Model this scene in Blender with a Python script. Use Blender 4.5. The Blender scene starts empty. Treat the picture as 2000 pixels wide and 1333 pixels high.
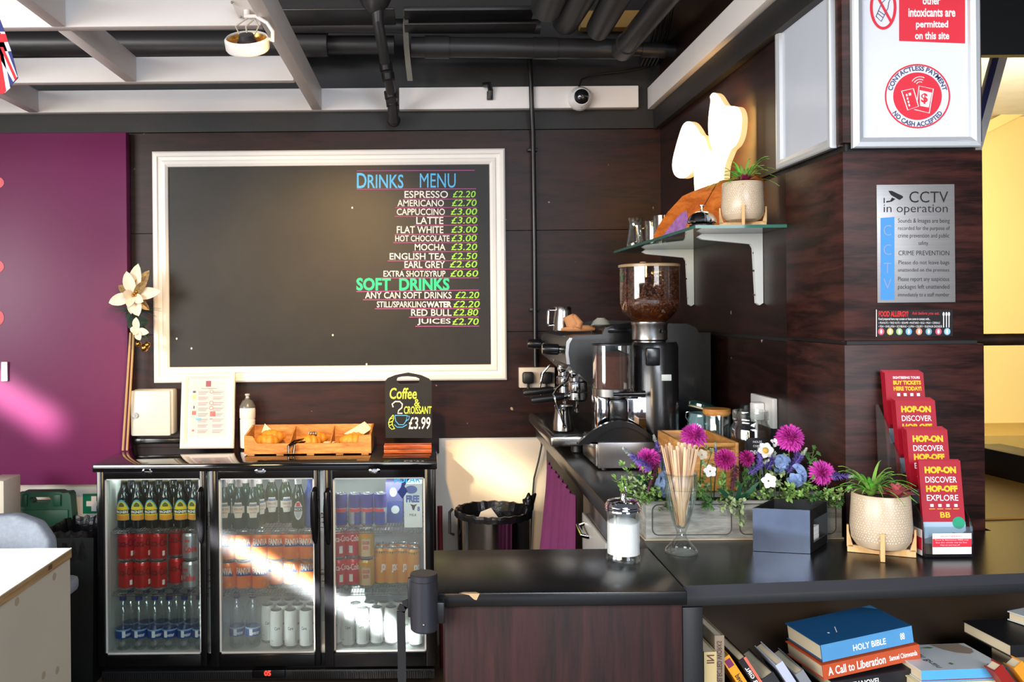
import bpy, bmesh, math, random
from mathutils import Vector, Matrix
R = math.radians
PI = math.pi
C = bpy.context.scene.collection
SC = bpy.context.scene
V = Vector
# ------------------------------------------------------------------ camera
F = 1750.0; CX = 840.0; CY = 605.0; ROLL = R(0.5); ZC = 1.5
cam = bpy.data.cameras.new('camera'); cam.sensor_width = 36; cam.lens = F/2000*36
cam.shift_x = (1000-CX)/2000; cam.shift_y = -(666.5-CY)/2000
cam.clip_start = .05; cam.clip_end = 60
camo = bpy.data.objects.new('camera', cam); C.objects.link(camo)
camo.matrix_world = Matrix.Translation((0, 0, ZC)) @ Matrix.Rotation(PI/2, 4, 'X') @ Matrix.Rotation(-ROLL, 4, 'Z')
SC.camera = camo
# ------------------------------------------------------------------ pixel of the photo -> point of the place
def unroll(px, py):
    u, v = px-CX, py-CY
    c, s = math.cos(ROLL), math.sin(ROLL)
    return u*c-v*s, u*s+v*c
def P(px, py, D):
    u, v = unroll(px, py); return V((u*D/F, D, ZC-v*D/F))
def PZ(px, py, Z):
    u, v = unroll(px, py); D = F*(ZC-Z)/v; return V((u*D/F, D, Z))
def PX(px, py, X):
    u, v = unroll(px, py); D = F*X/u; return V((X, D, ZC-v*D/F))
# ------------------------------------------------------------------ view and light
SC.view_settings.view_transform = 'Standard'; SC.view_settings.look = 'None'
SC.view_settings.gamma = 1; SC.view_settings.exposure = 0.0
SC.view_settings.use_curve_mapping = False
w = bpy.data.worlds.new('world'); SC.world = w; w.use_nodes = True
w.node_tree.nodes['Background'].inputs[0].default_value = (.80, .88, 1, 1)
w.node_tree.nodes['Background'].inputs[1].default_value = .14
SC.cycles.max_bounces = 8; SC.cycles.transparent_max_bounces = 24
SC.cycles.sample_clamp_indirect = 4
try: SC.cycles.use_denoising = True
except Exception: pass
def area(name, loc, target, sx, sy, power, col=(1, 1, 1), spread=180, roll=0):
    l = bpy.data.lights.new(name, 'AREA'); l.shape = 'RECTANGLE'; l.size = sx; l.size_y = sy
    l.energy = power; l.color = col; l.spread = R(spread)
    o = bpy.data.objects.new(name, l); C.objects.link(o); o.location = loc
    q = (V(target)-V(loc)).to_track_quat('-Z', 'Y')
    o.rotation_euler = (q.to_matrix().to_4x4() @ Matrix.Rotation(roll, 4, 'Z')).to_euler()
    return o
def spot(name, loc, target, power, col, size, blend=.6, rad=.04):
    l = bpy.data.lights.new(name, 'SPOT'); l.energy = power; l.color = col; l.spot_size = R(size); l.spot_blend = blend
    l.shadow_soft_size = rad
    o = bpy.data.objects.new(name, l); C.objects.link(o); o.location = loc
    o.rotation_euler = (V(target)-V(loc)).to_track_quat('-Z', 'Y').to_euler()
    return o
# daylight from the shop windows behind and to the left of the camera
area('window_light_rear', (-6.6, -5.2, 2.4), (-.1, 3.4, 1.4), 4.5, 2.8, 620, (1, .985, .97))
area('window_light_side', (-4.4, .4, 1.7), (0, 3, 1.4), 2.4, 1.8, 130, (1, .98, .95))
area('pendant_behind', (-1.7, -2.2, 1.78), (-.6, 4, 1.6), .6, .6, 40, (1, .70, .34))
area('window_light_right', (2.6, -4.2, 2.1), (1.2, 2.5, 1.5), 2.4, 2.0, 90, (.93, .96, 1))
# ceiling lamps of the cafe, then the paving fill
spot('ceiling_spot_warm', (-.36, 2.35, 2.34), (-.50, 3.93, 1.22), 240, (1, .60, .22), 66, 1, .05)
area('far_room_light', (2.9, 4.3, 2.2), (2.9, 6.2, 1.6), 1.6, .8, 70, (1, .86, .60))
area('pavement_fill', (1.0, -4.6, 3.6), (.6, -4.8, 0), 4, 3, 900, (.82, .90, 1))  # added fill; brightens the unseen paving that the napkin holder mirrors
# shafts of low sun
def shaft(name, loc, a, b, wid, power, col, spread):      # narrow beam of sun whose patch runs from a to b
    a, b, loc = V(a), V(b), V(loc); d = ((a+b)/2-loc).normalized(); y = (b-a)-d*d.dot(b-a); ln = y.length; y.normalize(); z = -d; x = y.cross(z)
    o = area(name, loc, loc+d, wid, ln, power, col, spread)
    o.rotation_euler = Matrix((x, y, z)).transposed().to_euler()
shaft('sun_shaft_fridge', (-2.2, .2, 2.0), P(385, 1035, 3.53), P(790, 1250, 3.53), .05, 5, (1, .97, .92), 1.0)
shaft('sun_shaft_panel', (-3.0, .2, 2.2), P(-110, 700, 3.93), P(110, 835, 3.93), .07, 1.3, (1, .95, .9), 3)
shaft('sun_shaft_wall', (-1.4, -.6, 2.2), P(900, 890, 4), P(1040, 960, 4), .14, .4, (1, .80, .50), 2.5)
area('sun_shaft_desk', (-3.4, .2, 2.6), (-1.45, 2.3, .76), .6, .5, 14, (1, .97, .94), 10)
# ------------------------------------------------------------------ materials
def lin(c):
    c = c/255.0
    return c/12.92 if c <= .04045 else ((c+.055)/1.055)**2.4
def rgb(t): return (lin(t[0]), lin(t[1]), lin(t[2]), 1)
MT = {}
def mat(name, col, rough=.5, metal=0, var=.08, nscale=9, bump=0, bscale=60, emit=0, ecol=None, coat=0, sub=0, spec=.5, stretch=None):
    if name in MT: return MT[name]
    m = bpy.data.materials.new(name); m.use_nodes = True; nt = m.node_tree; N = nt.nodes; L = nt.links
    b = N['Principled BSDF']
    b.inputs['Roughness'].default_value = rough; b.inputs['Metallic'].default_value = metal
    b.inputs['Specular IOR Level'].default_value = spec
    if coat: b.inputs['Coat Weight'].default_value = coat; b.inputs['Coat Roughness'].default_value = .06
    c = rgb(col)
    tc = N.new('ShaderNodeTexCoord'); src = tc.outputs['Object']
    if stretch:
        mp = N.new('ShaderNodeMapping'); mp.inputs['Scale'].default_value = stretch
        L.new(src, mp.inputs['Vector']); src = mp.outputs['Vector']
    no = N.new('ShaderNodeTexNoise'); no.inputs['Scale'].default_value = nscale; no.inputs['Detail'].default_value = 5
    L.new(src, no.inputs['Vector'])
    mx = N.new('ShaderNodeMix'); mx.data_type = 'RGBA'
    k0, k1 = max(0, 1-var*2), 1+var
    mx.inputs['A'].default_value = (c[0]*k0, c[1]*k0, c[2]*k0, 1); mx.inputs['B'].default_value = (min(1, c[0]*k1), min(1, c[1]*k1), min(1, c[2]*k1), 1)
    L.new(no.outputs['Fac'], mx.inputs['Factor']); L.new(mx.outputs['Result'], b.inputs['Base Color'])
    if bump:
        n2 = N.new('ShaderNodeTexNoise'); n2.inputs['Scale'].default_value = bscale; n2.inputs['Detail'].default_value = 4
        L.new(src, n2.inputs['Vector'])
        bp = N.new('ShaderNodeBump'); bp.inputs['Strength'].default_value = bump; bp.inputs['Distance'].default_value = .004
        L.new(n2.outputs['Fac'], bp.inputs['Height']); L.new(bp.outputs['Normal'], b.inputs['Normal'])
    if emit:
        b.inputs['Emission Color'].default_value = rgb(ecol or col); b.inputs['Emission Strength'].default_value = emit
    MT[name] = m; return m
def wood(name, dark, light, scale=(1, 1, 1), freq=4, rough=.35, coat=0, contrast=(.35, .7), bump=.1, scratches=0):
    if name in MT: return MT[name]
    m = bpy.data.materials.new(name); m.use_nodes = True; nt = m.node_tree; N = nt.nodes; L = nt.links
    b = N['Principled BSDF']; b.inputs['Roughness'].default_value = rough; b.inputs['Specular IOR Level'].default_value = .3
    if coat: b.inputs['Coat Weight'].default_value = coat; b.inputs['Coat Roughness'].default_value = .12
    tc = N.new('ShaderNodeTexCoord'); mp = N.new('ShaderNodeMapping'); mp.inputs['Scale'].default_value = scale
    L.new(tc.outputs['Object'], mp.inputs['Vector'])
    n1 = N.new('ShaderNodeTexNoise'); n1.inputs['Scale'].default_value = freq; n1.inputs['Detail'].default_value = 6; n1.inputs['Distortion'].default_value = .9
    n2 = N.new('ShaderNodeTexNoise'); n2.inputs['Scale'].default_value = freq*7; n2.inputs['Detail'].default_value = 3
    L.new(mp.outputs['Vector'], n1.inputs['Vector']); L.new(mp.outputs['Vector'], n2.inputs['Vector'])
    ad = N.new('ShaderNodeMath'); ad.operation = 'MULTIPLY_ADD'; ad.inputs[1].default_value = .35
    L.new(n2.outputs['Fac'], ad.inputs[0]); L.new(n1.outputs['Fac'], ad.inputs[2])
    sb = N.new('ShaderNodeMath'); sb.operation = 'SUBTRACT'; sb.inputs[1].default_value = .17; L.new(ad.outputs[0], sb.inputs[0])
    cr = N.new('ShaderNodeValToRGB'); cr.color_ramp.elements[0].position = contrast[0]; cr.color_ramp.elements[1].position = contrast[1]
    cr.color_ramp.elements[0].color = rgb(dark); cr.color_ramp.elements[1].color = rgb(light)
    L.new(sb.outputs[0], cr.inputs['Fac']); colout = cr.outputs['Color']
    if scratches:
        n3 = N.new('ShaderNodeTexNoise'); n3.inputs['Scale'].default_value = 26; n3.inputs['Detail'].default_value = 2
        L.new(tc.outputs['Object'], n3.inputs['Vector'])
        c3 = N.new('ShaderNodeValToRGB'); c3.color_ramp.elements[0].position = .765; c3.color_ramp.elements[1].position = .79
        L.new(n3.outputs['Fac'], c3.inputs['Fac'])
        mx = N.new('ShaderNodeMix'); mx.data_type = 'RGBA'; mx.inputs['B'].default_value = rgb((170, 150, 130))
        L.new(c3.outputs['Color'], mx.inputs['Factor']); L.new(colout, mx.inputs['A']); colout = mx.outputs['Result']
    L.new(colout, b.inputs['Base Color'])
    if bump:
        bp = N.new('ShaderNodeBump'); bp.inputs['Strength'].default_value = bump; bp.inputs['Distance'].default_value = .002
        L.new(sb.outputs[0], bp.inputs['Height']); L.new(bp.outputs['Normal'], b.inputs['Normal'])
    MT[name] = m; return m
def glass(name, tint=(255, 255, 255), refl=.10, edge=.55, rough=.03, haze=0, hazecol=(200, 205, 210)):
    if name in MT: return MT[name]
    m = bpy.data.materials.new(name); m.use_nodes = True; nt = m.node_tree; N = nt.nodes; L = nt.links
    N.remove(N['Principled BSDF']); out = N['Material Output']
    t = N.new('ShaderNodeBsdfTransparent'); t.inputs['Color'].default_value = rgb(tint)
    g = N.new('ShaderNodeBsdfGlossy'); g.inputs['Roughness'].default_value = rough; g.inputs['Color'].default_value = (.95, .97, 1, 1)
    lw = N.new('ShaderNodeLayerWeight'); lw.inputs['Blend'].default_value = .35
    mr = N.new('ShaderNodeMapRange'); mr.inputs['To Min'].default_value = refl; mr.inputs['To Max'].default_value = edge
    L.new(lw.outputs['Facing'], mr.inputs['Value'])
    mx = N.new('ShaderNodeMixShader'); L.new(mr.outputs['Result'], mx.inputs['Fac']); L.new(t.outputs[0], mx.inputs[1]); L.new(g.outputs[0], mx.inputs[2])
    last = mx
    if haze:
        d = N.new('ShaderNodeBsdfDiffuse'); d.inputs['Color'].default_value = rgb(hazecol)
        no = N.new('ShaderNodeTexNoise'); no.inputs['Scale'].default_value = 6
        tc = N.new('ShaderNodeTexCoord'); L.new(tc.outputs['Object'], no.inputs['Vector'])
        ml = N.new('ShaderNodeMath'); ml.operation = 'MULTIPLY'; ml.inputs[1].default_value = haze*2; L.new(no.outputs['Fac'], ml.inputs[0])
        m2 = N.new('ShaderNodeMixShader'); L.new(ml.outputs[0], m2.inputs['Fac']); L.new(mx.outputs[0], m2.inputs[1]); L.new(d.outputs[0], m2.inputs[2]); last = m2
    L.new(last.outputs[0], out.inputs['Surface'])
    MT[name] = m; return m
# ------------------------------------------------------------------ text outlines
TX = {}
def text_geo(s, bold=0, shear=0):
    k = (s, bold, shear)
    if k not in TX:
        cu = bpy.data.curves.new('t', 'FONT'); cu.body = s; cu.resolution_u = 3; cu.offset = bold; cu.shear = shear; cu.align_x = 'CENTER'
        o = bpy.data.objects.new('t', cu)
        me = bpy.data.meshes.new_from_object(o)
        vs = [v.co.copy() for v in me.vertices]; fs = [list(p.vertices) for p in me.polygons]
        bpy.data.objects.remove(o); bpy.data.meshes.remove(me); bpy.data.curves.remove(cu)
        xs = [v.x for v in vs]; ys = [v.y for v in vs]
        x0, x1, y0, y1 = min(xs), max(xs), min(ys), max(ys)
        TX[k] = ([((v.x-x0)/(x1-x0), (v.y-y0)/(y1-y0)) for v in vs], fs)
    return TX[k]
# ------------------------------------------------------------------ mesh builder
class MB:
    def __init__(s): s.v = []; s.f = []; s.m = []
    def add(s, vs, fs, mi=0, M=None):
        n = len(s.v)
        s.v += [(M @ V(v)) if M is not None else V(v) for v in vs]
        for f in fs: s.f.append([n+i for i in f]); s.m.append(mi)
        return s
    def box(s, c, size, b=0, mi=0, M=None, rz=0, seg=2):
        T = Matrix.Translation(c) @ Matrix.Rotation(rz, 4, 'Z')
        if M is not None: T = M @ T
        x, y, z = [q/2 for q in size]
        if b <= 0:
            vs = [(-x, -y, -z), (x, -y, -z), (x, y, -z), (-x, y, -z), (-x, -y, z), (x, -y, z), (x, y, z), (-x, y, z)]
            return s.add(vs, [(3, 2, 1, 0), (4, 5, 6, 7), (0, 1, 5, 4), (1, 2, 6, 5), (2, 3, 7, 6), (3, 0, 4, 7)], mi, T)
        bm = bmesh.new(); bmesh.ops.create_cube(bm, size=1)
        for v in bm.verts: v.co = V((v.co.x*size[0], v.co.y*size[1], v.co.z*size[2]))
        bmesh.ops.bevel(bm, geom=bm.edges[:], offset=min(b, .49*min(size)), segments=seg, profile=.5, affect='EDGES')
        s.bm(bm, mi, T); return s
    def b2(s, p, q, b=0, mi=0, M=None):
        p, q = V(p), V(q); return s.box((p+q)/2, [abs(q[i]-p[i]) for i in range(3)], b, mi, M)
    def bm(s, bm, mi=0, T=None):
        bm.verts.index_update()
        s.add([v.co.copy() for v in bm.verts], [[v.index for v in f.verts] for f in bm.faces], mi, T); bm.free()
    def lathe(s, prof, n=32, M=None, mi=0, cap0=True, cap1=True, mis=None):
        k = len(s.v); T = M if M is not None else Matrix()
        for r, z in prof:
            for i in range(n):
                a = 2*PI*i/n; s.v.append(T @ V((r*math.cos(a), r*math.sin(a), z)))
        for j in range(len(prof)-1):
            for i in range(n):
                a, b_ = k+j*n+i, k+j*n+(i+1) % n
                s.f.append([a, b_, b_+n, a+n]); s.m.append(mis[j] if mis else mi)
        if cap0 and prof[0][0] > 1e-6: s.f.append([k+i for i in range(n)][::-1]); s.m.append(mis[0] if mis else mi)
        if cap1 and prof[-1][0] > 1e-6: s.f.append([k+(len(prof)-1)*n+i for i in range(n)]); s.m.append(mis[-1] if mis else mi)
        return s
    def cyl(s, p, q, r0, r1=None, n=20, mi=0, M=None):
        p, q = V(p), V(q); r1 = r0 if r1 is None else r1
        T = Matrix.Translation(p) @ (q-p).to_track_quat('Z', 'Y').to_matrix().to_4x4()
        if M is not None: T = M @ T
        return s.lathe([(r0, 0), (r1, (q-p).length)], n, T, mi)
    def tube(s, pts, r, n=10, mi=0, M=None, flat=1, closed=False):
        pts = [V(p) for p in pts]; k = len(s.v); rs = r if isinstance(r, (list, tuple)) else [r]*len(pts)
        up = None
        for i, p in enumerate(pts):
            if closed: t = pts[(i+1) % len(pts)]-pts[i-1]
            else: t = pts[min(i+1, len(pts)-1)]-pts[max(i-1, 0)]
            t.normalize()
            if up is None: up = t.orthogonal().normalized()
            up = (up-t*up.dot(t)).normalized(); sd = t.cross(up)
            for j in range(n):
                a = 2*PI*j/n; q = p+(up*math.cos(a)*flat+sd*math.sin(a))*rs[i]
                s.v.append(M @ q if M is not None else q)
        L = len(pts)
        for i in range(L if closed else L-1):
            for j in range(n):
                a, b_ = k+i*n+j, k+i*n+(j+1) % n; c, d = k+((i+1) % L)*n+(j+1) % n, k+((i+1) % L)*n+j
                s.f.append([a, b_, c, d]); s.m.append(mi)
        if not closed:
            s.f.append([k+j for j in range(n)][::-1]); s.m.append(mi); s.f.append([k+(L-1)*n+j for j in range(n)]); s.m.append(mi)
        return s
    def prism(s, pts, h, M=None, mi=0, z0=0, mside=None):
        n = len(pts)
        vs = [(p[0], p[1], z0) for p in pts]+[(p[0], p[1], z0+h) for p in pts]
        s.add(vs, [list(range(n))[::-1], list(range(n, 2*n))], mi, M)
        return s.add(vs, [[i, (i+1) % n, n+(i+1) % n, n+i] for i in range(n)], mi if mside is None else mside, M)
    def poly(s, pts, mi=0, M=None): return s.add(pts, [list(range(len(pts)))], mi, M)
    def ball(s, c, r, nu=16, nv=10, mi=0, M=None):
        r = (r, r, r) if not isinstance(r, (tuple, list)) else r
        T = Matrix.Translation(c) @ Matrix.Diagonal((r[0], r[1], r[2], 1))
        if M is not None: T = M @ T
        return s.lathe([(max(1e-4, math.sin(PI*j/nv)), -math.cos(PI*j/nv)) for j in range(nv+1)], nu, T, mi, False, False)
    def text(s, st, fn, mi=0, bold=0, shear=0):
        vs, fs = text_geo(st, bold, shear)
        return s.add([fn(*v) for v in vs], fs, mi)
    def tpx(s, st, box, D, mi=0, bold=0, shear=0):           # text in a frontal rectangle
        x0, y0, x1, y1 = box
        return s.text(st, lambda u, v: P(x0+(x1-x0)*u, y1+(y0-y1)*v, D), mi, bold, shear)
    def ppx(s, pts, D, mi=0): return s.poly([P(x, y, D) for x, y in pts], mi)
    def line(s, pts, r, mi=0): return s.tube(pts, r, 6, mi)
    def build(s, name, mats, parent=None, world=False, M=None, sharp=35):
        me = bpy.data.meshes.new(name)
        vs = s.v
        if M is not None: vs = [M @ v for v in vs]
        if world and parent is not None:
            I = wm(parent).inverted(); vs = [I @ v for v in vs]
        me.from_pydata([tuple(v) for v in vs], [], s.f)
        mats = mats if isinstance(mats, (list, tuple)) else [mats]
        for m in mats: me.materials.append(m)
        me.polygons.foreach_set('material_index', s.m)
        me.polygons.foreach_set('use_smooth', [True]*len(s.f))
        me.update()
        try: me.set_sharp_from_angle(angle=R(sharp))
        except Exception: pass
        o = bpy.data.objects.new(name, me); C.objects.link(o)
        if parent is not None: o.parent = parent
        return o
def wm(o):
    m = Matrix.LocRotScale(o.location, o.rotation_euler, o.scale)
    return wm(o.parent) @ m if o.parent else m
def thing(name, label, cat, loc=(0, 0, 0), rz=0, group=None):
    o = bpy.data.objects.new(name, None); C.objects.link(o); o.empty_display_size = .05
    o.location = loc; o.rotation_euler = (0, 0, rz)
    return tag(o, label, cat, group)
def tag(o, label, cat, group=None, kind=None):
    o['label'] = label; o['category'] = cat
    if group: o['group'] = group
    if kind: o['kind'] = kind
    return o
def solo(mb, name, mats, label, cat, loc=None, group=None, sharp=35):   # a thing that is one mesh, origin moved to loc
    loc = V(loc) if loc is not None else V((sum(v.x for v in mb.v)/len(mb.v), sum(v.y for v in mb.v)/len(mb.v), min(v.z for v in mb.v)))
    o = mb.build(name, mats, None, M=Matrix.Translation(-loc), sharp=sharp); o.location = loc
    return tag(o, label, cat, group)
def struct(mb, name, mats):
    o = mb.build(name, mats); o['kind'] = 'structure'; return o
def dup(r, loc, rz=0, label=None, group=None):
    c = r.copy(); C.objects.link(c); c.location = loc; c.rotation_euler = (0, 0, rz)
    if label: c['label'] = label
    if group: c['group'] = group
    for ch in list(r.children):
        d = ch.copy(); C.objects.link(d); d.parent = c
        for g in list(ch.children):
            e = g.copy(); C.objects.link(e); e.parent = d
    return c
def ordn(i): return ['first', 'second', 'third', 'fourth', 'fifth', 'sixth', 'seventh', 'eighth', 'ninth', 'tenth'][i]
def frame_mb(x0, x1, z0, z1, w, prof, y):       # mitred picture frame in the XZ plane; prof = [(inset 0..1, depth)]
    mb = MB(); rows = []
    for t, d in prof:
        i = w*t; rows.append([V((x0+i, y-d, z0+i)), V((x1-i, y-d, z0+i)), V((x1-i, y-d, z1-i)), V((x0+i, y-d, z1-i))])
    for a, b in zip(rows, rows[1:]):
        for k in range(4):
            q = [a[k], a[(k+1) % 4], b[(k+1) % 4], b[k]]; mb.add(q, [(0, 1, 2, 3)])
    return mb
# shared palette
WENGE = wood('dark wenge panel', (18, 7, 7), (54, 23, 18), (1.2, 1.2, 9), 3, .42, 0, (.3, .75), .06, 1)
WENGES = wood('satin dark wenge panel', (16, 7, 7), (46, 20, 17), (1.2, 1.2, 9), 3, .38, 0, (.3, .75), .04, 1)
WENGES.node_tree.nodes['Principled BSDF'].inputs['Specular IOR Level'].default_value = .5
PILLAR = wood('dark wenge pillar panel', (30, 13, 11), (74, 38, 32), (1.3, 1.3, 11), 3, .42, 0, (.38, .72), .08)
FRONT = wood('red brown counter panel', (24, 8, 9), (58, 25, 25), (12, 12, 1), 3, .5, 0, (.3, .75), .08)
BLACKPAINT = mat('black wall paint', (30, 29, 31), .55, bump=.25, bscale=22)
WHITE = mat('white gloss paint', (240, 236, 234), .35, var=.03)
OFFW = mat('cream wall paint', (226, 217, 204), .7, var=.06, nscale=3)
BLACK = mat('black laminate', (20, 20, 22), .22, var=.12)
SATIN = mat('satin black plastic', (24, 24, 26), .4)
GLOSSB = mat('gloss black enamel', (14, 14, 16), .16, spec=.35)
WTOP = mat('mirror black worktop', (10, 10, 12), .07, coat=.5)
STEEL = mat('brushed steel', (176, 174, 172), .24, 1, stretch=(1, 1, 30), var=.1)
CHROME = mat('chrome', (225, 225, 228), .07, 1, var=.02)
ALU = mat('satin aluminium', (206, 210, 216), .36, .35, var=.03)
CLEAR = glass('clear glass', (250, 253, 252), .06, .6)
ACRY = glass('clear acrylic', (240, 245, 246), .06, .55)
PAPER = mat('white paper', (242, 240, 240), .7, var=.02)
INKW = mat('white lettering', (245, 245, 245), .7, var=0)
INKK = mat('black lettering', (24, 24, 28), .7, var=0)
RED = mat('red print', (226, 40, 62), .55, var=.02)
# ================================================================== the setting
XW = 1.03; YP = 2.225
mb = MB()
zs = [0, .93]
mb.b2((-3.4, 4.0, .0), (XW+.2, 4.2, .925), mi=1)
for a, b in ((.93, 1.397), (1.40, 1.847), (1.85, 2.295)):
    mb.b2((-3.4, 3.985, a), (XW+.2, 4.2, b), 0, 0)
mb.b2((-3.4, 3.99, 2.30), (XW+.2, 4.2, 3.3), 0, 2)
mb.b2((-3.4, 4.02, .9), (XW+.2, 4.2, 2.4), 0, 2)
mb.b2((-3.4, 3.986, .86), (.035, 4.02, .9295), 0, 0); mb.b2((-1.32, 3.965, .915), (-1.09, 3.986, .94), .003, 3)
struct(mb, 'wall_back', [WENGE, OFFW, BLACKPAINT, BLACK])
mb = MB()
for a, b in ((0, 1.397), (1.41, 1.885), (1.90, 3.2)):
    mb.b2((XW, YP+.02, a), (XW+.09, 4.0, b), 0, 0)
mb.b2((XW+.012, YP+.02, 0), (XW+.2, 4.0, 3.2), 0, 1)
struct(mb, 'wall_right', [WENGES, BLACKPAINT])
mb = MB()
XP = 1.375
for a, b in ((.5, 1.403), (1.413, 1.885), (1.905, 3.2)):
    mb.b2((XW-.002, YP, a), (XP, YP+.36, b), .002, 0)
mb.b2((XW+.01, YP+.012, .5), (XP-.01, YP+.35, 3.2), 0, 1)
struct(mb, 'wall_pillar', [PILLAR, SATIN])
FLOOR = mat('worn grey floor vinyl', (96, 84, 72), .5, var=.15, nscale=4)
mb = MB(); mb.b2((-3.4, -1.2, -.06), (4.2, 6.4, 0)); mb.b2((-6, -7, -.08), (7, -1.2, -.02), 0, 1); struct(mb, 'floor', [FLOOR, mat('pale street paving', (150, 156, 166), .7, var=.2, nscale=2)])
CEIL = mat('black ceiling', (17, 16, 18), .7)
mb = MB(); mb.b2((-3.4, 1.2, 3.2), (4.2, 6.4, 3.28))
struct(mb, 'ceiling', CEIL)
mb = MB(); mb.b2((-3.5, 1.6, 0), (-3.4, 4.2, 3.3)); struct(mb, 'wall_left', OFFW)
# far room behind the pillar
YEL = mat('yellow wall paint', (240, 214, 140), .7, var=.03, nscale=2)
YEL2 = mat('darker yellow ledge', (186, 156, 84), .7, var=.05)
mb = MB(); mb.b2((XW+.2, 6.2, 0), (4.2, 6.4, 2.85)); mb.b2((XW+.3, 5.6, .0), (4.2, 6.2, .68), 0, 1)
struct(mb, 'wall_far', [YEL, YEL2])
mb = MB(); mb.b2((XP-.1, 3.46, 2.465), (4.2, 3.5, 3.2)); struct(mb, 'trim_1', SATIN)
mb = MB(); mb.b2((XW+.2, 3.5, 2.80), (4.2, 6.2, 2.9)); struct(mb, 'trim_2', mat('pale ceiling', (226, 222, 214), .7))
for i, (p, q, wd, m) in enumerate(((tuple(P(1900, 305, 4.3)), tuple(P(1963, 79, 4.3)), .045, WHITE), (tuple(P(1898, 276, 4.26)), tuple(P(1951, 79, 4.26)), .03, mat('navy paint', (40, 48, 110), .5)), (tuple(P(1900, 262, 6.16)), tuple(P(2150, 135, 6.16)), .07, YEL))):
    p, q = V(p), V(q); T = Matrix.Translation(p) @ (q-p).to_track_quat('Y', 'Z').to_matrix().to_4x4()
    mb = MB(); mb.b2((-wd/2, 0, -wd/2), (wd/2, (q-p).length, wd/2), .003, 0, T)
    solo(mb, 'ceiling_beam', m, ['white painted beam on the yellow room ceiling beside the notice pillar', 'navy blue painted strip on the yellow room ceiling', 'yellow painted beam slanting across the far room corner at the top right'][i], 'beam')
mb = MB(); a = P(1916, 664, 2.5); a.x = XP+.001; b = V((2.6, 2.5, a.z)); mb.tube([a, b], .017, 12); mb.tube([(2.58, 2.5, .945), (2.58, 2.5, a.z)], .014, 12)
solo(mb, 'handrail', wood('dark rail wood', (36, 22, 16), (66, 42, 30)), 'dark wooden handrail running right from the notice pillar', 'handrail')
ZCT = .94
# black box seat and lit counter beyond the pillar
mb = MB()
a, b = PZ(1890, 918, .945), PZ(2110, 972, .945)
d = (b-a).normalized(); nrm = V((-d.y, d.x, 0)); 
M_ = Matrix(((d.x, nrm.x, 0, a.x), (d.y, nrm.y, 0, a.y), (0, 0, 1, 0), (0, 0, 0, 1)))
mb.b2((0, 0, ZCT+.002), ((b-a).length, .12, 1.03), .004, 0, M_)
solo(mb, 'black_cabinet', SATIN, 'low black cabinet behind the bright counter right of the pillar', 'cabinet')
# ------------------------------------------------ white ceiling grid
ZB, ZT = 2.382, 2.478
GRID = mat('white grid paint', (238, 233, 232), .45, var=.03)
def beam(p, q, label, name='ceiling_beam', notch=None):
    mb = MB(); mb.b2(p, q, .003); return solo(mb, name, GRID, label, 'ceiling beam')
xr = 1.50
beam((-3.3, 3.94, ZB), (-.165, 3.986, ZT), 'long white rail along the black back wall, left of the black drop pipe', 'wall_rail')
beam((-.128, 3.94, ZB), (.925, 3.986, ZT), 'white rail on the black back wall carrying the dome camera', 'wall_rail')
beam((-3.3, 3.43, ZB), (-.515, 3.47, ZT), 'white cross beam of the ceiling grid nearest the back wall')
beam((-3.3, 2.765, ZB), (-.515, 2.805, ZT), 'white cross beam of the ceiling grid with the lamp plate on it')
def lbeam(x, y0, y1, label): return beam((x-.022, y0, ZB), (x+.022, y1, ZT), label)
lbeam(-.49, 1.2, 3.938, 'white beam closing the right edge of the ceiling grid')
lbeam(-1.137, 1.2, 2.763, 'white lengthwise beam in the near bay of the ceiling grid')
lbeam(-1.137, 2.807, 3.428, 'white lengthwise beam in the second bay of the ceiling grid')
lbeam(-1.735, 3.472, 3.938, 'short white beam next to the union flag at the back wall')
lbeam(-1.735, 2.807, 3.428, 'white lengthwise beam behind the union flag')
mb = MB(); mb.b2((XW-.055, 1.4, ZB), (XW-.004, 3.985, ZT), .003)
solo(mb, 'wall_rail', GRID, 'white rail slanting up the right wall above the glowing cactus', 'ceiling beam')
mb = MB(); mb.b2((XW-.03, 1.4, ZB-.09), (XW-.001, 3.985, ZB-.002), .002)
struct(mb, 'trim_3', BLACKPAINT)
# ------------------------------------------------ pipes above the grid
PIPE = mat('black painted pipe', (46, 45, 47), .38, bump=.12, bscale=14)
def pipe(pts, r, label, name='ceiling_pipe', joints=()):
    mb = MB(); mb.tube(pts, r, 20)
    pts = [V(p) for p in pts]
    o = solo(mb, name, PIPE, label, 'pipe', loc=pts[0])
    for j, (t, k) in enumerate(joints):
        c = pts[0].lerp(pts[-1], t); d = (pts[-1]-pts[0]).normalized()
        m2 = MB(); m2.cyl(c-d*.05, c+d*.05, r*k, n=20); m2.build('pipe_collar', PIPE, o, True)
    return o
pipe([P(803, 92, 3.72), P(1225, 96, 3.72)], .042, 'thick black pipe running level above the dome camera', joints=((.12, 1.12), (.62, 1.07)))
pipe([P(1215, 98, 3.70), P(1345, -60, 2.75)], .043, 'fat black pipe rising from the level pipe towards the white rail', joints=((.06, 1.1),))
pipe([P(1222, 96, 3.74), P(1330, 100, 3.74)], .026, 'thin black pipe stub at the top right wall corner', joints=((.5, 1.2),))
pipe([P(1170, 55, 3.55), P(1240, -70, 2.8)], .05, 'black pipe with a round end between the leftmost fat pipe and the yellow gap')
pipe([P(1105, 42, 3.6), P(1165, -60, 3.0)], .055, 'black bent pipe beside the dusty grey pipe end')
pipe([P(1068, 12, 3.45), P(1100, -70, 3.0)], .062, 'dusty grey brown pipe end hanging over the cable tray')
pipe([P(-260, 86, 3.8), P(640, 86, 3.8)], .055, 'black pipe seen through the slots of the white grid')
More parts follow.
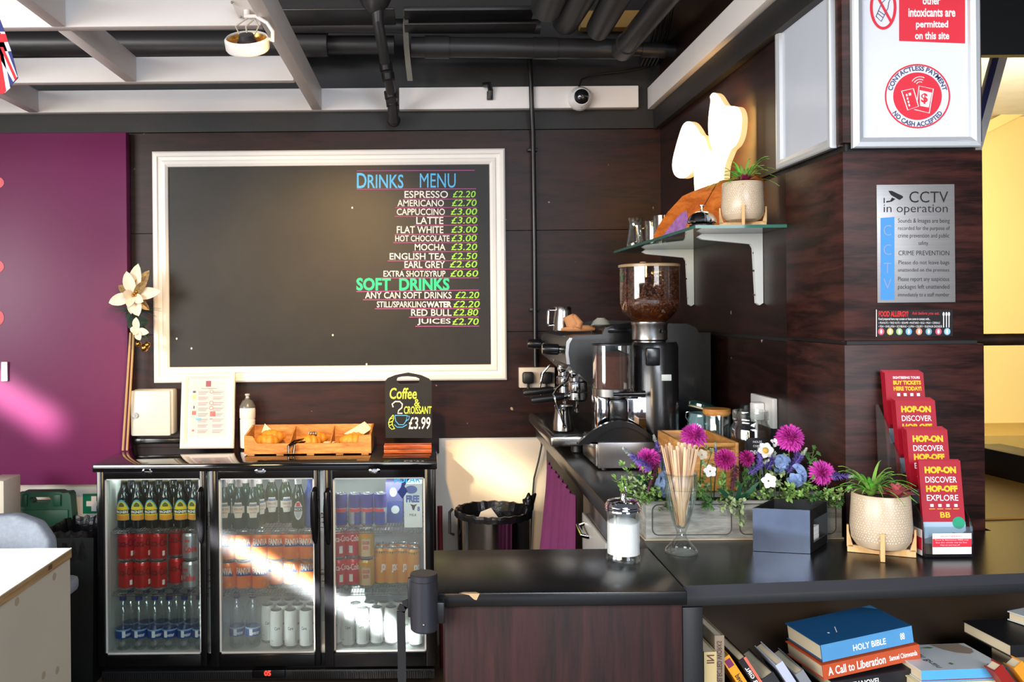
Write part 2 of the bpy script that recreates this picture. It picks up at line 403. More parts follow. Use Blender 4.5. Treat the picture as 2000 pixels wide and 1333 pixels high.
pipe([P(560, 50, 3.72), P(1055, 52, 3.72)], .03, 'black pipe along the underside of the cable tray')
pipe([P(560, 88, 3.84), P(770, 88, 3.84)], .04, 'short black pipe behind the drop pipe')
mb = MB(); mb.b2(P(791, 45, 3.7), P(1045, 10, 3.55), .004); mb.b2(P(791, 63, 3.68), P(1050, 46, 3.56), .003)
solo(mb, 'cable_tray', PIPE, 'black boxed cable tray above the level pipe', 'cable tray')
mb = MB(); mb.b2(P(560, 52, 3.7), P(770, 14, 3.5), .004); solo(mb, 'cable_tray', PIPE, 'black boxed tray behind the drop pipe near the ceiling', 'cable tray')
mb = MB(); mb.b2(P(1130, 62, 3.96), P(1250, 20, 3.9)); solo(mb, 'ceiling_board', mat('tan board', (150, 118, 62), .7), 'tan ceiling board peeping between the black pipes', 'board')
mb = MB(); mb.tube([P(735, -20, 3.5), P(738, 40, 3.5), P(752, 120, 3.62), P(762, 170, 3.7), P(767, 205, 3.84), P(768, 236, 3.9)], [.03, .022, .021, .02, .022, .024], 16)
mb.lathe([(.0, .06), (.075, .05), (.05, .0), (.02, -.03)], 20, Matrix.Translation(P(733, 12, 3.5)))
r = solo(mb, 'drop_pipe', PIPE, 'thin black drop pipe with taped joints crossing the back wall rail', 'pipe')
for t, (x, y, D) in enumerate(((753, 132, 3.635), (757, 150, 3.66), (762, 185, 3.75), (765, 200, 3.82))):
    mb = MB(); mb.cyl(P(x, y-7, D), P(x+2, y+7, D), .027, n=14); mb.build('tape_joint', SATIN, r, True)
mb = MB(); mb.ball(P(769, 235, 3.92), .03); mb.build('end_cap', SATIN, r, True)
mb = MB(); pts = [(793, 18), (792, 55), (794, 92), (797, 125), (801, 158)]
for (x0, y0), (x1, y1) in zip(pts, pts[1:]):
    p, q = P(x0, y0, 3.66), P(x1, y1, 3.66); w_ = V((.011, 0, 0)); t = V((0, .0015, 0))
    mb.add([p-w_, p+w_, q+w_, q-w_, p-w_+t, p+w_+t, q+w_+t, q-w_+t], [(0, 1, 2, 3), (7, 6, 5, 4), (0, 3, 7, 4), (1, 5, 6, 2), (0, 4, 5, 1), (3, 2, 6, 7)])
solo(mb, 'hanging_strap', mat('grey webbing', (120, 116, 106), .8), 'grey strap dangling beside the black drop pipe', 'strap')
mb = MB(); mb.tube([P(1130, 172, 3.93), P(1136, 155, 3.95), P(1160, 146, 3.96), P(1210, 141, 3.96), P(1255, 133, 3.97), P(1290, 118, 3.97), P(1325, 95, 3.97)], .004, 8)
solo(mb, 'camera_cable', SATIN, 'thin black cable looping from the dome camera to the corner', 'cable')
mb = MB(); random.seed(5)
for k in range(5):
    x = 1290+k*7; mb.tube([P(x, -20, 3.3), P(x-12+random.uniform(-8, 8), 40, 3.6), P(x-20, 90, 3.9), P(x-38, 128, 3.96)], .006, 8)
solo(mb, 'cable_bundle', SATIN, 'bundle of black cables in the ceiling corner above the white rail', 'cables')
mb = MB(); mb.tube([P(946, 166, 3.93), P(955, 164, 3.9), P(958, 176, 3.925), P(956, 194, 3.93)], .012, 10); mb.b2(P(951, 196, 3.937), P(963, 178, 3.925), .002)
solo(mb, 'cable_clip', SATIN, 'black cable end poking over the back wall rail', 'cable')
# conduit and socket on the back wall
mb = MB(); xk = P(1040, 400, 3.97).x
mb.tube([P(1034, 112, 3.93), P(1037, 160, 3.926), P(1039, 222, 3.926), P(1041, 260, 3.962), P(1044, 480, 3.965), P(1046, 717, 3.965)], .0105, 14)
r = solo(mb, 'conduit', mat('black conduit', (28, 28, 30), .3), 'black vertical conduit on the wood panel beside the menu board', 'conduit')
for y in (293, 605): 
    m2 = MB(); c = P(1040+(y-300)*.012, y, 3.975); m2.b2(c+V((-.022, -.012, -.007)), c+V((.022, .009, .007)), .002); m2.build('clip', SATIN, r, True)
def socket(px0, py0, px1, py1, D, label, n):
    p, q = P(px0, py1, D), P(px1, py0, D); r = thing('power_socket', label, 'socket', (p.x, 3.985, p.z))
    mb = MB(); mb.b2((p.x, 3.946, p.z), (q.x, 3.985, q.z), .004); mb.build('faceplate', mat('cream plastic', (212, 200, 186), .4), r, True); return r
r = socket(1013, 757, 1083, 718, 3.965, 'cream double power socket with two black plugs on the back wall', 2)
for x in (1031, 1066):
    c = P(x, 738, 3.94); mb = MB(); mb.b2(c+V((-.025, -.03, -.026)), c+V((.025, .005, .026)), .01); mb.cyl(c+V((0, -.01, -.02)), c+V((0, -.012, -.05)), .006, n=10); 
    tag(mb.build('plug', SATIN), 'black plug in the left half of the double socket' if x < 1040 else 'black plug in the right half of the double socket', 'plug', 'plugs in the double socket')
# ------------------------------------------------ dome camera
c = P(1133, 193, 3.93); c.y = 3.94
r = thing('dome_camera', 'white dome security camera with dark bubble on the wall rail', 'security camera', c)
T = Matrix.Translation(c) @ Matrix.Rotation(PI/2, 4, 'X')
mb = MB(); mb.lathe([(.052, 0), (.053, .012), (.049, .03), (.036, .052), (.034, .052)], 32, T); mb.build('housing', mat('white plastic', (236, 234, 236), .35, var=.02), r, True)
mb = MB(); mb.lathe([(.034, .048), (.033, .056), (.026, .068), (.014, .076), (.001, .079)], 28, T, cap0=False); mb.build('bubble', mat('smoked dome', (26, 28, 32), .06, coat=1), r, True)
mb = MB()
for a in (.5, 2.6, 4.7): mb.ball(T @ V((.043*math.cos(a), .043*math.sin(a), .042)), .003, 8, 6)
mb.build('screw', STEEL, r, True)
# ------------------------------------------------ lamp fitting hanging from the grid
c = P(483, 84, 2.70)
r = thing('downlight', 'white ring lamp with exposed driver hanging under the ceiling plate', 'lamp', c)
TL = Matrix.Translation(c) @ Matrix.Rotation(R(35), 4, 'X'); mb = MB(); Rr = .066
mb.lathe([(Rr-.016, -.014), (Rr-.004, -.022), (Rr, -.016), (Rr+.001, .012), (Rr-.004, .018), (Rr-.006, .016), (Rr-.006, -.010), (Rr-.016, -.014)], 40, TL, cap0=False, cap1=False)
mb.lathe([(.001, -.021), (Rr-.014, -.019)], 40, TL, cap0=False, cap1=False); mb.build('ring', WHITE, r, True)
mb = MB(); mb.lathe([(Rr-.0065, .012), (Rr-.012, .0), (.03, -.006), (.001, -.007)], 40, TL, cap0=False, cap1=False)
for i in range(24):
    a = 2*PI*i/24; mb.b2((.03, -.0008, -.004), (.054, .0008, .004), 0, 0, TL @ Matrix.Rotation(a, 4, 'Z'))
mb.build('reflector', mat('gold reflector', (226, 176, 90), .25, .8), r, True)
mb = MB(); mb.lathe([(.026, -.006), (.028, .008), (.024, .012), (.022, .026), (.001, .027)], 20, TL); mb.build('heat_sink', mat('dark grey metal', (52, 52, 58), .5, .3), r, True)
mb = MB()
for s in (-1, 1): mb.tube([c+V((.02*s, 0, .02)), c+V((.035*s, 0, .05)), c+V((.015, 0, .085))], .0025, 8)
mb.tube([c+V((.0, 0, .025)), c+V((-.004, 0, .05)), c+V((.03, 0, .08)), P(500, 20, 2.72)], .003, 8)
mb.build('wire', mat('pale flex', (200, 190, 170), .5), r, True)
mb = MB(); mb.tube([P(478, 32, 2.7), P(500, 32, 2.69), P(522, 45, 2.68), P(533, 62, 2.685), P(532, 80, 2.69), c+V((Rr, 0, .01))], .006, 10); mb.build('flex', WHITE, r, True)
p0 = P(440, 36, 2.74)
r = thing('ceiling_plate', 'white square lamp plate screwed under the grid above the hanging lamp', 'plate', p0)
mb = MB(); pts = [P(447, -8, 2.66), P(517, -8, 2.66), P(531, 36, 2.755), P(466, 36, 2.755)]; mb.poly(pts); mb.poly([p+V((0, 0, .012)) for p in pts][::-1])
for i in range(4): mb.poly([pts[i], pts[(i+1) % 4], pts[(i+1) % 4]+V((0, 0, .012)), pts[i]+V((0, 0, .012))][::-1])
mb.build('plate', WHITE, r, True)
mb = MB(); mb.cyl(P(482, 20, 2.72), P(482, 34, 2.72), .009, n=14); mb.build('gland', WHITE, r, True)
for x, y, D in ((453, 5, 2.685), (508, 4, 2.685), (470, 33, 2.75), (520, 33, 2.75)):
    mb = MB(); mb.ball(P(x, y, D-.004), .004, 8, 6); mb.build('screw', STEEL, r, True)
# ------------------------------------------------ union flag
D = 2.3
r = thing('union_flag', 'union flag bunting hanging at the top left edge', 'flag', P(-20, 40, D))
FB, FR, FW = mat('flag blue', (34, 46, 120), .7), mat('flag red', (206, 26, 40), .7), mat('flag white', (240, 238, 240), .7)
mb = MB(); out = [(-150, 10), (-10, 40), (0, 38), (20, 92), (35, 152), (6, 184), (-60, 178), (-150, 170)]
Tn = V((0, .002, 0)); pf = [P(x, y, D) for x, y in out]
mb.poly(pf[::-1]); mb.poly([p+Tn for p in pf])
for i in range(len(pf)): j = (i+1) % len(pf); mb.poly([pf[i], pf[j], pf[j]+Tn, pf[i]+Tn])
mb.build('cloth', FB, r, True)
def stripe(quads, m, d, nm):
    mb = MB()
    for q in quads: mb.ppx(q, D-d)
    mb.build(nm, m, r, True)
stripe([[(-150, 62), (9, 62), (15, 80), (-150, 86)], [(-150, 80), (15, 80), (22, 100), (-150, 104)], [(-30, 62), (0, 62), (34, 150), (26, 160)], [(-40, 100), (-14, 100), (2, 180), (-14, 180)], [(-8, 92), (4, 92), (20, 172), (9, 182)]], FW, .0008, 'white_stripes')
stripe([[(-150, 68), (11, 66), (16, 82), (-150, 86)], [(-22, 80), (-4, 80), (12, 178), (6, 184), (-8, 182)], [(0, 92), (6, 92), (33, 153), (29, 157)]], FR, .0014, 'red_stripes')
# ------------------------------------------------ magenta panel
D = 3.93
p, q = P(-260, 951, D), P(246, 258, D)
MAG = mat('magenta panel laminate', (112, 38, 84), .4, var=.05, nscale=2, spec=.35)
mb = MB(); mb.b2((p.x, 3.93, p.z), (q.x, 3.984, q.z), .004)
r = solo(mb, 'magenta_panel', MAG, 'large magenta wall panel at the left with red shapes on its edge', 'panel', loc=(q.x-.5, 3.95, p.z))
mb = MB()
for y, h in ((357, 12), (521, 13), (621, 16)):
    pts = [P(-8+16*math.cos(a), y+h*math.sin(a), 3.928) for a in [2*PI*i/24 for i in range(24)]]; mb.poly(pts)
mb.build('red_motif', mat('red sticker', (214, 40, 60), .4), r, True)
mb = MB(); mb.b2(P(4, 745, 3.925), P(14, 707, 3.915), .003); mb.build('handle', WHITE, r, True)
# ------------------------------------------------ chalkboard
p, q = P(300.5, 748.5, 3.96), P(986, 290, 3.96)
r = thing('menu_board', 'large white framed chalkboard with the drinks menu on the back wall', 'chalkboard', (q.x/2+p.x/2, 3.985, p.z))
FRM = mat('white moulding paint', (240, 234, 228), .4, var=.03)
fw = .071
mb = frame_mb(p.x, q.x, p.z, q.z, fw, [(0, 0), (0, .02), (.1, .026), (.3, .027), (.36, .020), (.55, .018), (.62, .024), (.8, .026), (.95, .018), (1, .0)], 3.983)
mb.build('frame', FRM, r, True, sharp=20)
def chalk(name):
    m = bpy.data.materials.new(name); m.use_nodes = True; nt = m.node_tree; N = nt.nodes; L = nt.links; b = N['Principled BSDF']
    b.inputs['Roughness'].default_value = .42; b.inputs['Specular IOR Level'].default_value = .3
    tc = N.new('ShaderNodeTexCoord'); n = N.new('ShaderNodeTexNoise'); n.inputs['Scale'].default_value = 2.2; n.inputs['Detail'].default_value = 7; n.inputs['Roughness'].default_value = .62
    L.new(tc.outputs['Object'], n.inputs['Vector']); cr = N.new('ShaderNodeValToRGB')
    cr.color_ramp.elements[0].position = .35; cr.color_ramp.elements[1].position = .75
    cr.color_ramp.elements[0].color = rgb((25, 24, 23)); cr.color_ramp.elements[1].color = rgb((41, 39, 36)); L.new(n.outputs['Fac'], cr.inputs['Fac'])
    L.new(cr.outputs['Color'], b.inputs['Base Color']); return m
BOARD = chalk('chalkboard black')
mb = MB(); mb.b2((p.x+fw*.9, 3.972, p.z+fw*.9), (q.x-fw*.9, 3.982, q.z-fw*.9)); mb.build('board', BOARD, r, True)
DB = 3.9715
CKB, CKW, CKG, CKT, CKP = [mat(n, c, .8, var=.12, nscale=120) for n, c in (('blue chalk', (96, 186, 240)), ('white chalk', (226, 222, 222)), ('green chalk', (160, 226, 80)), ('teal chalk', (52, 206, 150)), ('pink chalk', (190, 80, 150)))]
mb = MB(); mb.tpx('D', (697, 338, 716, 368), DB, 0, .012); mb.tpx('RINKS', (718, 341, 788, 368), DB, 0, .012); mb.build('heading_lettering', CKB, r, True); mb = MB(); mb.tpx('MENU', (820, 339, 890, 367), DB, 0, 0); mb.build('heading_lettering', CKB, r, True)
mb = MB(); mb.tpx('SOFT  DRINKS', (696, 543, 878, 568), DB, 0, .035); mb.build('soft_drinks_heading', CKT, r, True)
rows = [('ESPRESSO', 790, 875, 380, '£2.20', 884, 929, 14), ('AMERICANO', 776, 867, 397, '£2.70', 882, 931, 13), ('CAPPUCCINO', 775, 869, 414, '£3.00', 880, 932, 13), ('LATTE', 813, 866, 431, '£3.00', 881, 932, 14),
        ('FLAT WHITE', 775, 866, 449, '£3.00', 881, 932, 14), ('HOT CHOCOLATE', 772, 878, 466, '£3.00', 881, 931, 12), ('MOCHA', 810, 870, 483, '£3.20', 881, 932, 13), ('ENGLISH TEA', 761, 870, 501, '£2.50', 881, 932, 13),
        ('EARL GREY', 790, 869, 517, '£2.60', 878, 932, 14), ('EXTRA SHOT/SYRUP', 749, 870, 535, '£0.60', 879, 934, 12), ('ANY CAN SOFT DRINKS', 713, 882, 577, '£2.20', 889, 936, 13), ('STILL/SPARKLING', 736, 832, 595, '£2.20', 885, 937, 12),
        ('RED BULL', 803, 882, 611, '£2.80', 885, 934, 13), ('JUICES', 815, 880, 629, '£2.70', 883, 935, 13)]
m1, m2, m3 = MB(), MB(), MB()
for s, x0, x1, y, pr, a, b, h in rows:
    if s.startswith('ANY'): m1.build('menu_lettering', CKW, r, True); m2.build('price_lettering', CKG, r, True); m1, m2 = MB(), MB()
    m1.tpx(s, (x0, y-h/2, x1, y+h/2), DB, 0, .012); m2.tpx(pr, (a, y-7, b, y+6), DB, 0, .01, .15)
    m3.line([P(x0-4, y+h/2+2.5, DB), P(b+1, y+h/2+2, DB)], .0019)
m1.tpx('WATER', (833, 589, 882, 601), DB, 0, .04)
m3.line([P(697, 334, DB), P(927, 333, DB)], .0021); m3.line([P(697, 370, DB), P(930, 369, DB)], .0021); m3.line([P(696, 570, DB), P(935, 567, DB)], .0021)
m1.build('menu_lettering', CKW, r, True); m2.build('price_lettering', CKG, r, True); m3.build('ruled_lines', CKP, r, True)
mb = MB()
for x, y in ((345, 662), (374, 681), (650, 655), (716, 712), (688, 406)): mb.ball(P(x, y, DB), (.004, .001, .005), 8, 6)
mb.build('chalk_fleck', CKW, r, True)
# ================================================================== drinks fridge
DF = 3.537
fx0, fx1 = P(184, 1000, DF).x, P(852, 1000, DF).x
ZTOP = P(500, 905, DF).z
fr = thing('drinks_fridge', 'black three-door glass-fronted drinks fridge under the menu board', 'fridge', ((fx0+fx1)/2, DF+.2, .0))
LINER = mat('fridge liner', (206, 208, 206), .4, var=.04)
mb = MB(); yb = 3.965; yf = DF+.045
mb.b2((fx0, yf, .13), (fx0+.03, yb, ZTOP-.03), .004); mb.b2((fx1-.03, yf, .13), (fx1, yb, ZTOP-.03), .004)
mb.b2((fx0, yb-.03, .13), (fx1, yb, ZTOP-.03)); mb.b2((fx0, yf, .07), (fx1, yb, .13), .003)
mb.b2((fx0, yf, ZTOP-.042), (fx1, yb, ZTOP-.03), .002)
mb.build('cabinet', GLOSSB, fr, True)
mb = MB(); mb.b2((fx0-.006, DF-.004, ZTOP-.032), (fx1+.006, yb+.004, ZTOP), .006, 0); mb.build('worktop', WTOP, fr, True)
mb = MB(); a, b = fx0+.032, fx1-.032
mb.b2((a, yb-.04, .13), (b, yb-.032, ZTOP-.043)); mb.b2((a, yf+.002, .131), (b, yb-.04, .137)); mb.b2((a, yf+.002, .137), (a+.012, yb-.04, ZTOP-.043)); mb.b2((b-.012, yf+.002, .137), (b, yb-.04, ZTOP-.043))
mb.build('liner', LINER, fr, True)
mb = MB(); mb.b2((fx0+.012, DF+.03, .03), (fx1-.012, yb-.02, .069), .003)
for i in range(150):
    x = fx0+.03+i*(fx1-fx0-.06)/149
    if abs(x-P(530, 1316, DF).x) > .075: mb.b2((x-.0016, DF+.022, .036), (x+.0016, DF+.03, .062))
r1 = mb.build('plinth_grille', SATIN, fr, True)
c = P(525, 1317, DF+.02)
mb = MB(); mb.b2(c+V((-.065, -.004, -.016)), c+V((.065, .012, .016)), .003); r2 = mb.build('thermostat_panel', GLOSSB, fr, True)
mb = MB(); mb.tpx('05', (516, 1311, 529, 1321), DF+.0155, 0, .03); mb.build('temperature_digits', mat('red led', (255, 40, 30), .5, emit=6), r2, True)
DGL = glass('fridge door glass', (238, 244, 242), .05, .5)
DGH = glass('hazy fridge door glass', (232, 238, 238), .06, .5, haze=.04, hazecol=(190, 196, 200))  # diffuse haze painted in for the bright surroundings mirrored in these doors
doors = [(190, 403, 204, 391, 936, 1281, 'r'), (410, 625, 427, 614, 935, 1279, 'r'), (633, 848, 651, 831, 934, 1276, 'l')]
for k, (x0, x1, g0, g1, yt, yb_, hs) in enumerate(doors):
    cy = 1100
    X0, X1, G0, G1 = [P(x, cy, DF).x for x in (x0, x1, g0, g1)]
    xc = (g0+g1)/2; Z1, Z0 = P(xc, 909, DF).z, P(xc, 1303, DF).z; H1, H0 = P(xc, yt, DF).z, P(xc, yb_, DF).z
    mb = MB()
    for p, q in (((X0, Z0), (G0, Z1)), ((G1, Z0), (X1, Z1)), ((G0, Z0), (G1, H0)), ((G0, H1), (G1, Z1))):
        mb.b2((p[0], DF, p[1]), (q[0], DF+.042, q[1]), .003)
    d = mb.build('door', GLOSSB, fr, True)
    mb = MB(); g = .006
    for p, q in (((G0, H0), (G0+g, H1)), ((G1-g, H0), (G1, H1)), ((G0, H0), (G1, H0+g)), ((G0, H1-g), (G1, H1))):
        mb.b2((p[0], DF+.012, p[1]), (q[0], DF+.04, q[1]))
    mb.build('door_gasket', LINER, d, True)
    mb = MB(); mb.b2((G0, DF+.016, H0), (G1, DF+.020, H1)); mb.build('door_glass', DGL if k == 0 else DGH, d, True)
    mb = MB(); hx = (X1-.018) if hs == 'r' else (X0+.018)
    zt, zb = P(xc, 955, DF).z, P(xc, 1062, DF).z
    mb.tube([(hx, DF, zt), (hx, DF-.018, zt-.012), (hx, DF-.024, (zt+zb)/2+.03), (hx, DF-.02, (zt+zb)/2-.03), (hx, DF-.012, zb+.02), (hx, DF, zb)], [.008, .014, .017, .016, .011, .006], 14)
    mb.build('door_handle', GLOSSB, d, True)
    c = P((x0+x1)/2-9, 920, DF); T = Matrix.Translation(c) @ Matrix.Rotation(PI/2, 4, 'X') @ Matrix.Diagonal((1.5, .8, 1, 1))
    mb = MB(); mb.lathe([(.015, 0), (.015, .003), (.009, .005), (.008, .003), (.001, .003)], 24, T); mb.build('door_lock', CHROME, d, True)
# badge strip and sticker on the right door
d3 = [c for c in fr.children if c.name.startswith('door')][-1]
mb = MB(); mb.tpx('POLAR', (770, 932, 822, 944), DF+.0155, 0, .03); mb.build('glass_lettering', mat('pale blue sticker', (60, 180, 236), .4), d3, True)
mb = MB(); mb.ppx([(786, 938), (800, 936), (790, 950), (796, 960), (786, 975), (776, 962), (783, 952)], DF+.0157); mb.build('glass_sticker', mat('navy sticker', (20, 40, 104), .4), d3, True)
# wire shelves
SH = []
for k, (g0, g1, y1, y2) in enumerate(((206, 404, 1035, 1157), (412, 628, 1037, 1157), (636, 843, 1035, 1156))):
    for j, y in enumerate((y1, y2)):
        z = P((g0+g1)/2, y, 3.60).z; X0, X1 = P(g0, y, 3.6).x, P(g1, y, 3.6).x
        if k == 0: X0 = a+.016
        if k == 2: X1 = b-.016
        mb = MB()
        for yy in (3.592, 3.66, 3.75, 3.84, 3.915): mb.tube([(X0, yy, z-.004), (X1, yy, z-.004)], .0025, 6)
        for i in range(34):
            x = X0+.003+i*(X1-X0-.006)/33; mb.tube([(x, 3.590, z-.012), (x, 3.590, z-.001), (x, 3.918, z-.001)], .0013, 5)
        mb.tube([(X0, 3.59, z-.012), (X1, 3.59, z-.012)], .0022, 6)
        mb.build('wire_shelf', CHROME, fr, True); SH.append(z)
for k in range(3):
    xm = P((305, 518, 740)[k], 1000, 3.7).x
    area('fridge_lamp', (xm, 3.64, ZTOP-.05), (xm, 3.72, .1), .34, .03, (1.5, 1.1, 1.6)[k], (.93, 1, .98))
# ------------------------------------------------ drinks
CANM = mat('can aluminium', (206, 208, 210), .22, .9)
def wrap(r, zc, h, w, a0=-PI/2, off=.0004):
    return lambda u, v: V(((r+off)*math.cos(a0+(u-.5)*w), (r+off)*math.sin(a0+(u-.5)*w), zc-h/2+h*v))
def patch(mb, fn, mi, nu=10, shape=None):       # curved label patch; shape(u)->(v0,v1)
    for i in range(nu):
        u0, u1 = i/nu, (i+1)/nu; a, b = (shape(u0), shape(u1)) if shape else ((0, 1), (0, 1))
        mb.add([fn(u0, a[0]), fn(u1, b[0]), fn(u1, b[1]), fn(u0, a[1])], [(0, 1, 2, 3)], mi)
def can(name, r, h, body, prints, lab, top=None):
    mb = MB()
    mb.lathe([(r*.70, .0), (r*.80, .002), (r*.97, .009), (r, .014), (r, h-.014), (r*.97, h-.009), (r*.84, h-.002), (r*.84, h), (r*.79, h), (r*.76, h-.004), (.001, h-.004)], 28, mis=[1, 1, 1, 0, 0, 0, 1, 1, 1, 1])
    mats = [body, CANM]
    for kind, arg, m in prints:
        mats.append(m); i = len(mats)-1
        if kind == 't': s, zc, hh, w, a0, b = arg; mb.text(s, wrap(r, zc, hh, w, a0), i, b)
        else: zc, hh, w, a0, sh = arg; patch(mb, wrap(r, zc, hh, w, a0, .0002), i, 16, sh)
    o = mb.build(name, mats)
    m2 = MB(); m2.prism([(.007*math.cos(t), .011*math.sin(t)-.004) for t in [2*PI*i/14 for i in range(14)]], .0012, Matrix.Translation((0, 0, h-.0035))); m2.build('ring_pull', CANM, o)
    return tag(o, lab, 'drink can')
CRED = mat('red can print', (200, 16, 28), .28, .25, var=.02); CRD2 = mat('bright red can print', (224, 34, 44), .28, .2, var=.02)
CDK = mat('dark can lettering', (70, 8, 12), .4, var=0); CSIL = mat('silver can print', (206, 208, 214), .26, .7); COR = mat('orange can print', (246, 122, 22), .3, .15, var=.03)
CBL = mat('blue can print', (52, 66, 150), .3, .2); CYO = mat('yellow orange can print', (240, 158, 30), .3, .2); CGR = mat('green can print', (74, 120, 50), .35, .1); CWH = mat('white can print', (236, 236, 234), .35, var=.02)
CGO = mat('gold can print', (214, 170, 60), .3, .3)
PF = -PI/2
cola = can('drink_can', .033, .1155, CRED, [('t', ('Coca-Cola', .078, .030, 2.9, PF+.2, .012), CDK), ('p', (.034, .02, .34, PF+.9, None), INKW)], 'x')
diet = can('drink_can', .033, .1155, CSIL, [('t', ('Coke', .052, .03, 1.7, PF+.1, .03), CRD2), ('t', ('diet', .085, .014, .7, PF-.3, .02), CRD2)], 'x')
wav = lambda u: (.35*math.sin(u*PI)**1, .85+.15*math.sin(u*5))
fanta = can('drink_can', .033, .1155, COR, [('p', (.076, .036, 2.2, PF, lambda u: (.05+.5*u*(1-u), .42+.7*u*(1-u)*.6)), CBL), ('t', ('FANTA', .083, .026, 1.9, PF, .04), CWH), ('p', (.03, .014, .35, PF+.7, None), CYO)], 'x')
classic = can('drink_can', .033, .1155, CRD2, [('t', ('Coca-Cola', .085, .026, 2.4, PF, .01), INKW), ('p', (.04, .03, .45, PF+.15, None), INKW)], 'x')
ginger = can('drink_can', .033, .1155, CGO, [('p', (.05, .07, 1.1, PF-.1, None), mat('cream can label', (222, 190, 150), .4)), ('p', (.098, .016, 1.2, PF, lambda u: (.6*(2*u-1)**2, 1)), CYO), ('t', ('GINGER', .07, .014, .9, PF-.1, .02), CRD2), ('t', ('BEER', .05, .014, .7, PF-.1, .02), CRD2)], 'x')
slimb = can('slim_can', .0265, .135, CSIL, [('p', (.105, .055, 3.2, PF+.3, None), mat('purple blue can print', (74, 60, 150), .3, .3)), ('p', (.035, .052, 1.9, PF+.5, lambda u: (0, 1)), CBL), ('p', (.068, .012, 2.4, PF, None), CRD2)], 'x')
slimo = can('slim_can', .0265, .155, CYO, [('p', (.139, .008, 6.2, PF, None), CGR), ('t', ('J2O', .075, .034, 1.3, PF+.5, .05), INKW), ('p', (.012, .006, 6.2, PF, None), CGR)], 'x')
slimw = can('slim_can', .0265, .155, CWH, [('t', ('Care', .085, .012, .8, PF, .01), INKK), ('p', (.05, .05, .05, PF+.9, None), INKK), ('t', ('ooo', .035, .004, .35, PF-.8, 0), INKK)], 'x')
used = set()
def put(o, px, D, z, lab, rz=0, grp=None, py=1100):
    loc = P(px, py, D); loc.z = z
    if o.name not in used:
        used.add(o.name); o.location = loc; o.rotation_euler = (0, 0, rz); o['label'] = lab
        if grp: o['group'] = grp
        return o
    return dup(o, loc, rz, lab, grp)
Z1a, Z1b, Z2a, Z2b, Z3a, Z3b = [z+.0015 for z in SH]
ZF = .1375
random.seed(3)
def beer(name, glassm, capm, lab, cat='bottle'):
    mb = MB(); mb.lathe([(.024, 0), (.0275, .004), (.0278, .01), (.0278, .118), (.026, .135), (.019, .152), (.0138, .17), (.0125, .2), (.0135, .203), (.0135, .214), (.011, .217)], 28)
    o = mb.build(name, glassm); 
    m2 = MB(); m2.lathe([(.0145, .206), (.0148, .212), (.013, .2185), (.001, .219)], 24); m2.build('cap', capm, o)
    return tag(o, lab, cat)
BBLK = mat('black bottle glass', (14, 14, 14), .1, coat=.5, var=.05); BGRN = mat('green bottle glass', (34, 52, 26), .1, coat=.5, var=.05); GOLDF = mat('pale gold foil', (196, 182, 136), .35, .6)
cider = beer('cider_bottle', BBLK, GOLDF, 'x')
mb = MB(); rr = .0280
patch(mb, wrap(rr, .075, .085, 2.3), 0, 16, lambda u: (0.02, .55+.45*math.sin(PI*u))); patch(mb, wrap(rr, .075, .085, 2.1, off=.0006), 1, 16, lambda u: (.06, .50+.42*math.sin(PI*u)))
patch(mb, wrap(rr, .068, .016, 2.3, off=.0009), 2, 14); patch(mb, wrap(rr, .098, .018, .8, off=.0009), 3, 8, lambda u: (0, .4+.6*math.sin(PI*u)))
patch(mb, wrap(rr, .045, .02, 1.9, off=.0009), 5, 8)
mb.text('MAGNERS', wrap(rr, .068, .011, 1.9, off=.0013), 4, .03)
mb.build('label', [mat('teal label', (84, 170, 190), .5), mat('yellow label', (232, 206, 40), .5), BBLK, mat('olive label print', (90, 90, 40), .5), INKW, mat('orange label', (226, 150, 40), .5)], cider)
m2 = MB(); m2.lathe([(.0132, .172), (.0130, .2), (.0142, .204)], 20, cap0=False, cap1=False); m2.build('neck_foil', GOLDF, cider)
lager = beer('beer_bottle', BGRN, PAPER, 'x')
mb = MB(); hexa = lambda u: (.16*abs(2*u-1)**2, 1-.28*abs(2*u-1)**2)
patch(mb, wrap(rr, .078, .062, 2.0), 0, 16, lambda u: ((.0 if .2 < u < .8 else .3), (1 if .2 < u < .8 else .75))); patch(mb, wrap(rr, .098, .010, 1.1, off=.0006), 1, 10)
mb.text('PERONI', wrap(rr, .082, .010, 1.2, off=.0008), 2, .02); mb.text('NASTRO', wrap(rr, .068, .006, .9, off=.0008), 2, .02)
mb.build('label', [mat('cream beer label', (226, 214, 196), .5), mat('grey blue band', (110, 122, 150), .5), mat('rose gold print', (190, 110, 90), .5)], lager)
m2 = MB(); m2.lathe([(.0142, .168), (.0136, .19), (.0146, .206)], 20, cap0=False, cap1=False); m2.build('neck_foil', mat('pink grey foil', (196, 176, 172), .4), lager)
zero = beer('beer_bottle', BGRN, PAPER, 'x')
mb = MB(); patch(mb, wrap(rr, .075, .075, 1.3), 0, 16, lambda u: (.5-.5*math.sin(PI*u)**.6, .5+.5*math.sin(PI*u)**.6)); patch(mb, wrap(rr, .075, .062, 1.05, off=.0006), 1, 16, lambda u: (.5-.5*math.sin(PI*u)**.6, .5+.5*math.sin(PI*u)**.6))
patch(mb, wrap(rr, .08, .016, 1.5, off=.0009), 2, 10); mb.text("BECK'S", wrap(rr, .08, .010, 1.1, off=.0012), 0, .03); patch(mb, wrap(rr, .1, .016, .5, off=.0012), 3, 8)
mb.build('label', [mat('silver label', (214, 216, 220), .4), mat('grey label', (170, 178, 184), .5), INKK, CRD2], zero)
m2 = MB(); m2.lathe([(.0142, .178), (.0136, .19), (.0146, .206)], 20, cap0=False, cap1=False); m2.build('neck_foil', PAPER, zero)
blueb = beer('beer_bottle', mat('blue bottle label', (70, 96, 180), .3), PAPER, 'x')
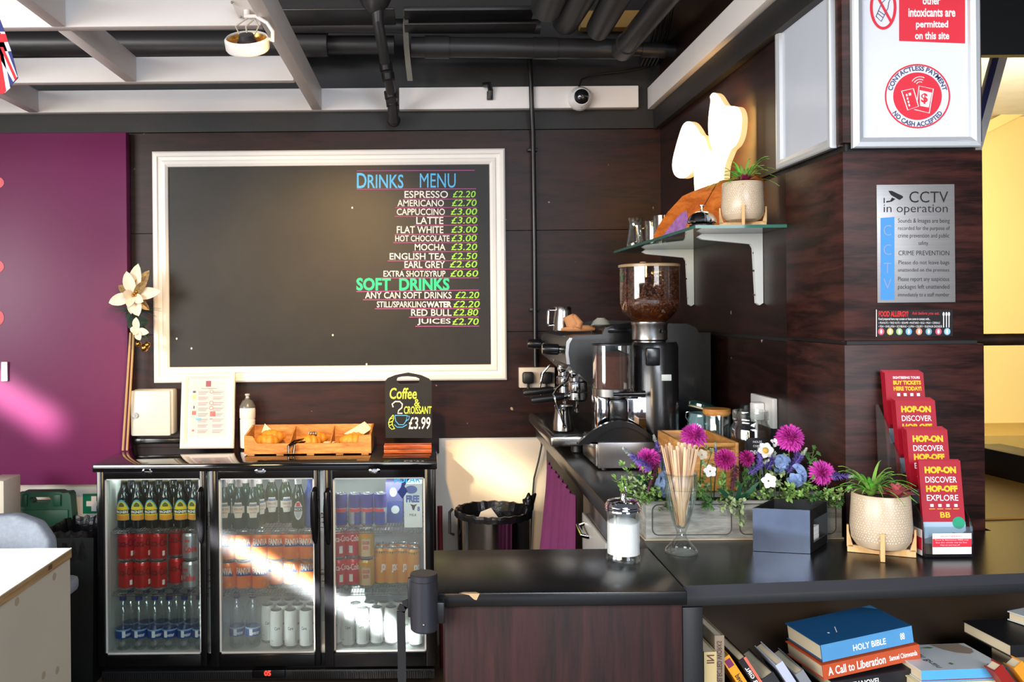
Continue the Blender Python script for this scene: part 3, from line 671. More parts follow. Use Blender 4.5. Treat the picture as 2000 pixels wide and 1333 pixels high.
for i, x in enumerate((243, 270, 297, 325, 354, 381)): put(cider, x, 3.635, Z1a, f'dark cider bottle with yellow label, {ordn(i)} from the left behind the left fridge door', random.uniform(-.25, .35), 'cider bottles on the top shelf', 1000)
for i, x in enumerate((257, 284, 311, 340, 368)): put(cider, x, 3.71, Z1a, f'dark cider bottle in the back row, {ordn(i)} from the left behind the left fridge door', random.uniform(-.3, .3), 'cider bottles on the top shelf', 1000)
for lay, z in ((0, Z1b), (1, Z1b+.1165)):
    for i, (x, D) in enumerate(((247, 3.635), (278, 3.635), (310, 3.635), (345, 3.69))):
        put(cola, x, D, z, f'red cola can with dark script, {ordn(i)} from the left in the {"lower" if lay == 0 else "upper"} layer', random.uniform(-.5, .5), 'red cola cans behind the left door')
    put(diet, 372, 3.64, z, f'silver diet cola can in the {"lower" if lay == 0 else "upper"} layer behind the left fridge door', random.uniform(-.2, .3), 'silver cans behind the left door')
for lay, z in ((0, Z2b), (1, Z2b+.1165)):
    for i, (x, D) in enumerate(((446, 3.63), (476, 3.63), (508, 3.63), (539, 3.68 if lay == 0 else 3.63), (570, 3.68 if lay == 0 else 3.63), (600, 3.68 if lay == 0 else 3.63))):
        put(fanta, x, D, z, f'orange soda can, {ordn(i)} from the left in the {"lower" if lay == 0 else "upper"} middle door layer', random.uniform(-.35, .3), 'orange soda cans behind the middle door')
for i, (x, D) in enumerate(((438, 3.64), (467, 3.64), (494, 3.64), (531, 3.74), (558, 3.74))):
    put(lager, x, D, Z2a, f'green beer bottle with cream hexagonal label, {ordn(i)} from the left behind the middle door', random.uniform(-.1, .25) if i != 4 else .35, 'green beer bottles on the top shelf', 1000)
for i, (x, D) in enumerate(((450, 3.72), (480, 3.72), (506, 3.70))):
    put(lager, x, D, Z2a, f'green beer bottle in the back row, {ordn(i)} from the left behind the middle door', random.uniform(.4, .9), 'green beer bottles on the top shelf', 1000)
put(zero, 583, 3.64, Z2a, 'green beer bottle with oval silver label near the right of the middle door', .1, None, 1000)
put(blueb, 607, 3.67, Z2a, 'blue bottle at the right edge of the top shelf behind the middle door', 0, None, 1000)
# water bottles
WAT = glass('water bottle plastic', (250, 252, 251), .12, .6, .08)
mb = MB(); mb.lathe([(.022, 0), (.029, .004), (.0305, .012), (.029, .025), (.0305, .038), (.0305, .088), (.028, .1), (.0305, .112), (.0295, .124), (.031, .136), (.029, .156), (.022, .177), (.0135, .192), (.0125, .2)], 24, cap1=False)
water = mb.build('water_bottle', WAT); tag(water, 'x', 'bottle')
m2 = MB(); m2.lathe([(.0138, .197), (.0142, .199), (.0142, .214), (.012, .2165), (.001, .2165)], 22); m2.build('cap', mat('navy cap', (40, 46, 120), .4), water)
m2 = MB(); m2.lathe([(.0309, .048), (.0309, .084)], 28, cap0=False, cap1=False); patch(m2, wrap(.0309, .066, .026, .42, PF-.1), 1); m2.text('water', wrap(.0309, .062, .012, 1.1, PF+.5), 1, .02)
m2.lathe([(.0310, .078), (.0310, .084)], 28, mi=2, cap0=False, cap1=False)
m2.build('label', [mat('blue water label', (40, 76, 150), .4), INKW, mat('light water label', (150, 186, 220), .4)], water)
for i, x in enumerate((241, 272, 303, 331, 361, 390)): put(water, x, 3.63, ZF, f'small blue labelled water bottle, {ordn(i)} from left at the front, left door', random.uniform(-.4, .5), 'water bottles on the fridge floor', 1240)
for i, x in enumerate((256, 287, 316, 345, 374)): put(water, x, 3.705, ZF, f'small water bottle in the back row, {ordn(i)} from the left behind the left door', random.uniform(-.4, .5), 'water bottles on the fridge floor', 1240)
for i, x in enumerate((463, 494)): put(water, x, 3.645, ZF, f'small water bottle on the {("left", "right")[i]} of the pair on the floor behind the middle door', random.uniform(-.4, .1), 'water bottles on the fridge floor', 1240)
fr_w = [(540, 3.625), (568, 3.625), (598, 3.625), (523, 3.69), (552, 3.69), (582, 3.69), (610, 3.69), (538, 3.755), (566, 3.755), (597, 3.755)]
for i, (x, D) in enumerate(fr_w): put(slimw, x, D, ZF, f'tall white can in the {("front", "second", "third")[0 if i < 3 else 1 if i < 7 else 2]} row, {ordn(i if i < 3 else i-3 if i < 7 else i-7)} from left, middle door', random.uniform(-.3, .3), 'white cans behind the middle door', 1240)
fr_w = [(680, 3.63), (708, 3.64), (736, 3.65), (764, 3.65), (812, 3.63), (658, 3.66), (790, 3.66), (695, 3.70), (722, 3.71), (750, 3.715), (780, 3.72)]
nm = ['second', 'third', 'fourth', 'fifth', 'seventh', 'first', 'sixth']
for i, (x, D) in enumerate(fr_w): put(slimw, x, D, ZF, f'tall white can, {nm[i]} from left at the front, right door' if i < 7 else f'tall white can, {ordn(i-7)} from left in the back row, right door', random.uniform(-.3, .3), 'white cans behind the right door', 1240)
for i, x in enumerate((666, 692, 717, 743)): put(slimb, x, 3.66, Z3a, f'slim blue and silver energy drink can, {ordn(i)} from the left on the top shelf', (-.2, .5, .25, -.6)[i], 'energy drink cans', 1000)
for lay, z in ((0, Z3b), (1, Z3b+.1165)):
    for i, x in enumerate((661, 689)): put(classic, x, 3.67+.01*i, z, f'bright red white-script cola can, {("left", "right")[i]} one in the {"lower" if lay == 0 else "upper"} layer, right door', (.3, -.3)[i], 'bright red cola cans')
    put(ginger, 716, 3.66, z, f'gold and cream ginger drink can in the {"lower" if lay == 0 else "upper"} layer behind the right door', .1, 'gold cans')
for i, (x, D) in enumerate(((744, 3.685), (765, 3.68), (786, 3.685), (807, 3.665))): put(slimo, x, D, Z3b, f'slim orange drink can with green band, {ordn(i)} from the left behind the right door', .2, 'slim orange cans')
for i, (x, D) in enumerate(((745, 3.75), (766, 3.745), (787, 3.75), (808, 3.735))): put(slimo, x, D, Z3b, f'slim orange drink can in the back row, {ordn(i)} from the left behind the right door', .2, 'slim orange cans')
# cartons
def carton(px0, px1, y0, y1, D, dp, z, mats, label, deco):
    p, q = P(px0, y0, D), P(px1, y1, D); h = (p.z-q.z)
    r = thing('carton', label, 'carton', ((p.x+q.x)/2, D+dp/2, z))
    mb = MB(); mb.b2((p.x, D, z), (q.x, D+dp, z+h), .0015); mb.build('body', mats[0], r, True)
    for nm_, m, mk in deco:
        mb = MB(); mk(mb); mb.build(nm_, m, r, True)
NAVY = mat('navy carton', (48, 72, 150), .45)
carton(753, 787, 978, 1019, 3.70, .1, Z3a, [NAVY], 'blue carton with a white disc standing behind the white milk carton, lower of two', [('disc', PAPER, lambda mb: mb.poly([P(772+8*math.cos(t), 996+8*math.sin(t), 3.698) for t in [2*PI*i/20 for i in range(20)]]))])
zc = Z3a+P(770, 978, 3.7).z-P(770, 1019, 3.7).z
carton(753, 787, 938, 976, 3.70, .1, zc+.001, [mat('lilac carton', (120, 116, 178), .45)], 'lilac carton with a white disc stacked on the blue carton', [('disc', PAPER, lambda mb: mb.poly([P(768+7*math.cos(t), 962+9*math.sin(t), 3.698) for t in [2*PI*i/20 for i in range(20)]]))])
D = 3.62
def oval(mb, x, y, a, b, D, n=24): mb.poly([P(x+a*math.cos(t), y+b*math.sin(t), D) for t in [2*PI*i/n for i in range(n)]])
carton(789, 825, 945, 1031, D, .09, Z3a, [PAPER], 'white milk carton with blue lettering on the top shelf behind the right door', [
    ('cloud_print', mat('carton blue print', (70, 96, 180), .5), lambda mb: (oval(mb, 803, 957, 12, 8, D-.001), mb.tpx('FREE', (793, 968, 819, 982), D-.0012, 0, .06))),
    ('cow_print', INKK, lambda mb: (mb.ppx([(801, 985), (808, 987), (815, 985), (811, 990), (809, 997), (806, 997), (804, 990)], D-.001), mb.tpx('MILK', (800, 1004, 814, 1009), D-.001))),
    ('figure_print', mat('carton blue print', (70, 96, 180), .5), lambda mb: mb.tpx('8', (815, 990, 820, 999), D-.001, 0, .04))])
# ================================================================== on top of the fridge
ZT_ = ZTOP+.001
# key cabinet on the wall
p, q = P(255, 853, 3.9), P(334, 762, 3.9)
r = thing('key_cabinet', 'small cream metal key cabinet on the wall left of the framed notice', 'cabinet', ((p.x+q.x)/2, 3.985, p.z))
CRM = mat('cream enamel', (214, 214, 206), .35, var=.03)
mb = MB(); mb.b2((p.x+.006, 3.92, p.z+.004), (q.x+.004, 3.985, q.z), .008); mb.build('body', CRM, r, True)
mb = MB(); mb.b2((p.x, 3.90, p.z), (q.x-.004, 3.918, q.z-.002), .008); d = mb.build('door', CRM, r, True)
c = P(265, 812, 3.9); mb = MB(); mb.cyl(c, c+V((0, -.008, 0)), .013, .012, 20); mb.b2(c+V((-.0012, -.0095, -.006)), c+V((.0012, -.007, .006))); mb.build('lock', STEEL, d, True)
# framed notice leaning on the board
zb = ZT_
p, q = P(353, 870, 3.89), P(460, 729, 3.93); hN = (q.z-zb)
r = thing('framed_notice', 'white framed house rules notice leaning on the chalkboard', 'picture frame', ((p.x+q.x)/2, 3.90, zb))
tilt = math.atan2(.045, hN); Mn = Matrix.Translation((p.x/2+q.x/2, 3.892, zb+.004)) @ Matrix.Rotation(-tilt, 4, 'X'); wN = (q.x-p.x)
def NT(m, M): m.v = [M @ v for v in m.v]; return m
mb = frame_mb(-wN/2, wN/2, 0, hN, .026, [(0, 0), (0, .018), (.25, .024), (.6, .02), (1, .008)], .0); mb.b2((-wN/2+.004, -.001, .004), (wN/2-.004, .004, hN-.004))
NT(mb, Mn).build('frame', FRM, r, True, sharp=20)
mb = MB(); mb.b2((-wN/2+.022, -.004, .022), (wN/2-.022, -.001, hN-.022)); NT(mb, Mn).build('mount', PAPER, r, True)
mb = MB(); hw, h0, h1 = wN/2-.036, .05, hN-.034; mb.b2((-hw, -.0052, h0), (hw, -.004, h1)); NT(mb, Mn).build('sheet', mat('pale notice sheet', (206, 194, 198), .6), r, True)
def NB(u, v, y=-.0058): return V((-hw+2*hw*u, y, h0+(h1-h0)*v))
def nrect(mb, u0, v0, u1, v1): mb.poly([NB(u0, v0), NB(u1, v0), NB(u1, v1), NB(u0, v1)])
def nring(mb, u, v, rr, w=.25): 
    n = 20; a = [NB(u, v)+V((rr*math.cos(t), 0, rr*math.sin(t))) for t in [2*PI*i/n for i in range(n)]]; b = [NB(u, v)+V((rr*(1-w)*math.cos(t), 0, rr*(1-w)*math.sin(t))) for t in [2*PI*i/n for i in range(n)]]
    for i in range(n): mb.poly([a[i], a[(i+1) % n], b[(i+1) % n], b[i]])
mb = MB(); nrect(mb, .42, .89, .56, .995); mb.text('House Regulations', lambda u, v: NB(.30+.42*u, .845+.025*v), 0, .01); NT(mb, Mn).build('notice_heading', mat('plum print', (140, 80, 96), .6), r, True)
mb = MB()
for k in range(8):
    for j in range(3):
        nrect(mb, .22, .80-k*.098-j*.022, .50-.03*j, .806-k*.098-j*.022); nrect(mb, .62, .80-k*.098-j*.022, .92-.04*j, .806-k*.098-j*.022)
NT(mb, Mn).build('notice_text', mat('grey notice print', (104, 96, 100), .6), r, True)
mb = MB(); nrect(mb, .55, .36, .70, .45); nring(mb, .58, .80, .008); nring(mb, .58, .60, .009); nring(mb, .58, .51, .009); nrect(mb, .06, .39, .17, .46); nrect(mb, .07, .10, .13, .13); NT(mb, Mn).build('red_symbols', mat('notice red', (224, 110, 110), .6), r, True)
mb = MB(); nrect(mb, .07, .78, .15, .82); nrect(mb, .09, .50, .13, .55); nrect(mb, .54, .31, .62, .32); NT(mb, Mn).build('grey_symbols', mat('notice grey', (90, 92, 100), .6), r, True)
mb = MB(); nrect(mb, .16, .29, .32, .34); NT(mb, Mn).build('blue_symbol', mat('notice blue', (120, 186, 214), .6), r, True)
mb = MB(); nrect(mb, .07, .68, .15, .74); NT(mb, Mn).build('yellow_symbol', mat('notice yellow', (240, 214, 110), .6), r, True)
# sports bottle
c = P(484, 870, 3.92); c.z = ZT_
r = thing('sports_bottle', 'white sports bottle with grey cap beside the framed notice', 'bottle', c)
mb = MB(); mb.lathe([(.026, 0), (.032, .003), (.033, .012), (.033, .118), (.0335, .122), (.0318, .126), (.0318, .129), (.0345, .134), (.0345, .168), (.033, .176), (.030, .18)], 32, Matrix.Translation(c)); mb.build('body', mat('white bottle plastic', (232, 228, 224), .35), r, True)
mb = MB(); mb.lathe([(.0345, .178), (.0345, .184), (.028, .196), (.021, .208), (.012, .213), (.012, .219)], 28, Matrix.Translation(c)); k = mb.build('cap', mat('grey smoked cap', (96, 98, 96), .3), r, True)
mb = MB(); mb.lathe([(.008, .216), (.008, .228), (.011, .231), (.011, .237), (.004, .239)], 20, Matrix.Translation(c)); mb.build('spout', mat('pale grey cap', (176, 176, 172), .3), k, True)
# croissant crate
x0, x1 = P(477, 880, 3.720).x, P(725, 880, 3.720).x; y0, y1 = 3.72, 3.90
zb = ZT_
CR = wood('orange crate wood', (150, 92, 40), (216, 154, 84), (1.5, 6, 8), 4, .5, 0, (.3, .7), .08)
r = thing('pastry_crate', 'shallow wooden pastry crate with three compartments on the fridge', 'crate', ((x0+x1)/2, (y0+y1)/2, zb))
x0b, x1b = x0, x1; hC = .098
def wallb(p, q, h0, h1, t):   # board from p to q, height h0 at p, h1 at q
    p, q = V(p), V(q); d = (q-p).normalized(); n = V((-d.y, d.x, 0))*t
    vs = [p, q, q+n, p+n, p+V((0, 0, h0)), q+V((0, 0, h1)), q+n+V((0, 0, h1)), p+n+V((0, 0, h0))]
    m = MB(); m.add(vs, [(3, 2, 1, 0), (4, 5, 6, 7), (0, 1, 5, 4), (1, 2, 6, 5), (2, 3, 7, 6), (3, 0, 4, 7)]); return m
zc0 = zb+.006
mb = wallb((x0, y0, zc0), (x1, y0, zc0), .042, .042, .008); mb.build('front_board', CR, r, True)
mb = MB(); mb.add([(x0, y0-.0005, zc0+.04), (x0+.055, y0-.0005, zc0+.04), (x0+.035, y0-.0005, hC+zc0-.026), (x0, y0-.0005, hC+zc0-.022), (x0, y0+.008, zc0+.04), (x0+.055, y0+.008, zc0+.04), (x0+.035, y0+.008, hC+zc0-.026), (x0, y0+.008, hC+zc0-.022)], [(0, 1, 2, 3), (7, 6, 5, 4), (1, 5, 6, 2), (2, 6, 7, 3), (0, 3, 7, 4)]); mb.build('front_ear', CR, r, True); mb = MB()
mb.add([(x1, y0-.0005, zc0+.04), (x1-.055, y0-.0005, zc0+.04), (x1-.05, y0-.0005, hC+zc0-.026), (x1, y0-.0005, hC+zc0-.022), (x1, y0+.008, zc0+.04), (x1-.055, y0+.008, zc0+.04), (x1-.05, y0+.008, hC+zc0-.026), (x1, y0+.008, hC+zc0-.022)], [(3, 2, 1, 0), (4, 5, 6, 7), (2, 6, 5, 1), (3, 7, 6, 2), (4, 7, 3, 0)])
mb.build('front_ear', CR, r, True)
wallb((x0, y1, zc0), (x1, y1, zc0), hC, hC, .008).build('back_board', CR, r, True)
wallb((x0+.008, y0+.008, zc0), (x0+.008, y1, zc0), hC-.022, hC, .008).build('side_board', CR, r, True)
wallb((x1, y0+.008, zc0), (x1, y1, zc0), hC-.022, hC, .008).build('side_board', CR, r, True)
for f in (.36, .68): wallb((x0+(x1-x0)*f, y0+.008, zc0+.006), (x0+(x1-x0)*f, y1, zc0+.006), .036, hC-.012, .005).build('divider', CR, r, True)
mb = MB(); mb.b2((x0, y0, zc0-.001), (x1, y1, zc0+.006)); mb.build('base', CR, r, True)
mb = MB()
for f in (.05, .28, .52, .75, .95):
    xx = x0+(x1-x0)*f; mb.b2((xx-.015, y0+.004, zb-.001), (xx+.015, y1, zc0))
mb.build('foot', CR, r, True)
# croissants
CROI = mat('golden croissant', (228, 150, 46), .5, var=.28, nscale=40, bump=.3, bscale=40)
def croissant(c, L, rz, lab, h=.03):
    mb = MB(); n = 42; pts = []; rs = []
    for i in range(n):
        t = i/(n-1); a = (t-.5)*2.2
        pts.append(V((math.sin(a)*L*.55, (1-math.cos(a))*L*.42, h)))
        seg = abs(math.sin(t*PI*5.5)); rs.append((.006+.026*math.sin(PI*t)**.8)*(.86+.14*seg))
    mb.tube(pts, rs, 14)
    T = Matrix.Translation(c) @ Matrix.Rotation(rz, 4, 'Z')
    o = mb.build('croissant', CROI); o.location = c; o.rotation_euler = (0, 0, rz)
    return tag(o, lab, 'croissant', 'croissants in the crate')
xs = lambda f: x0+(x1-x0)*f
croissant((xs(.15), 3.785, zc0+.011), .105, .1, 'croissant heaped in the left compartment of the crate, in front')
croissant((xs(.17), 3.85, zc0+.022), .105, -.15, 'croissant heaped in the left compartment of the crate, behind the front one')
croissant((xs(.50), 3.785, zc0+.011), .095, .3, 'croissant in the middle compartment, in front under the tongs', .026)
croissant((xs(.53), 3.85, zc0+.014), .095, -.2, 'croissant in the middle compartment against the back board')
croissant((xs(.84), 3.785, zc0+.011), .105, .05, 'croissant in the right compartment in front of the paper')
croissant((xs(.85), 3.855, zc0+.012), .095, .2, 'croissant in the right compartment below the paper sheet', .026)
GP = mat('greaseproof paper', (236, 220, 196), .7, var=.05)
def sheet(pts, name, lab):
    mb = MB(); n = V((0, .0012, .0006)); pts = [V(p) for p in pts]
    mb.add(pts+[p+n for p in pts], [(0, 1, 2, 3), (7, 6, 5, 4), (0, 4, 5, 1), (1, 5, 6, 2), (2, 6, 7, 3), (3, 7, 4, 0)]); solo(mb, name, GP, lab, 'paper')
sheet([P(508, 852, 3.855), P(532, 850, 3.865), P(530, 840, 3.895), P(517, 828, 3.895)], 'paper_sheet', 'crumpled cream paper in the left compartment of the crate')
sheet([P(672, 848, 3.840), P(705, 852, 3.855), P(727, 838, 3.895), P(712, 824, 3.900)], 'paper_sheet', 'crumpled cream paper standing in the right compartment of the crate')
sheet([P(629, 868, 3.760), P(648, 868, 3.755), P(655, 863, 3.800), P(634, 863, 3.800)], 'paper_sheet', 'cream paper corner in the middle compartment')
# tongs
TONG = mat('dark tong steel', (120, 112, 104), .2, 1)
r = thing('serving_tongs', 'dark steel serving tongs lying across the pastry crate', 'tongs', P(590, 860, 3.770))
mb = MB(); mb.tube([P(562, 872, 3.705), P(575, 862, 3.720), P(595, 858, 3.770), P(605, 851, 3.800)], .006, 10, flat=.5); mb.build('arm', TONG, r, True)
mb = MB(); mb.tube([P(562, 872, 3.708), P(578, 866, 3.720), P(596, 864, 3.760), P(606, 860, 3.780)], .006, 10, flat=.5); mb.build('arm', TONG, r, True)
mb = MB(); c = P(611, 850, 3.810)
for i in range(4): mb.b2(c+V((-.018+i*.010, -.005, -.012)), c+V((-.013+i*.010, .004, .013)), .001)
mb.b2(c+V((-.018, -.005, .009)), c+V((.017, .004, .014)), .001); mb.b2(c+V((-.018, -.005, -.013)), c+V((.017, .004, -.009)), .001); mb.build('slotted_head', TONG, r, True)
mb = MB(); mb.tube([P(563, 870, 3.706), P(563, 886, 3.708)], .006, 10, flat=.6); mb.tube([P(575, 868, 3.706), P(573, 886, 3.708)], .006, 10, flat=.6); mb.build('spring_end', TONG, r, True)
# coffee and croissant sign
c = P(797, 884, 3.750); c.z = ZT_
r = thing('tabletop_sign', 'small black chalk sign for coffee and croissant in a wooden foot', 'sign', c)
FOOT = wood('varnished foot wood', (140, 58, 14), (196, 98, 34), (1, 5, 6), 4, .3, .3)
mb = MB(); x0, x1 = P(750, 870, 3.750).x, P(843, 870, 3.750).x
mb.b2((x0, 3.735, ZT_), (x1, 3.795, ZT_+.017), .002); mb.b2((x0, 3.730, ZT_+.018), (x1, 3.752, ZT_+.036), .003); mb.b2((x0, 3.77, ZT_+.018), (x1, 3.79, ZT_+.036), .003); mb.build('foot', FOOT, r, True)
D = 3.758
ol = [(753, 856), (752, 745), (757, 739), (772, 733), (797, 728), (822, 733), (838, 740), (843, 747), (844, 856)]
hole = [(775, 742), (777, 738), (785, 736), (797, 735.5), (812, 737), (819, 740), (819, 746), (817, 750), (780, 751), (775, 747)]
bm = bmesh.new()
def loop(pts): 
    vs = [bm.verts.new(P(x, y, D)) for x, y in pts]; return [bm.edges.new((vs[i], vs[(i+1) % len(vs)])) for i in range(len(vs))]
es = loop(ol)+loop(hole); bmesh.ops.triangle_fill(bm, edges=es, use_beauty=True)
ret = bmesh.ops.extrude_face_region(bm, geom=bm.faces[:]); bmesh.ops.translate(bm, vec=(0, .008, 0), verts=[g for g in ret['geom'] if isinstance(g, bmesh.types.BMVert)])
bmesh.ops.recalc_face_normals(bm, faces=bm.faces)
mb = MB(); mb.bm(bm); mb.build('board', BOARD, r, True)
D -= .0012
CKY = mat('lime chalk', (214, 236, 80), .7, var=.05)
mb = MB(); mb.tpx('Coffee', (761, 758, 814, 780), D, 0, .015, .12); mb.tpx('&', (809, 780, 820, 794), D, 0, .01); mb.tpx('CROISSANT', (789, 794, 843, 809), D, 0, .015, .1)
def cl(mb, pts, rr=.0019): mb.tube([P(x, y, D) for x, y in pts], rr, 6)
mb.build('lime_lettering', CKY, r, True); mb = MB(); cl(mb, [(768, 811), (762, 818), (759, 826), (760, 834), (765, 839), (771, 838)]); cl(mb, [(768, 811), (769, 818), (766, 826), (767, 832), (771, 838)])
for y in (817, 823, 829): cl(mb, [(760, y+3), (767, y)])
mb.build('croissant_drawing', CKY, r, True)
mb = MB(); mb.tpx('£3.99', (798, 815, 841, 839), D, 0, .015, .1); mb.build('white_lettering', CKW, r, True); mb = MB(); cl(mb, [(768, 796), (766, 790), (772, 785), (781, 785), (786, 790), (785, 797), (779, 802), (777, 808), (786, 808)], .0032); mb.build('steam_drawing', CKW, r, True)
mb = MB(); cl(mb, [(771, 812), (795, 812), (794, 822), (788, 830), (779, 830), (773, 823), (771, 812)]); cl(mb, [(794, 813), (800, 814), (798, 820), (792, 823)]); cl(mb, [(770, 830), (776, 835), (786, 835), (795, 830)]); mb.build('blue_drawing', CKB, r, True)
# poinsettia on canes
r = thing('poinsettia_spray', 'white and gold artificial poinsettia spray tied to canes', 'artificial flower', P(248, 872, 3.88))
PET = mat('ivory petal', (236, 224, 204), .6, var=.1, nscale=30, bump=.15, bscale=60); GLIT = mat('gold glitter petal', (170, 140, 92), .45, .4, var=.5, nscale=90); GRNL = mat('dark pine leaf', (24, 52, 36), .6, var=.2); GOLD = mat('gold bell', (196, 146, 70), .22, 1)
def leaf(mb, base, tip, w, cup=.15, n=6, nrm=V((0, -1, 0)), mi=0):
    base, tip = V(base), V(tip); d = tip-base; L = d.length; d.normalize(); s = d.cross(nrm).normalized(); k = len(mb.v)
    for i in range(n+1):
        t = i/n; ww = w*math.sin(PI*min(.98, .06+t*.92))**.8*(1 if i < n else .02); c = base+d*L*t+nrm*(cup*L*math.sin(PI*t)*.6)
        mb.v += [c-s*ww+nrm*ww*.35, c, c+s*ww+nrm*ww*.35]
    for i in range(n):
        a = k+i*3
        for j in (0, 1): mb.f.append([a+j, a+j+1, a+j+4, a+j+3]); mb.m.append(mi)
DP = 3.86
def star(cx, cy, petals, mats, name, D0=DP):
    for j, (x, y, w_, dd) in enumerate(petals):
        mb = MB(); leaf(mb, P(cx, cy, D0), P(x, y, D0-dd), w_, .12, 8); mb.build('petal', mats[j], r, True)
star(262, 578, [(270, 515, .028, .01), (292, 528, .024, .0), (314, 569, .026, .02), (292, 606, .020, .0), (271, 618, .028, .03), (256, 614, .02, .02), (212, 592, .026, .01), (231, 558, .02, .0), (247, 530, .026, .03), (288, 548, .018, .04), (250, 600, .018, .05), (240, 572, .02, .05), (280, 590, .02, .05)],
     [PET, GLIT, PET, GLIT, PET, PET, PET, GLIT, PET, GLIT, PET, PET, PET], 'x', 3.84)
star(268, 646, [(266, 620, .016, .02), (254, 642, .014, .01), (291, 650, .016, .02), (274, 665, .016, .03), (262, 655, .012, .03)], [PET]*5, 'x', 3.84)
mb = MB(); random.seed(9)
for k in range(90):
    a = random.uniform(0, 2*PI); b_ = P(262, 600, 3.87); L = random.uniform(.05, .12); e = b_+V((L*math.cos(a)*1.0, random.uniform(-.02, .02), L*math.sin(a)*.55-.01)); mb.tube([b_, e], [.0016, .0006], 4)
for (x, y) in ((250, 640), (292, 628), (290, 662), (248, 610)): leaf(mb, P(266, 630, 3.88), P(x, y, 3.87), .022)
mb.build('pine_sprig', GRNL, r, True)
mb = MB()
for dx, dy in ((0, 0), (4, -3), (-3, 4), (3, 4)): mb.ball(P(263+dx, 573+dy, 3.825), .007, 10, 8)
mb.build('flower_heart', GOLD, r, True)
for x, y in ((270, 672), (282, 680), (288, 674)): mb = MB(); mb.ball(P(x, y, 3.86), .017 if x == 282 else .013, 14, 10); mb.build('bell', GOLD, r, True)
mb = MB(); CANE = mat('pale cane', (196, 160, 110), .5, var=.12)
a = P(240, 880, 3.885); a.z = ZT_; b = P(248, 880, 3.885); b.z = ZT_
mb.tube([a, P(255, 650, 3.885)], .0052, 10); mb.tube([b, P(261, 652, 3.885)], .005, 10); mb.build('cane', CANE, r, True)
# ================================================================== worktop along the right wall
ZW = .985
DSTEEL = mat('dull worktop steel', (92, 90, 88), .3, .9, stretch=(20, 1, 1), var=.12)
r = thing('back_counter', 'steel topped back counter carrying the coffee machine along the right wall', 'counter', (.75, 3.2, 0))
mb = MB(); mb.b2((.455, 2.31, ZW-.045), (1.018, 3.90, ZW), .004); mb.build('worktop', DSTEEL, r, True)
mb = MB(); mb.b2((.50, 2.74, .02), (1.018, 3.89, ZW-.046)); mb.build('carcass', mat('dark carcass', (26, 23, 24), .6), r, True)
mb = MB(); mb.b2((.462, 2.31, .06), (1.018, 2.735, ZW-.05), .003); d = mb.build('steel_cabinet', STEEL, r, True)
mb = MB(); mb.b2((.452, 2.34, .10), (.4615, 2.70, ZW-.10), .003); mb.build('door', mat('pale enamel door', (206, 202, 194), .3), r, True)
mb = MB(); mb.tube([(.452, 2.66, .86), (.432, 2.66, .855), (.432, 2.58, .845), (.452, 2.58, .84)], .006, 10); mb.build('handle', CHROME, d, True)
# curtain
CUR = mat('magenta curtain cloth', (118, 42, 92), .8, var=.12, nscale=30, bump=.1, bscale=200)
mb = MB(); nu, nv = 90, 16
for th in (0, .004):
    k = len(mb.v)
    for i in range(nu+1):
        t = i/nu; y = 3.30-.62*t
        for j in range(nv+1):
            s = j/nv; amp = .004+.022*s
            mb.v.append(V((.425-.07*s*(1-.5*t)+amp*math.sin(t*46+s*1.1)+amp*.5*math.sin(t*19+1)+th, y-.02*s*(t-.5), ZW-.048-.80*s)))
    for i in range(nu):
        for j in range(nv):
            a_, b_ = k+i*(nv+1)+j, k+(i+1)*(nv+1)+j; f = [a_, b_, b_+1, a_+1]; mb.f.append(f if th else f[::-1]); mb.m.append(0)
solo(mb, 'curtain', CUR, 'plum curtain hanging below the coffee machine counter', 'curtain', sharp=80)
# ------------------------------------------------ espresso machine (faces left)
em = thing('espresso_machine', 'black and steel two group espresso machine on the back counter', 'coffee machine', (.70, 3.5, ZW))
DN, DFar = 3.135, 3.84
MG = mat('dark grey machine panel', (44, 44, 46), .32, var=.08, coat=.15); MK = mat('black machine panel', (20, 20, 22), .25, coat=.2)
def pp(x, y): q = P(x, y, DN); return (q.x, q.z)
TX_ = Matrix(((1, 0, 0, 0), (0, 0, 1, 0), (0, 1, 0, 0), (0, 0, 0, 1)))     # prism local (x, z, depth) -> world (x, depth, z)
def side(mb, pts, d0, d1, mi=0):
    n = len(pts); vs = [V((a, d0, b)) for a, b in pts]+[V((a, d1, b)) for a, b in pts]
    mb.add(vs, [list(range(n)), list(range(n, 2*n))[::-1]], mi); mb.add(vs, [[i, n+i, n+(i+1) % n, (i+1) % n] for i in range(n)], mi)
head = [pp(1107, 712), pp(1104, 690), pp(1106, 668), pp(1112, 660), pp(1125, 656), pp(1182, 653), pp(1182, 747), pp(1150, 748), pp(1135, 735), pp(1120, 722)]
mb = MB(); side(mb, head, DN, DFar); mb.build('head', MG, em, True)
mb = MB(); trim = [pp(1107, 712), pp(1104, 690), pp(1106, 668), pp(1112, 660), pp(1118, 661), pp(1112, 672), pp(1110, 690), pp(1113, 712)]
side(mb, trim, DN-.003, DN); mb.build('edge_highlight', STEEL, em, True)  # pale steel strip stands in for the highlight on the curved edge
rear = [pp(1176, 850), pp(1176, 660), pp(1182, 642), pp(1196, 636), pp(1240, 630), pp(1345, 633), pp(1362, 641), pp(1369, 656), pp(1371, 850)]
mb = MB(); side(mb, rear, DN+.012, DN+.03); side(mb, rear, DFar-.03, DFar-.012); mb.b2((P(1180, 650, DN).x, DN+.03, ZW+.06), (.99, DFar-.03, 1.41)); mb.build('body', MK, em, True)
mb = MB(); a = P(1184, 640, DN); mb.b2((a.x, DN+.01, 1.405), (a.x+.10, DN+.30, 1.437), .012); mb.build('cup_rail', MK, em, True)
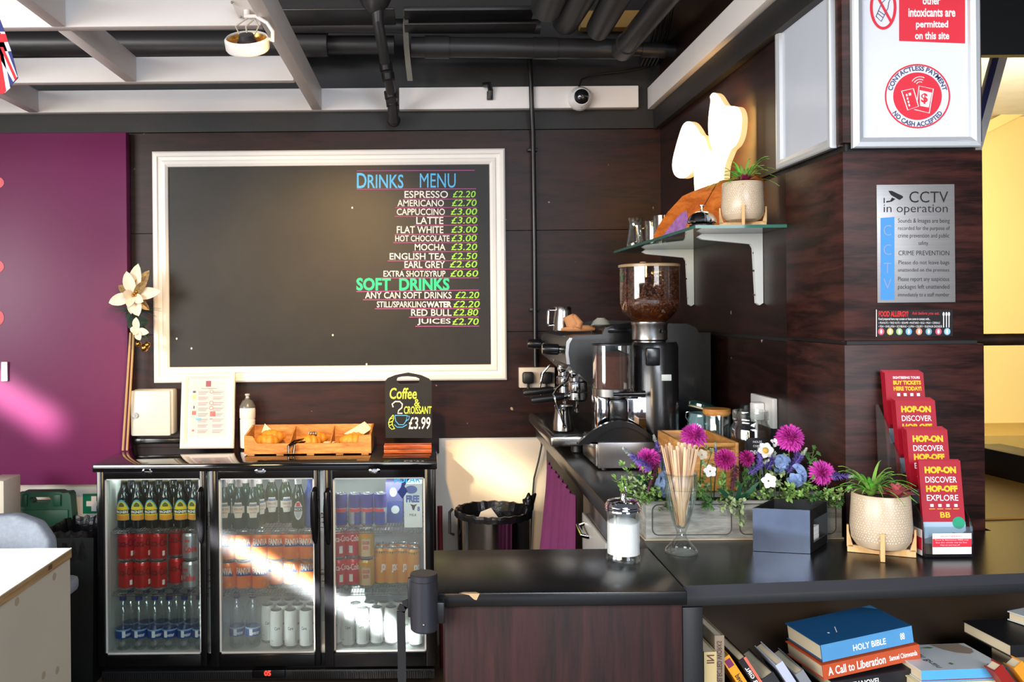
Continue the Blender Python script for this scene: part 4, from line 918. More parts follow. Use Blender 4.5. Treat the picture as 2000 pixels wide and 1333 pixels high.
mb = MB(); zt = 1.055; mb.b2((.418, DN, zt-.04), (.70, DFar, zt-.003), .008); mb.b2((.64, DN+.02, zt-.02), (.70, DFar-.02, 1.30)); mb.build('tray_body', STEEL, em, True)
mb = MB()
for i in range(48):
    y = DN+.025+i*(DFar-DN-.05)/47; mb.b2((.432, y-.0035, zt-.003), (.635, y+.0035, zt+.001))
for x in (.436, .53, .63): mb.b2((x-.004, DN+.02, zt-.003), (x+.004, DFar-.02, zt+.0015))
mb.build('drip_grille', mat('dark grille steel', (70, 68, 68), .3, .9), em, True)
for y in (DN+.06, DFar-.06):
    for x in (.52, .9): mb = MB(); mb.lathe([(.018, 0), (.022, .005), (.022, ZW*0+.032)], 16, Matrix.Translation((x, y, ZW))); mb.build('foot', SATIN, em, True)
# group heads, portafilters, knobs, wands
for gi, gy in enumerate((3.33, 3.62)):
    gx = .545
    mb = MB(); mb.lathe([(.035, 1.19), (.037, 1.2), (.037, 1.225), (.03, 1.23), (.03, 1.285)], 28, Matrix.Translation((gx, gy, 0))); mb.b2((gx-.03, gy-.03, 1.24), (gx+.1, gy+.03, 1.285), .01); g = mb.build('group_head', CHROME, em, True)
    mb = MB(); mb.lathe([(.028, 1.155), (.036, 1.162), (.037, 1.187)], 28, Matrix.Translation((gx, gy, 0))); mb.tube([(gx-.03, gy, 1.175), (gx-.055, gy, 1.172)], .009, 12)
    mb.tube([(gx, gy, 1.156), (gx, gy, 1.135), (gx-.004, gy+.02, 1.125), (gx-.004, gy+.022, 1.115)], .006, 10); mb.tube([(gx, gy, 1.14), (gx-.004, gy-.02, 1.125), (gx-.004, gy-.022, 1.115)], .006, 10)
    pf = mb.build('portafilter', CHROME, em, True)
    mb = MB(); mb.tube([(gx-.05, gy, 1.173), (gx-.07, gy, 1.171), (gx-.12, gy, 1.165), (gx-.165, gy, 1.16), (gx-.172, gy, 1.159)], [.011, .0145, .0135, .0155, .012], 16); mb.build('portafilter_handle', SATIN, pf, True)
for ky in (3.24, 3.73):
    mb = MB(); z = 1.352; mb.cyl((.475, ky, z), (.462, ky, z), .014, n=18); kb = mb.build('knob_collar', STEEL, em, True)
    mb = MB(); mb.tube([(.464, ky, z), (.46, ky, z), (.41, ky, z+.002), (.404, ky, z+.002)], [.017, .02, .02, .017], 20); mb.build('steam_knob', MK, em, True)
mb = MB(); mb.tube([(.50, 3.22, 1.265), (.487, 3.21, 1.24), (.45, 3.195, 1.212), (.437, 3.19, 1.195), (.446, 3.185, 1.16), (.468, 3.18, 1.10), (.472, 3.18, 1.085)], .0045, 10); mb.ball((.474, 3.18, 1.08), .0065, 10, 8); mb.build('steam_wand', CHROME, em, True)
mb = MB(); mb.tube([(.50, 3.74, 1.265), (.47, 3.75, 1.23), (.458, 3.76, 1.17), (.466, 3.76, 1.12)], .0045, 10); mb.build('steam_wand', CHROME, em, True)
for y in (3.42, 3.5, 3.55): mb = MB(); mb.cyl((.48, y, 1.355), (.472, y, 1.355), .008, n=14); mb.build('button', CHROME, em, True)
# jugs
def jug(c, s, lab, ang):
    r = thing('milk_jug', lab, 'jug', c)
    T = Matrix.Translation(c) @ Matrix.Diagonal((s, s, s, 1))
    mb = MB(); mb.lathe([(.034, .0), (.038, .004), (.038, .03), (.031, .075), (.031, .086), (.034, .094), (.0325, .094), (.0295, .086), (.0295, .075), (.036, .03), (.036, .004), (.001, .003)], 32, T); mb.build('body', STEEL, r, True)
    h = T @ Matrix.Rotation(ang, 4, 'Z')
    mb = MB(); pts = [(.031, 0, .084), (.052, 0, .084), (.057, 0, .078), (.059, 0, .03), (.056, 0, .025), (.037, 0, .028)]
    for (a, b) in zip(pts, pts[1:]): mb.tube([V(a), V(b)], .0055, 8, 0, h, .35)
    mb.build('handle', CHROME, r, True)
jug((.475, 3.22, 1.0585), .98, 'steel milk jug standing on the drip tray under the steam wand', -1.7)
jug(P(1100, 651, 3.42)*1+V((0, 0, .007)), 1.0, 'steel milk jug upside on top of the espresso machine', PI)
# cloth, cup
CLO = mat('tan cloth', (206, 142, 92), .8, var=.08, nscale=60, bump=.15, bscale=160)
c = P(1128, 652, 3.30); c.z = 1.414
mb = MB()
mb.tube([c+V((-.06, 0, .008)), c+V((-.03, .01, .010)), c+V((.0, .0, .013)), c+V((.04, .01, .012)), c+V((.065, .015, .010))], [.006, .011, .014, .013, .008], 12, flat=.8)
mb.tube([c+V((-.01, .0, .012)), c+V((-.02, .01, .03)), c+V((-.03, .012, .05)), c+V((-.034, .012, .058))], [.018, .026, .022, .024], 14, flat=.5)
mb.tube([c+V((.0, -.01, .012)), c+V((.008, -.002, .03)), c+V((-.012, .008, .055)), c+V((-.02, .01, .06))], [.012, .014, .012, .008], 10)
solo(mb, 'folded_cloth', CLO, 'tan cloth scrunched on top of the espresso machine', 'cloth', sharp=80)
c = P(1174, 654, 3.5); c.z = 1.4125
mb = MB(); mb.lathe([(.042, 0), (.043, .004), (.040, .02), (.030, .038), (.018, .046), (.016, .049), (.001, .049)], 28, Matrix.Translation(c)); solo(mb, 'upturned_bowl', mat('white china', (222, 222, 214), .3), 'small white bowl upside down on the espresso machine', 'bowl')
# ------------------------------------------------ knock drawer and grinder
r = thing('knock_drawer', 'stainless steel knock drawer under the coffee grinder', 'drawer', (.64, 2.95, ZW))
DRW = mat('scratched steel', (128, 124, 122), .3, .85, var=.1, nscale=20)
ZD = 1.073
mb = MB(); mb.b2((.529, 2.84, ZW+.006), (.76, 3.10, ZD), .002); mb.build('case', DRW, r, True)
mb = MB(); mb.b2((.523, 2.846, ZW+.012), (.529, 3.094, ZD-.006), .001); d = mb.build('drawer_front', STEEL, r, True)
for x in (.55, .74): 
    for y in (2.86, 3.08): mb = MB(); mb.cyl((x, y, ZW), (x, y, ZW+.007), .01, n=12); mb.build('foot', SATIN, r, True)
gr = thing('coffee_grinder', 'black coffee grinder with a big hopper of beans', 'coffee grinder', (.73, 2.96, ZD))
gc = P(1279, 800, 2.96); gx, gy = gc.x, gc.y; rB = .077
hc = P(1268, 575, 2.96).x
def zy(y, D=2.96): return P(1270, y, D).z
mb = MB(); zt = zy(668); mb.lathe([(rB, ZD+.001), (rB, zt-.012), (rB-.006, zt), (.04, zt+.001)], 40, Matrix.Translation((gx, gy, 0)) @ Matrix.Diagonal((1, .95, 1, 1))); mb.build('body', MK, gr, True)
mb = MB(); mb.b2((gx-.045, gy-.078, zy(712)), (gx+.0, gy-.06, zy(678)), .004); mb.build('switch_panel', MK, gr, True)
mb = MB(); mb.b2((gx+.004, gy-.0745, zy(741)), (gx+.036, gy-.07, zy(729)), .001); lb = mb.build('maker_label', mat('pale label', (200, 208, 200), .4), gr, True)
mb = MB(); mb.lathe([(.052, zy(672)), (.052, zy(666)), (.0575, zy(663)), (.0575, zy(636)), (.06, zy(633)), (.06, zy(629))], 36, Matrix.Translation((hc, gy, 0))); cl_ = mb.build('grind_collar', STEEL, gr, True)
mb = MB(); mb.cyl((hc+.03, gy-.056, zy(648)), (hc+.032, gy-.06, zy(648)), .006, n=14); mb.build('set_screw', SATIN, cl_, True)
HOP = glass('smoky hopper plastic', (236, 226, 214), .06, .4)
z0, z1 = zy(631), zy(520); rh = .097
prof = [(.052, z0), (.062, z0+.008), (.082, z0+.028), (.093, z0+.05), (rh, z0+.075), (rh, z1), (rh-.002, z1), (rh-.002, z0+.075), (.091, z0+.05), (.080, z0+.028), (.060, z0+.010)]
mb = MB(); mb.lathe(prof, 48, Matrix.Translation((hc, gy, 0)), cap0=False, cap1=False); hp = mb.build('hopper', HOP, gr, True)
mb = MB(); mb.lathe([(rh+.003, z1-.004), (rh+.003, z1+.004), (rh-.01, z1+.007), (.001, z1+.008)], 48, Matrix.Translation((hc, gy, 0))); mb.lathe([(.012, z1+.008), (.01, z1+.014), (.001, z1+.015)], 16, Matrix.Translation((hc-.02, gy, 0))); mb.build('hopper_lid', mat('tan smoked lid', (170, 140, 104), .3, var=.05), gr, True)
BEAN = mat('coffee bean', (112, 66, 40), .4, var=.4, nscale=90)
random.seed(11); mb = MB()
mb.lathe([(.05, z0+.004), (.078, z0+.028), (.088, z0+.05), (rh-.006, z0+.068), (rh-.007, z0+.085), (.05, z0+.10), (.001, z0+.10)], 40, Matrix.Translation((hc, gy, 0)))
ico = MB(); ico.ball((0, 0, 0), (.0062, .0042, .0036), 7, 5)
for k in range(1500):
    z = z0+.012+random.random()**.8*.158; zz = z-z0
    rad = .056+(zz-.012)*.9 if zz < .04 else min(rh-.0055, .082+(zz-.04)*.4)
    if zz > .085 and random.random() < min(.62, (zz-.085)*9): continue
    a = random.uniform(0, 2*PI)
    T = Matrix.Translation((hc+rad*math.cos(a), gy+rad*math.sin(a), z)) @ Matrix.Rotation(a+PI/2, 4, 'Z') @ Matrix.Rotation(random.uniform(-PI, PI), 4, 'Y') @ Matrix.Rotation(random.uniform(-.5, .5), 4, 'X')
    mb.add(ico.v, ico.f, 0, T)
bo = mb.build('coffee_beans', BEAN, gr, True); bo['kind'] = 'stuff'
# doser
dx, dy = P(1194, 720, 2.93).x, 2.92; rd = .062
za, zb_ = zy(758, 2.92), zy(674, 2.92)
mb = MB(); mb.lathe([(rd, za), (rd, zb_), (rd-.002, zb_), (rd-.002, za)], 40, Matrix.Translation((dx, dy, 0)), cap0=False, cap1=False); mb.build('doser_chamber', CLEAR, gr, True)
mb = MB(); mb.lathe([(rd-.004, za+.002), (rd-.004, zb_-.035), (.02, zb_-.02), (.001, zb_-.018)], 32, Matrix.Translation((dx, dy, 0))); gc_ = mb.build('ground_coffee', mat('ground coffee', (96, 50, 34), .9, var=.25, nscale=80, bump=.3, bscale=300), gr, True)
mb = MB(); mb.lathe([(rd+.002, zb_), (rd+.002, zb_+.005), (.001, zb_+.007)], 36, Matrix.Translation((dx, dy, 0))); mb.build('doser_lid', SATIN, gr, True)
mb = MB(); mb.lathe([(rd-.012, za-.03), (rd+.002, za-.024), (rd+.003, za), (rd-.004, za+.002)], 36, Matrix.Translation((dx, dy, 0))); mb.build('doser_ring', STEEL, gr, True)
mb = MB(); mb.tube([(dx-.01, dy-.066, za-.014), (dx+.05, dy-.072, za-.012), (dx+.09, dy-.07, za-.012)], [.006, .007, .01], 12); mb.build('dose_lever', MK, gr, True)
mb = MB(); mb.b2((dx-.055, dy-.03, ZD), (dx-.018, dy+.07, za-.024), .006); mb.b2((dx+.02, dy-.02, ZD), (gx, dy+.07, za-.024), .006); mb.build('stand', CHROME, gr, True)
mb = MB(); mb.b2((dx-.016, dy-.045, ZD+.04), (dx+.045, dy+.0, za-.03), .012); sp = mb.build('spout', MK, gr, True)
mb = MB(); mb.b2((dx+.012, dy-.0475, ZD+.045), (dx+.036, dy-.043, ZD+.052), .002); mb.build('power_light', mat('green light', (30, 230, 120), .4, emit=1.2), sp, True)
mb = MB(); n = 30
c0 = P(1208, 880, 2.82)
def arc(px, py): q = P(px, py, 2.845); return (q.x, q.z)
outer = [arc(1127+163*t, 868-46*math.sin(PI*t)**.9) for t in [i/n for i in range(n+1)]]
inner = [arc(1150+128*t, 868-34*math.sin(PI*t)**.9) for t in [i/n for i in range(n, -1, -1)]]
pts = outer+inner
vs0 = [V((a, 2.835, b)) for a, b in outer]; vs1 = [V((a, 2.835, b)) for a, b in inner[::-1]]
for i in range(n):
    for d0, fl in ((0, 0), (.02, 1)):
        q = [vs0[i], vs0[i+1], vs1[i+1], vs1[i]]; q = [p+V((0, d0, 0)) for p in q]; mb.poly(q if fl else q[::-1])
    for A in (vs0, vs1): mb.poly([A[i], A[i+1], A[i+1]+V((0, .02, 0)), A[i]+V((0, .02, 0))])
vz = [V((a, 2.85, b)) for a, b in outer]; mb.poly(vz+[V((outer[-1][0], 2.85, ZD)), V((outer[0][0], 2.85, ZD))])
mb.build('base_apron', MK, gr, True)
# ------------------------------------------------ bamboo crate, jars
BAM = wood('bamboo', (176, 112, 52), (222, 164, 92), (3, 3, 14), 5, .45, 0, (.3, .7), .05)
r = thing('bamboo_crate', 'orange bamboo open crate behind the flower planter', 'crate', (.78, 2.63, ZW))
X0, X1, Y0, Y1, H = .70, .858, 2.50, 2.77, .135
for nm_, p, q in (('side_board', (X0, Y0, 0), (X0+.01, Y1, H)), ('side_board', (X1-.01, Y0, 0), (X1, Y1, H)), ('front_board', (X0+.0105, Y0, 0), (X1-.0105, Y0+.01, H-.02)), ('back_board', (X0+.0105, Y1-.01, 0), (X1-.0105, Y1, H)), ('base', (X0+.0105, Y0+.0105, 0), (X1-.0105, Y1-.0105, .008)), ('top_rail', (X0+.0105, Y0, H-.012), (X1-.0105, Y0+.01, H))):
    mb = MB(); mb.b2(V(p)+V((0, 0, ZW+.001)), V(q)+V((0, 0, ZW+.001)), .0015); mb.build(nm_, BAM, r, True)
c = V((P(1400, 830, 2.86).x, 2.86, ZW+.001))
r = thing('storage_jar', 'glass jar with a flat bamboo lid behind the bamboo crate', 'jar', c); T = Matrix.Translation(c)
mb = MB(); mb.lathe([(.040, 0), (.042, .004), (.042, .172), (.040, .176), (.038, .176), (.0395, .172), (.0395, .006), (.001, .005)], 32, T); mb.build('body', CLEAR, r, True)
mb = MB(); mb.lathe([(.0385, .168), (.0435, .177), (.0435, .188), (.042, .190), (.001, .190)], 32, T); mb.build('lid', BAM, r, True)
c = V((P(1374, 830, 2.98).x, 2.985, ZW+.001))
r = thing('clip_top_jar', 'teal tinted clip top jar with its lid tipped open', 'jar', c); T = Matrix.Translation(c)
mb = MB(); mb.lathe([(.048, 0), (.051, .005), (.051, .14), (.046, .15), (.046, .162), (.0435, .162), (.0435, .15), (.048, .14), (.048, .006), (.001, .006)], 32, T); mb.build('body', glass('teal glass', (176, 212, 216), .12, .5, haze=.5, hazecol=(160, 200, 206)), r, True)
T2 = T @ Matrix.Translation((.0, .0, .182)) @ Matrix.Rotation(R(-4), 4, 'X') @ Matrix.Rotation(R(16), 4, 'Y')
mb = MB(); mb.lathe([(.044, -.006), (.052, -.004), (.053, .004), (.045, .009), (.03, .014), (.001, .016)], 32, T2); mb.build('lid', glass('green lid glass', (70, 130, 120), .2, .6, haze=.25, hazecol=(60, 120, 110)), r, True)
mb = MB(); mb.lathe([(.045, -.010), (.047, -.006)], 32, T2); mb.build('seal', mat('cream rubber', (214, 206, 170), .6), r, True)
mb = MB(); mb.tube([c+V((-.05, -.01, .13)), c+V((-.062, -.012, .15)), c+V((-.06, -.012, .165)), c+V((-.048, -.01, .168))], .0022, 8); mb.build('wire_clip', CHROME, r, True)
c = V((P(1461, 830, 2.62).x, 2.60, ZW+.001))
r = thing('label_jar', 'big clear glass jar with a small black chalk label behind the flowers', 'jar', c); T = Matrix.Translation(c)
mb = MB(); mb.lathe([(.045, 0), (.053, .006), (.055, .02), (.055, .158), (.053, .168), (.047, .178), (.047, .184), (.050, .188), (.049, .194), (.050, .2), (.049, .213), (.0455, .213), (.0445, .184), (.0445, .178), (.050, .166), (.0525, .156), (.0525, .01), (.001, .008)], 40, T); mb.build('body', CLEAR, r, True)
mb = MB(); L_ = [(-.5, -.35), (-.42, -.5), (.42, -.5), (.5, -.35), (.5, .35), (.42, .5), (-.42, .5), (-.5, .35)]
patch(mb, lambda u, v: T @ wrap(.0553, .115, .058, 1.05)(u, v), 0, 12, lambda u: (.12 if .08 < u < .92 else .2, .95 if .08 < u < .92 else .85))
mb.build('label', INKK, r, True)
mb = MB(); mb.text('DECAF', lambda u, v: T @ wrap(.0560, .100, .011, .72)(u, v), 0, .02); mb.text('COFFEE', lambda u, v: T @ wrap(.0560, .118, .006, .45)(u, v)); mb.text('HOUSE', lambda u, v: T @ wrap(.0560, .130, .006, .45)(u, v)); mb.build('label_lettering', INKW, r, True)
# wall socket on the right wall
a, b = PX(1480, 846, XW-.001), PX(1518, 757, XW-.001)
r = thing('power_socket', 'white power socket on the right wall above the big glass jar', 'socket', (XW, (a.y+b.y)/2, (a.z+b.z)/2))
y0, y1 = sorted((a.y, b.y)); zc_ = (a.z+b.z)/2; z0, z1 = zc_-.045, zc_+.045
mb = MB(); mb.b2((XW-.016, y0, z0), (XW-.0005, y1+.02, z1), .003); mb.build('faceplate', mat('white socket plastic', (224, 222, 218), .35), r, True)
mb = MB(); yc = (y0+y1)/2-.005; mb.b2((XW-.05, yc-.02, z0+.018), (XW-.017, yc+.02, z1-.018), .006); tag(mb.build('plug', WHITE), 'white plug in the socket on the right wall', 'plug')
mb = MB(); mb.tube([(XW-.035, yc, z0+.019), (XW-.036, yc, z0-.03), (XW-.03, yc, z0-.08), (XW-.02, yc, ZW+.003)], .004, 8); solo(mb, 'plug_cable', WHITE, 'white cable dropping from the wall socket behind the jar', 'cable')
mb = MB(); mb.b2((XW-.06, yc+.045, z0+.02), (XW-.001, yc+.09, z0+.062), .012); solo(mb, 'adapter', SATIN, 'black round adapter plugged in beside the white socket', 'plug')
# cable hanging from the machine, bin
mb = MB(); mb.tube([P(1054, 845, 3.96), P(1058, 870, 3.96), P(1052, 900, 3.965), P(1043, 935, 3.97), P(1039, 985, 3.98), P(1036, 1060, 3.985), P(1034, 1150, 3.985)], .004, 8)
solo(mb, 'hanging_cable', SATIN, 'thin black cable hanging down the white wall beside the curtain', 'cable')
c = P(964, 1000, 3.5); zr = P(964, 997, 3.5).z; rb = .148; c.z = .001
r = thing('waste_bin', 'polished steel waste bin with a black liner by the white wall', 'bin', c); T = Matrix.Translation(c)
mb = MB(); mb.lathe([(rb-.012, 0), (rb-.006, .01), (rb-.006, zr-.03), (rb, zr-.01), (rb, zr), (rb-.004, zr), (rb-.010, zr-.02), (rb-.012, .02), (.001, .02)], 48, T); mb.build('body', mat('polished bin steel', (190, 188, 188), .1, 1), r, True)
random.seed(21); mb = MB(); n = 60; rows = []
for rr_, zz in ((rb+.003, -.022), (rb+.004, -.006), (rb+.003, .004), (rb-.006, .004), (rb-.02, -.03), (rb-.03, -.12), (rb-.06, -.2), (.02, -.22)):
    rows.append([T @ V(((rr_+.002*math.sin(i*5.1+zz*40))*math.cos(2*PI*i/n), (rr_+.002*math.sin(i*5.1+zz*40))*math.sin(2*PI*i/n), zr+zz+.0022*math.sin(i*2.3+zz*20))) for i in range(n)])
for A, B in zip(rows, rows[1:]):
    for i in range(n): mb.add([A[i], A[(i+1) % n], B[(i+1) % n], B[i]], [(0, 1, 2, 3)])
LINERB = mat('black bin bag', (18, 18, 20), .25, bump=.5, bscale=40); mb.build('liner', LINERB, r, True, sharp=70)
mb = MB(); q = P(1032, 985, 3.45)
for k in range(9):
    e = q+V((random.uniform(-.03, .03), random.uniform(-.02, .02), random.uniform(-.045, .05))); mb.tube([q+V((0, 0, -.02)), (q+e)/2+V((0, -.004, .003)), e], [.016, .013, .004], 8)
mb.ball(q+V((0, 0, -.005)), (.022, .02, .036), 10, 8); mb.build('liner_knot', LINERB, r, True, sharp=70)
mb = MB(); q = P(884, 1000, 3.5); mb.tube([q+V((0, 0, .01)), q+V((-.012, -.01, .0)), q+V((-.012, -.01, -.08)), q+V((.004, 0, -.09))], .006, 8); mb.build('bin_handle', SATIN, r, True)
q = P(950, 1004, 3.46)
sheet([q+V((-.04, -.02, -.03)), q+V((.05, -.02, -.02)), q+V((.02, .03, .015)), q+V((-.02, .03, .0))], 'paper_scrap', 'cream paper scrap lying in the steel waste bin')
mb = MB(); a, b = P(861, 990, 3.75), P(865, 1078, 3.75); mb.tube([(a.x, 3.75, .002), (a.x-.004, 3.76, a.z)], .011, 10); solo(mb, 'red_pole', mat('dark red pole', (104, 22, 30), .4), 'dark red pole standing between the fridge and the waste bin', 'pole')
# ================================================================== front counter
ZC_ = .94
FRp = PZ(2160, 1114, ZC_); SLX, SLY = .504, 1.80
dirv = V((FRp.x-SLX, FRp.y-SLY, 0)).normalized(); nrm = V((-dirv.y, dirv.x, 0))
LM = Matrix(((dirv.x, nrm.x, 0, SLX), (dirv.y, nrm.y, 0, SLY), (0, 0, 1, 0), (0, 0, 0, 1)))
TOPM = mat('satin black counter top', (17, 17, 19), .26, var=.15, nscale=14, bump=.03, bscale=180)
EDGE = mat('grey counter edge', (50, 51, 56), .35, var=.06)
ct = thing('front_counter', 'black topped serving counter with red brown panel on the left and book shelf right', 'counter', (.8, 2.0, 0))
mb = MB(); mb.b2((.004, 1.766, ZC_-.028), (.5025, 2.085, ZC_), .003); o = mb.build('left_top', TOPM, ct, True)
mb = MB(); mb.poly([P(896, 1159, 1.7655), P(916, 1163, 1.7652), P(926, 1172, 1.7652), P(931, 1173, 1.7652), P(937, 1160, 1.7655)][::-1]); mb.poly([PZ(896, 1159.5, ZC_+.0006), PZ(937, 1160, ZC_+.0006), PZ(930, 1157, ZC_+.0006), PZ(905, 1157, ZC_+.0006)][::-1]); mb.build('chipped_edge', mat('bare chipboard', (206, 172, 130), .8), o, True)
FE = V((SLX, SLY, 0))+dirv*2.15
poly = [(SLX, SLY), (FE.x, FE.y), (2.64, 3.25), (1.385, 3.25), (1.385, 2.217), (1.022, 2.217), (1.022, 2.295), (SLX, 2.295)]
mb = MB(); mb.prism(poly, .022, None, 0, ZC_-.022, 1); mb.build('right_top', [TOPM, EDGE], ct, True)
mb = MB(); L = 2.15
mb.b2((.0, .008, ZC_-.045), (L, .03, ZC_-.0225), .001, 0, LM); mb.build('underside_shadow', SATIN, ct, True)  # black strip drawn for the shadow under the counter edge
mb = MB(); mb.b2((.0235, 1.792, .0), (.500, 1.812, ZC_-.029), .003); mb.b2((.0235, 1.813, .0), (.0435, 2.07, ZC_-.029)); mb.b2((.0445, 2.052, .0), (.500, 2.07, ZC_-.029)); mb.build('front_panel', FRONT, ct, True)
mb = MB(); mb.b2((.0, .005, .0), (.042, .40, ZC_-.046), .001, 0, LM); mb.build('divider_panel', SATIN, ct, True)
ZS = .60
mb = MB(); mb.b2((.043, .33, .3), (L, .348, ZC_-.046), 0, 0, LM); mb.build('back_panel', mat('dark brown hardboard', (62, 46, 30), .6, var=.15, nscale=5), ct, True)
mb = MB(); mb.b2((.043, .01, ZS-.02), (L, .3295, ZS), 0, 0, LM); mb.build('shelf', SATIN, ct, True)
mb = MB(); mb.poly([(SLX-.0012, 1.775, ZC_+.0005), (SLX+.0004, 1.775, ZC_+.0005), (SLX+.0004, 2.084, ZC_+.0005), (SLX-.0012, 2.084, ZC_+.0005)]); mb.build('joint_line', INKK, ct, True)
# ------------------------------------------------ sugar pourer
c = V((P(1217, 1098, 1.99).x, 1.985, ZC_+.001)); T = Matrix.Translation(c)
r = thing('sugar_pourer', 'glass sugar pourer with steel flap lid on the counter', 'sugar shaker', c)
def zz(y): return P(1217, y, 1.985).z-c.z
mb = MB(); mb.lathe([(.036, 0), (.0385, .003), (.0385, .012), (.0355, .018), (.0355, zz(1005)), (.0365, zz(1000)), (.0355, zz(996)), (.033, zz(996)), (.033, .018), (.001, .012)], 40, T); mb.build('jar', CLEAR, r, True)
mb = MB()
prof = [(.0352, .016), (.0352, zz(1020)), (.028, zz(1016)), (.001, zz(1015))]; mb.lathe(prof, 40, T, cap0=True)
su = mb.build('sugar', mat('white sugar', (250, 248, 248), .8, var=.02, bump=.25, bscale=500), r, True); su['kind'] = 'stuff'
mb = MB(); h = zz(998)
mb.lathe([(.0365, h), (.039, h+.001), (.0385, h+.004), (.0395, h+.006), (.0385, h+.009), (.0395, h+.011), (.0385, h+.015), (.034, h+.022), (.02, h+.026), (.001, h+.027)], 40, T); lid = mb.build('lid', CHROME, r, True)
mb = MB(); mb.tube([c+V((.0, 0, h+.024)), c+V((.001, -.003, h+.04))], .0065, 14); mb.build('spout', CHROME, lid, True)
mb = MB(); mb.lathe([(.001, 0), (.008, .001), (.008, .003), (.001, .004)], 18, T @ Matrix.Translation((.003, -.001, h+.048)) @ Matrix.Rotation(R(75), 4, 'Y') @ Matrix.Diagonal((1.4, .9, 1, 1))); mb.build('flap', CHROME, lid, True)
# ------------------------------------------------ sundae glass with stirrers
c = V((P(1332, 1086, 2.04).x, 2.045, ZC_+.001)); T = Matrix.Translation(c)
r = thing('sundae_glass', 'footed sundae glass full of wooden stirrers on the counter', 'glass', c)
k = 2.045/1750
def zg(y): return (1088-y)*k
out = [(.036, 0), (.037, .004), (.034, .010), (.024, .020), (.013, .034), (.010, .044), (.013, .052), (.022, .075), (.031, .110), (.035, .140), (.0352, .145), (.0345, .149), (.036, .178), (.0365, .182)]
mb = MB(); mb.lathe(out+[(.0345, .182), (.033, .149), (.0325, .14), (.0285, .110), (.0195, .075), (.009, .056), (.001, .053)], 40, T); mb.build('bowl', CLEAR, r, True)
mb = MB()
for z, rr_ in ((.145, .0357), (.179, .0368)): mb.tube([c+V((rr_*math.cos(a), rr_*math.sin(a), z)) for a in [2*PI*i/36 for i in range(36)]], .0011, 8, closed=True)
mb.build('rim_ring', CLEAR, r, True)
STK = wood('pale stirrer birch', (222, 178, 140), (242, 212, 178), (6, 6, 2), 6, .6, 0, (.3, .7), 0)
random.seed(4); m0 = MB(); m0.b2((-.003, -.0008, 0), (.003, .0008, .178), .0007); proto = None; 
for i in range(46):
    a = random.uniform(0, 2*PI); rb_ = .009*math.sqrt(random.random()); a2 = a+random.uniform(-.4, .4); rt = (.012+.0195*math.sqrt(random.random()))
    b = c+V((rb_*math.cos(a), rb_*math.sin(a), .058+random.uniform(0, .012)))
    t = c+V((rt*math.cos(a2), rt*math.sin(a2), .19))
    q = (t-b).to_track_quat('Z', 'Y') @ Matrix.Rotation(random.uniform(-.6, .6), 4, 'Z').to_quaternion()
    if proto is None:
        proto = m0.build('wooden_stirrer', STK); o = tag(proto, 'flat wooden coffee stirrer standing in the sundae glass', 'stirrer', 'stirrers in the sundae glass')
    else: o = proto.copy(); C.objects.link(o)
    o.location = b; o.rotation_euler = q.to_euler()
# ------------------------------------------------ napkin holder
r = thing('napkin_holder', 'black open napkin holder with a shiny front on the counter', 'napkin holder', (.86, 2.1, ZC_))
fl, fr_, br, bl = V((.734, 2.050, 0)), V((.853, 2.022, 0)), V((.935, 2.118, 0)), V((.816, 2.146, 0))
t = .004; zb = ZC_+.001
def panel(p, q, h, name, m, th=.004, lift=0):
    d = (q-p).normalized(); n = V((-d.y, d.x, 0))*th
    vs = [p+V((0, 0, zb+lift)), q+V((0, 0, zb+lift)), q+n+V((0, 0, zb+lift)), p+n+V((0, 0, zb+lift))]; vs += [v+V((0, 0, h)) for v in vs]
    m_ = MB(); m_.add(vs, [(3, 2, 1, 0), (4, 5, 6, 7), (0, 1, 5, 4), (1, 2, 6, 5), (2, 3, 7, 6), (3, 0, 4, 7)]); return m_.build(name, m, r, True)
SHINY = mat('polished steel with painted reflection', (128, 134, 150), .14, 1, var=.35, nscale=9)  # pale mottled tint imitates reflected daylight in the colour
panel(fl, fr_, .098, 'front_plate', SHINY); panel(bl+(br-bl)*.02, br, .098, 'back_plate', SATIN)
panel(fl+(bl-fl)*.03, bl, .098, 'side_plate', SATIN, -.004)
mb = MB(); ins = lambda p, q, f: p.lerp(q, f)
side_out = [(fr_, 0, .098), (br, 0, .098)]
mb = MB()
d = (br-fr_); 
def sp(f, h): return fr_+d*f+V((0, 0, zb+h))
nn = V((d.y, -d.x, 0)).normalized()*-.004
for quad in ([sp(.03, 0), sp(.97, 0), sp(.97, .02), sp(.03, .02)], [sp(.03, .072), sp(.97, .072), sp(.97, .098), sp(.03, .098)], [sp(.03, .02), sp(.2, .02), sp(.2, .072), sp(.03, .072)]):
    v8 = quad+[p+nn for p in quad]; mb.add(v8, [(0, 1, 2, 3), (7, 6, 5, 4), (0, 4, 5, 1), (1, 5, 6, 2), (2, 6, 7, 3), (3, 7, 4, 0)])
mb.build('side_plate', SATIN, r, True)
mb = MB(); mb.prism([(p.x, p.y) for p in (fl.lerp(br, .06), fr_.lerp(bl, .06), br.lerp(fl, .06), bl.lerp(fr_, .06))], .005, None, 0, zb); mb.build('base', SATIN, r, True)
NAP = mat('white napkin', (240, 236, 230), .8)
for i in range(4):
    mb = MB(); ps = [fl.lerp(br, .12), fr_.lerp(bl, .12), br.lerp(fl, .12), bl.lerp(fr_, .12)]; mb.prism([(p.x, p.y) for p in ps], .009, None, 0, zb+.006+i*.0098)
    solo(mb, 'napkin_stack', NAP, f'folded white napkins inside the black holder, {ordn(i)} layer from the bottom', 'napkins', group='napkins in the holder')
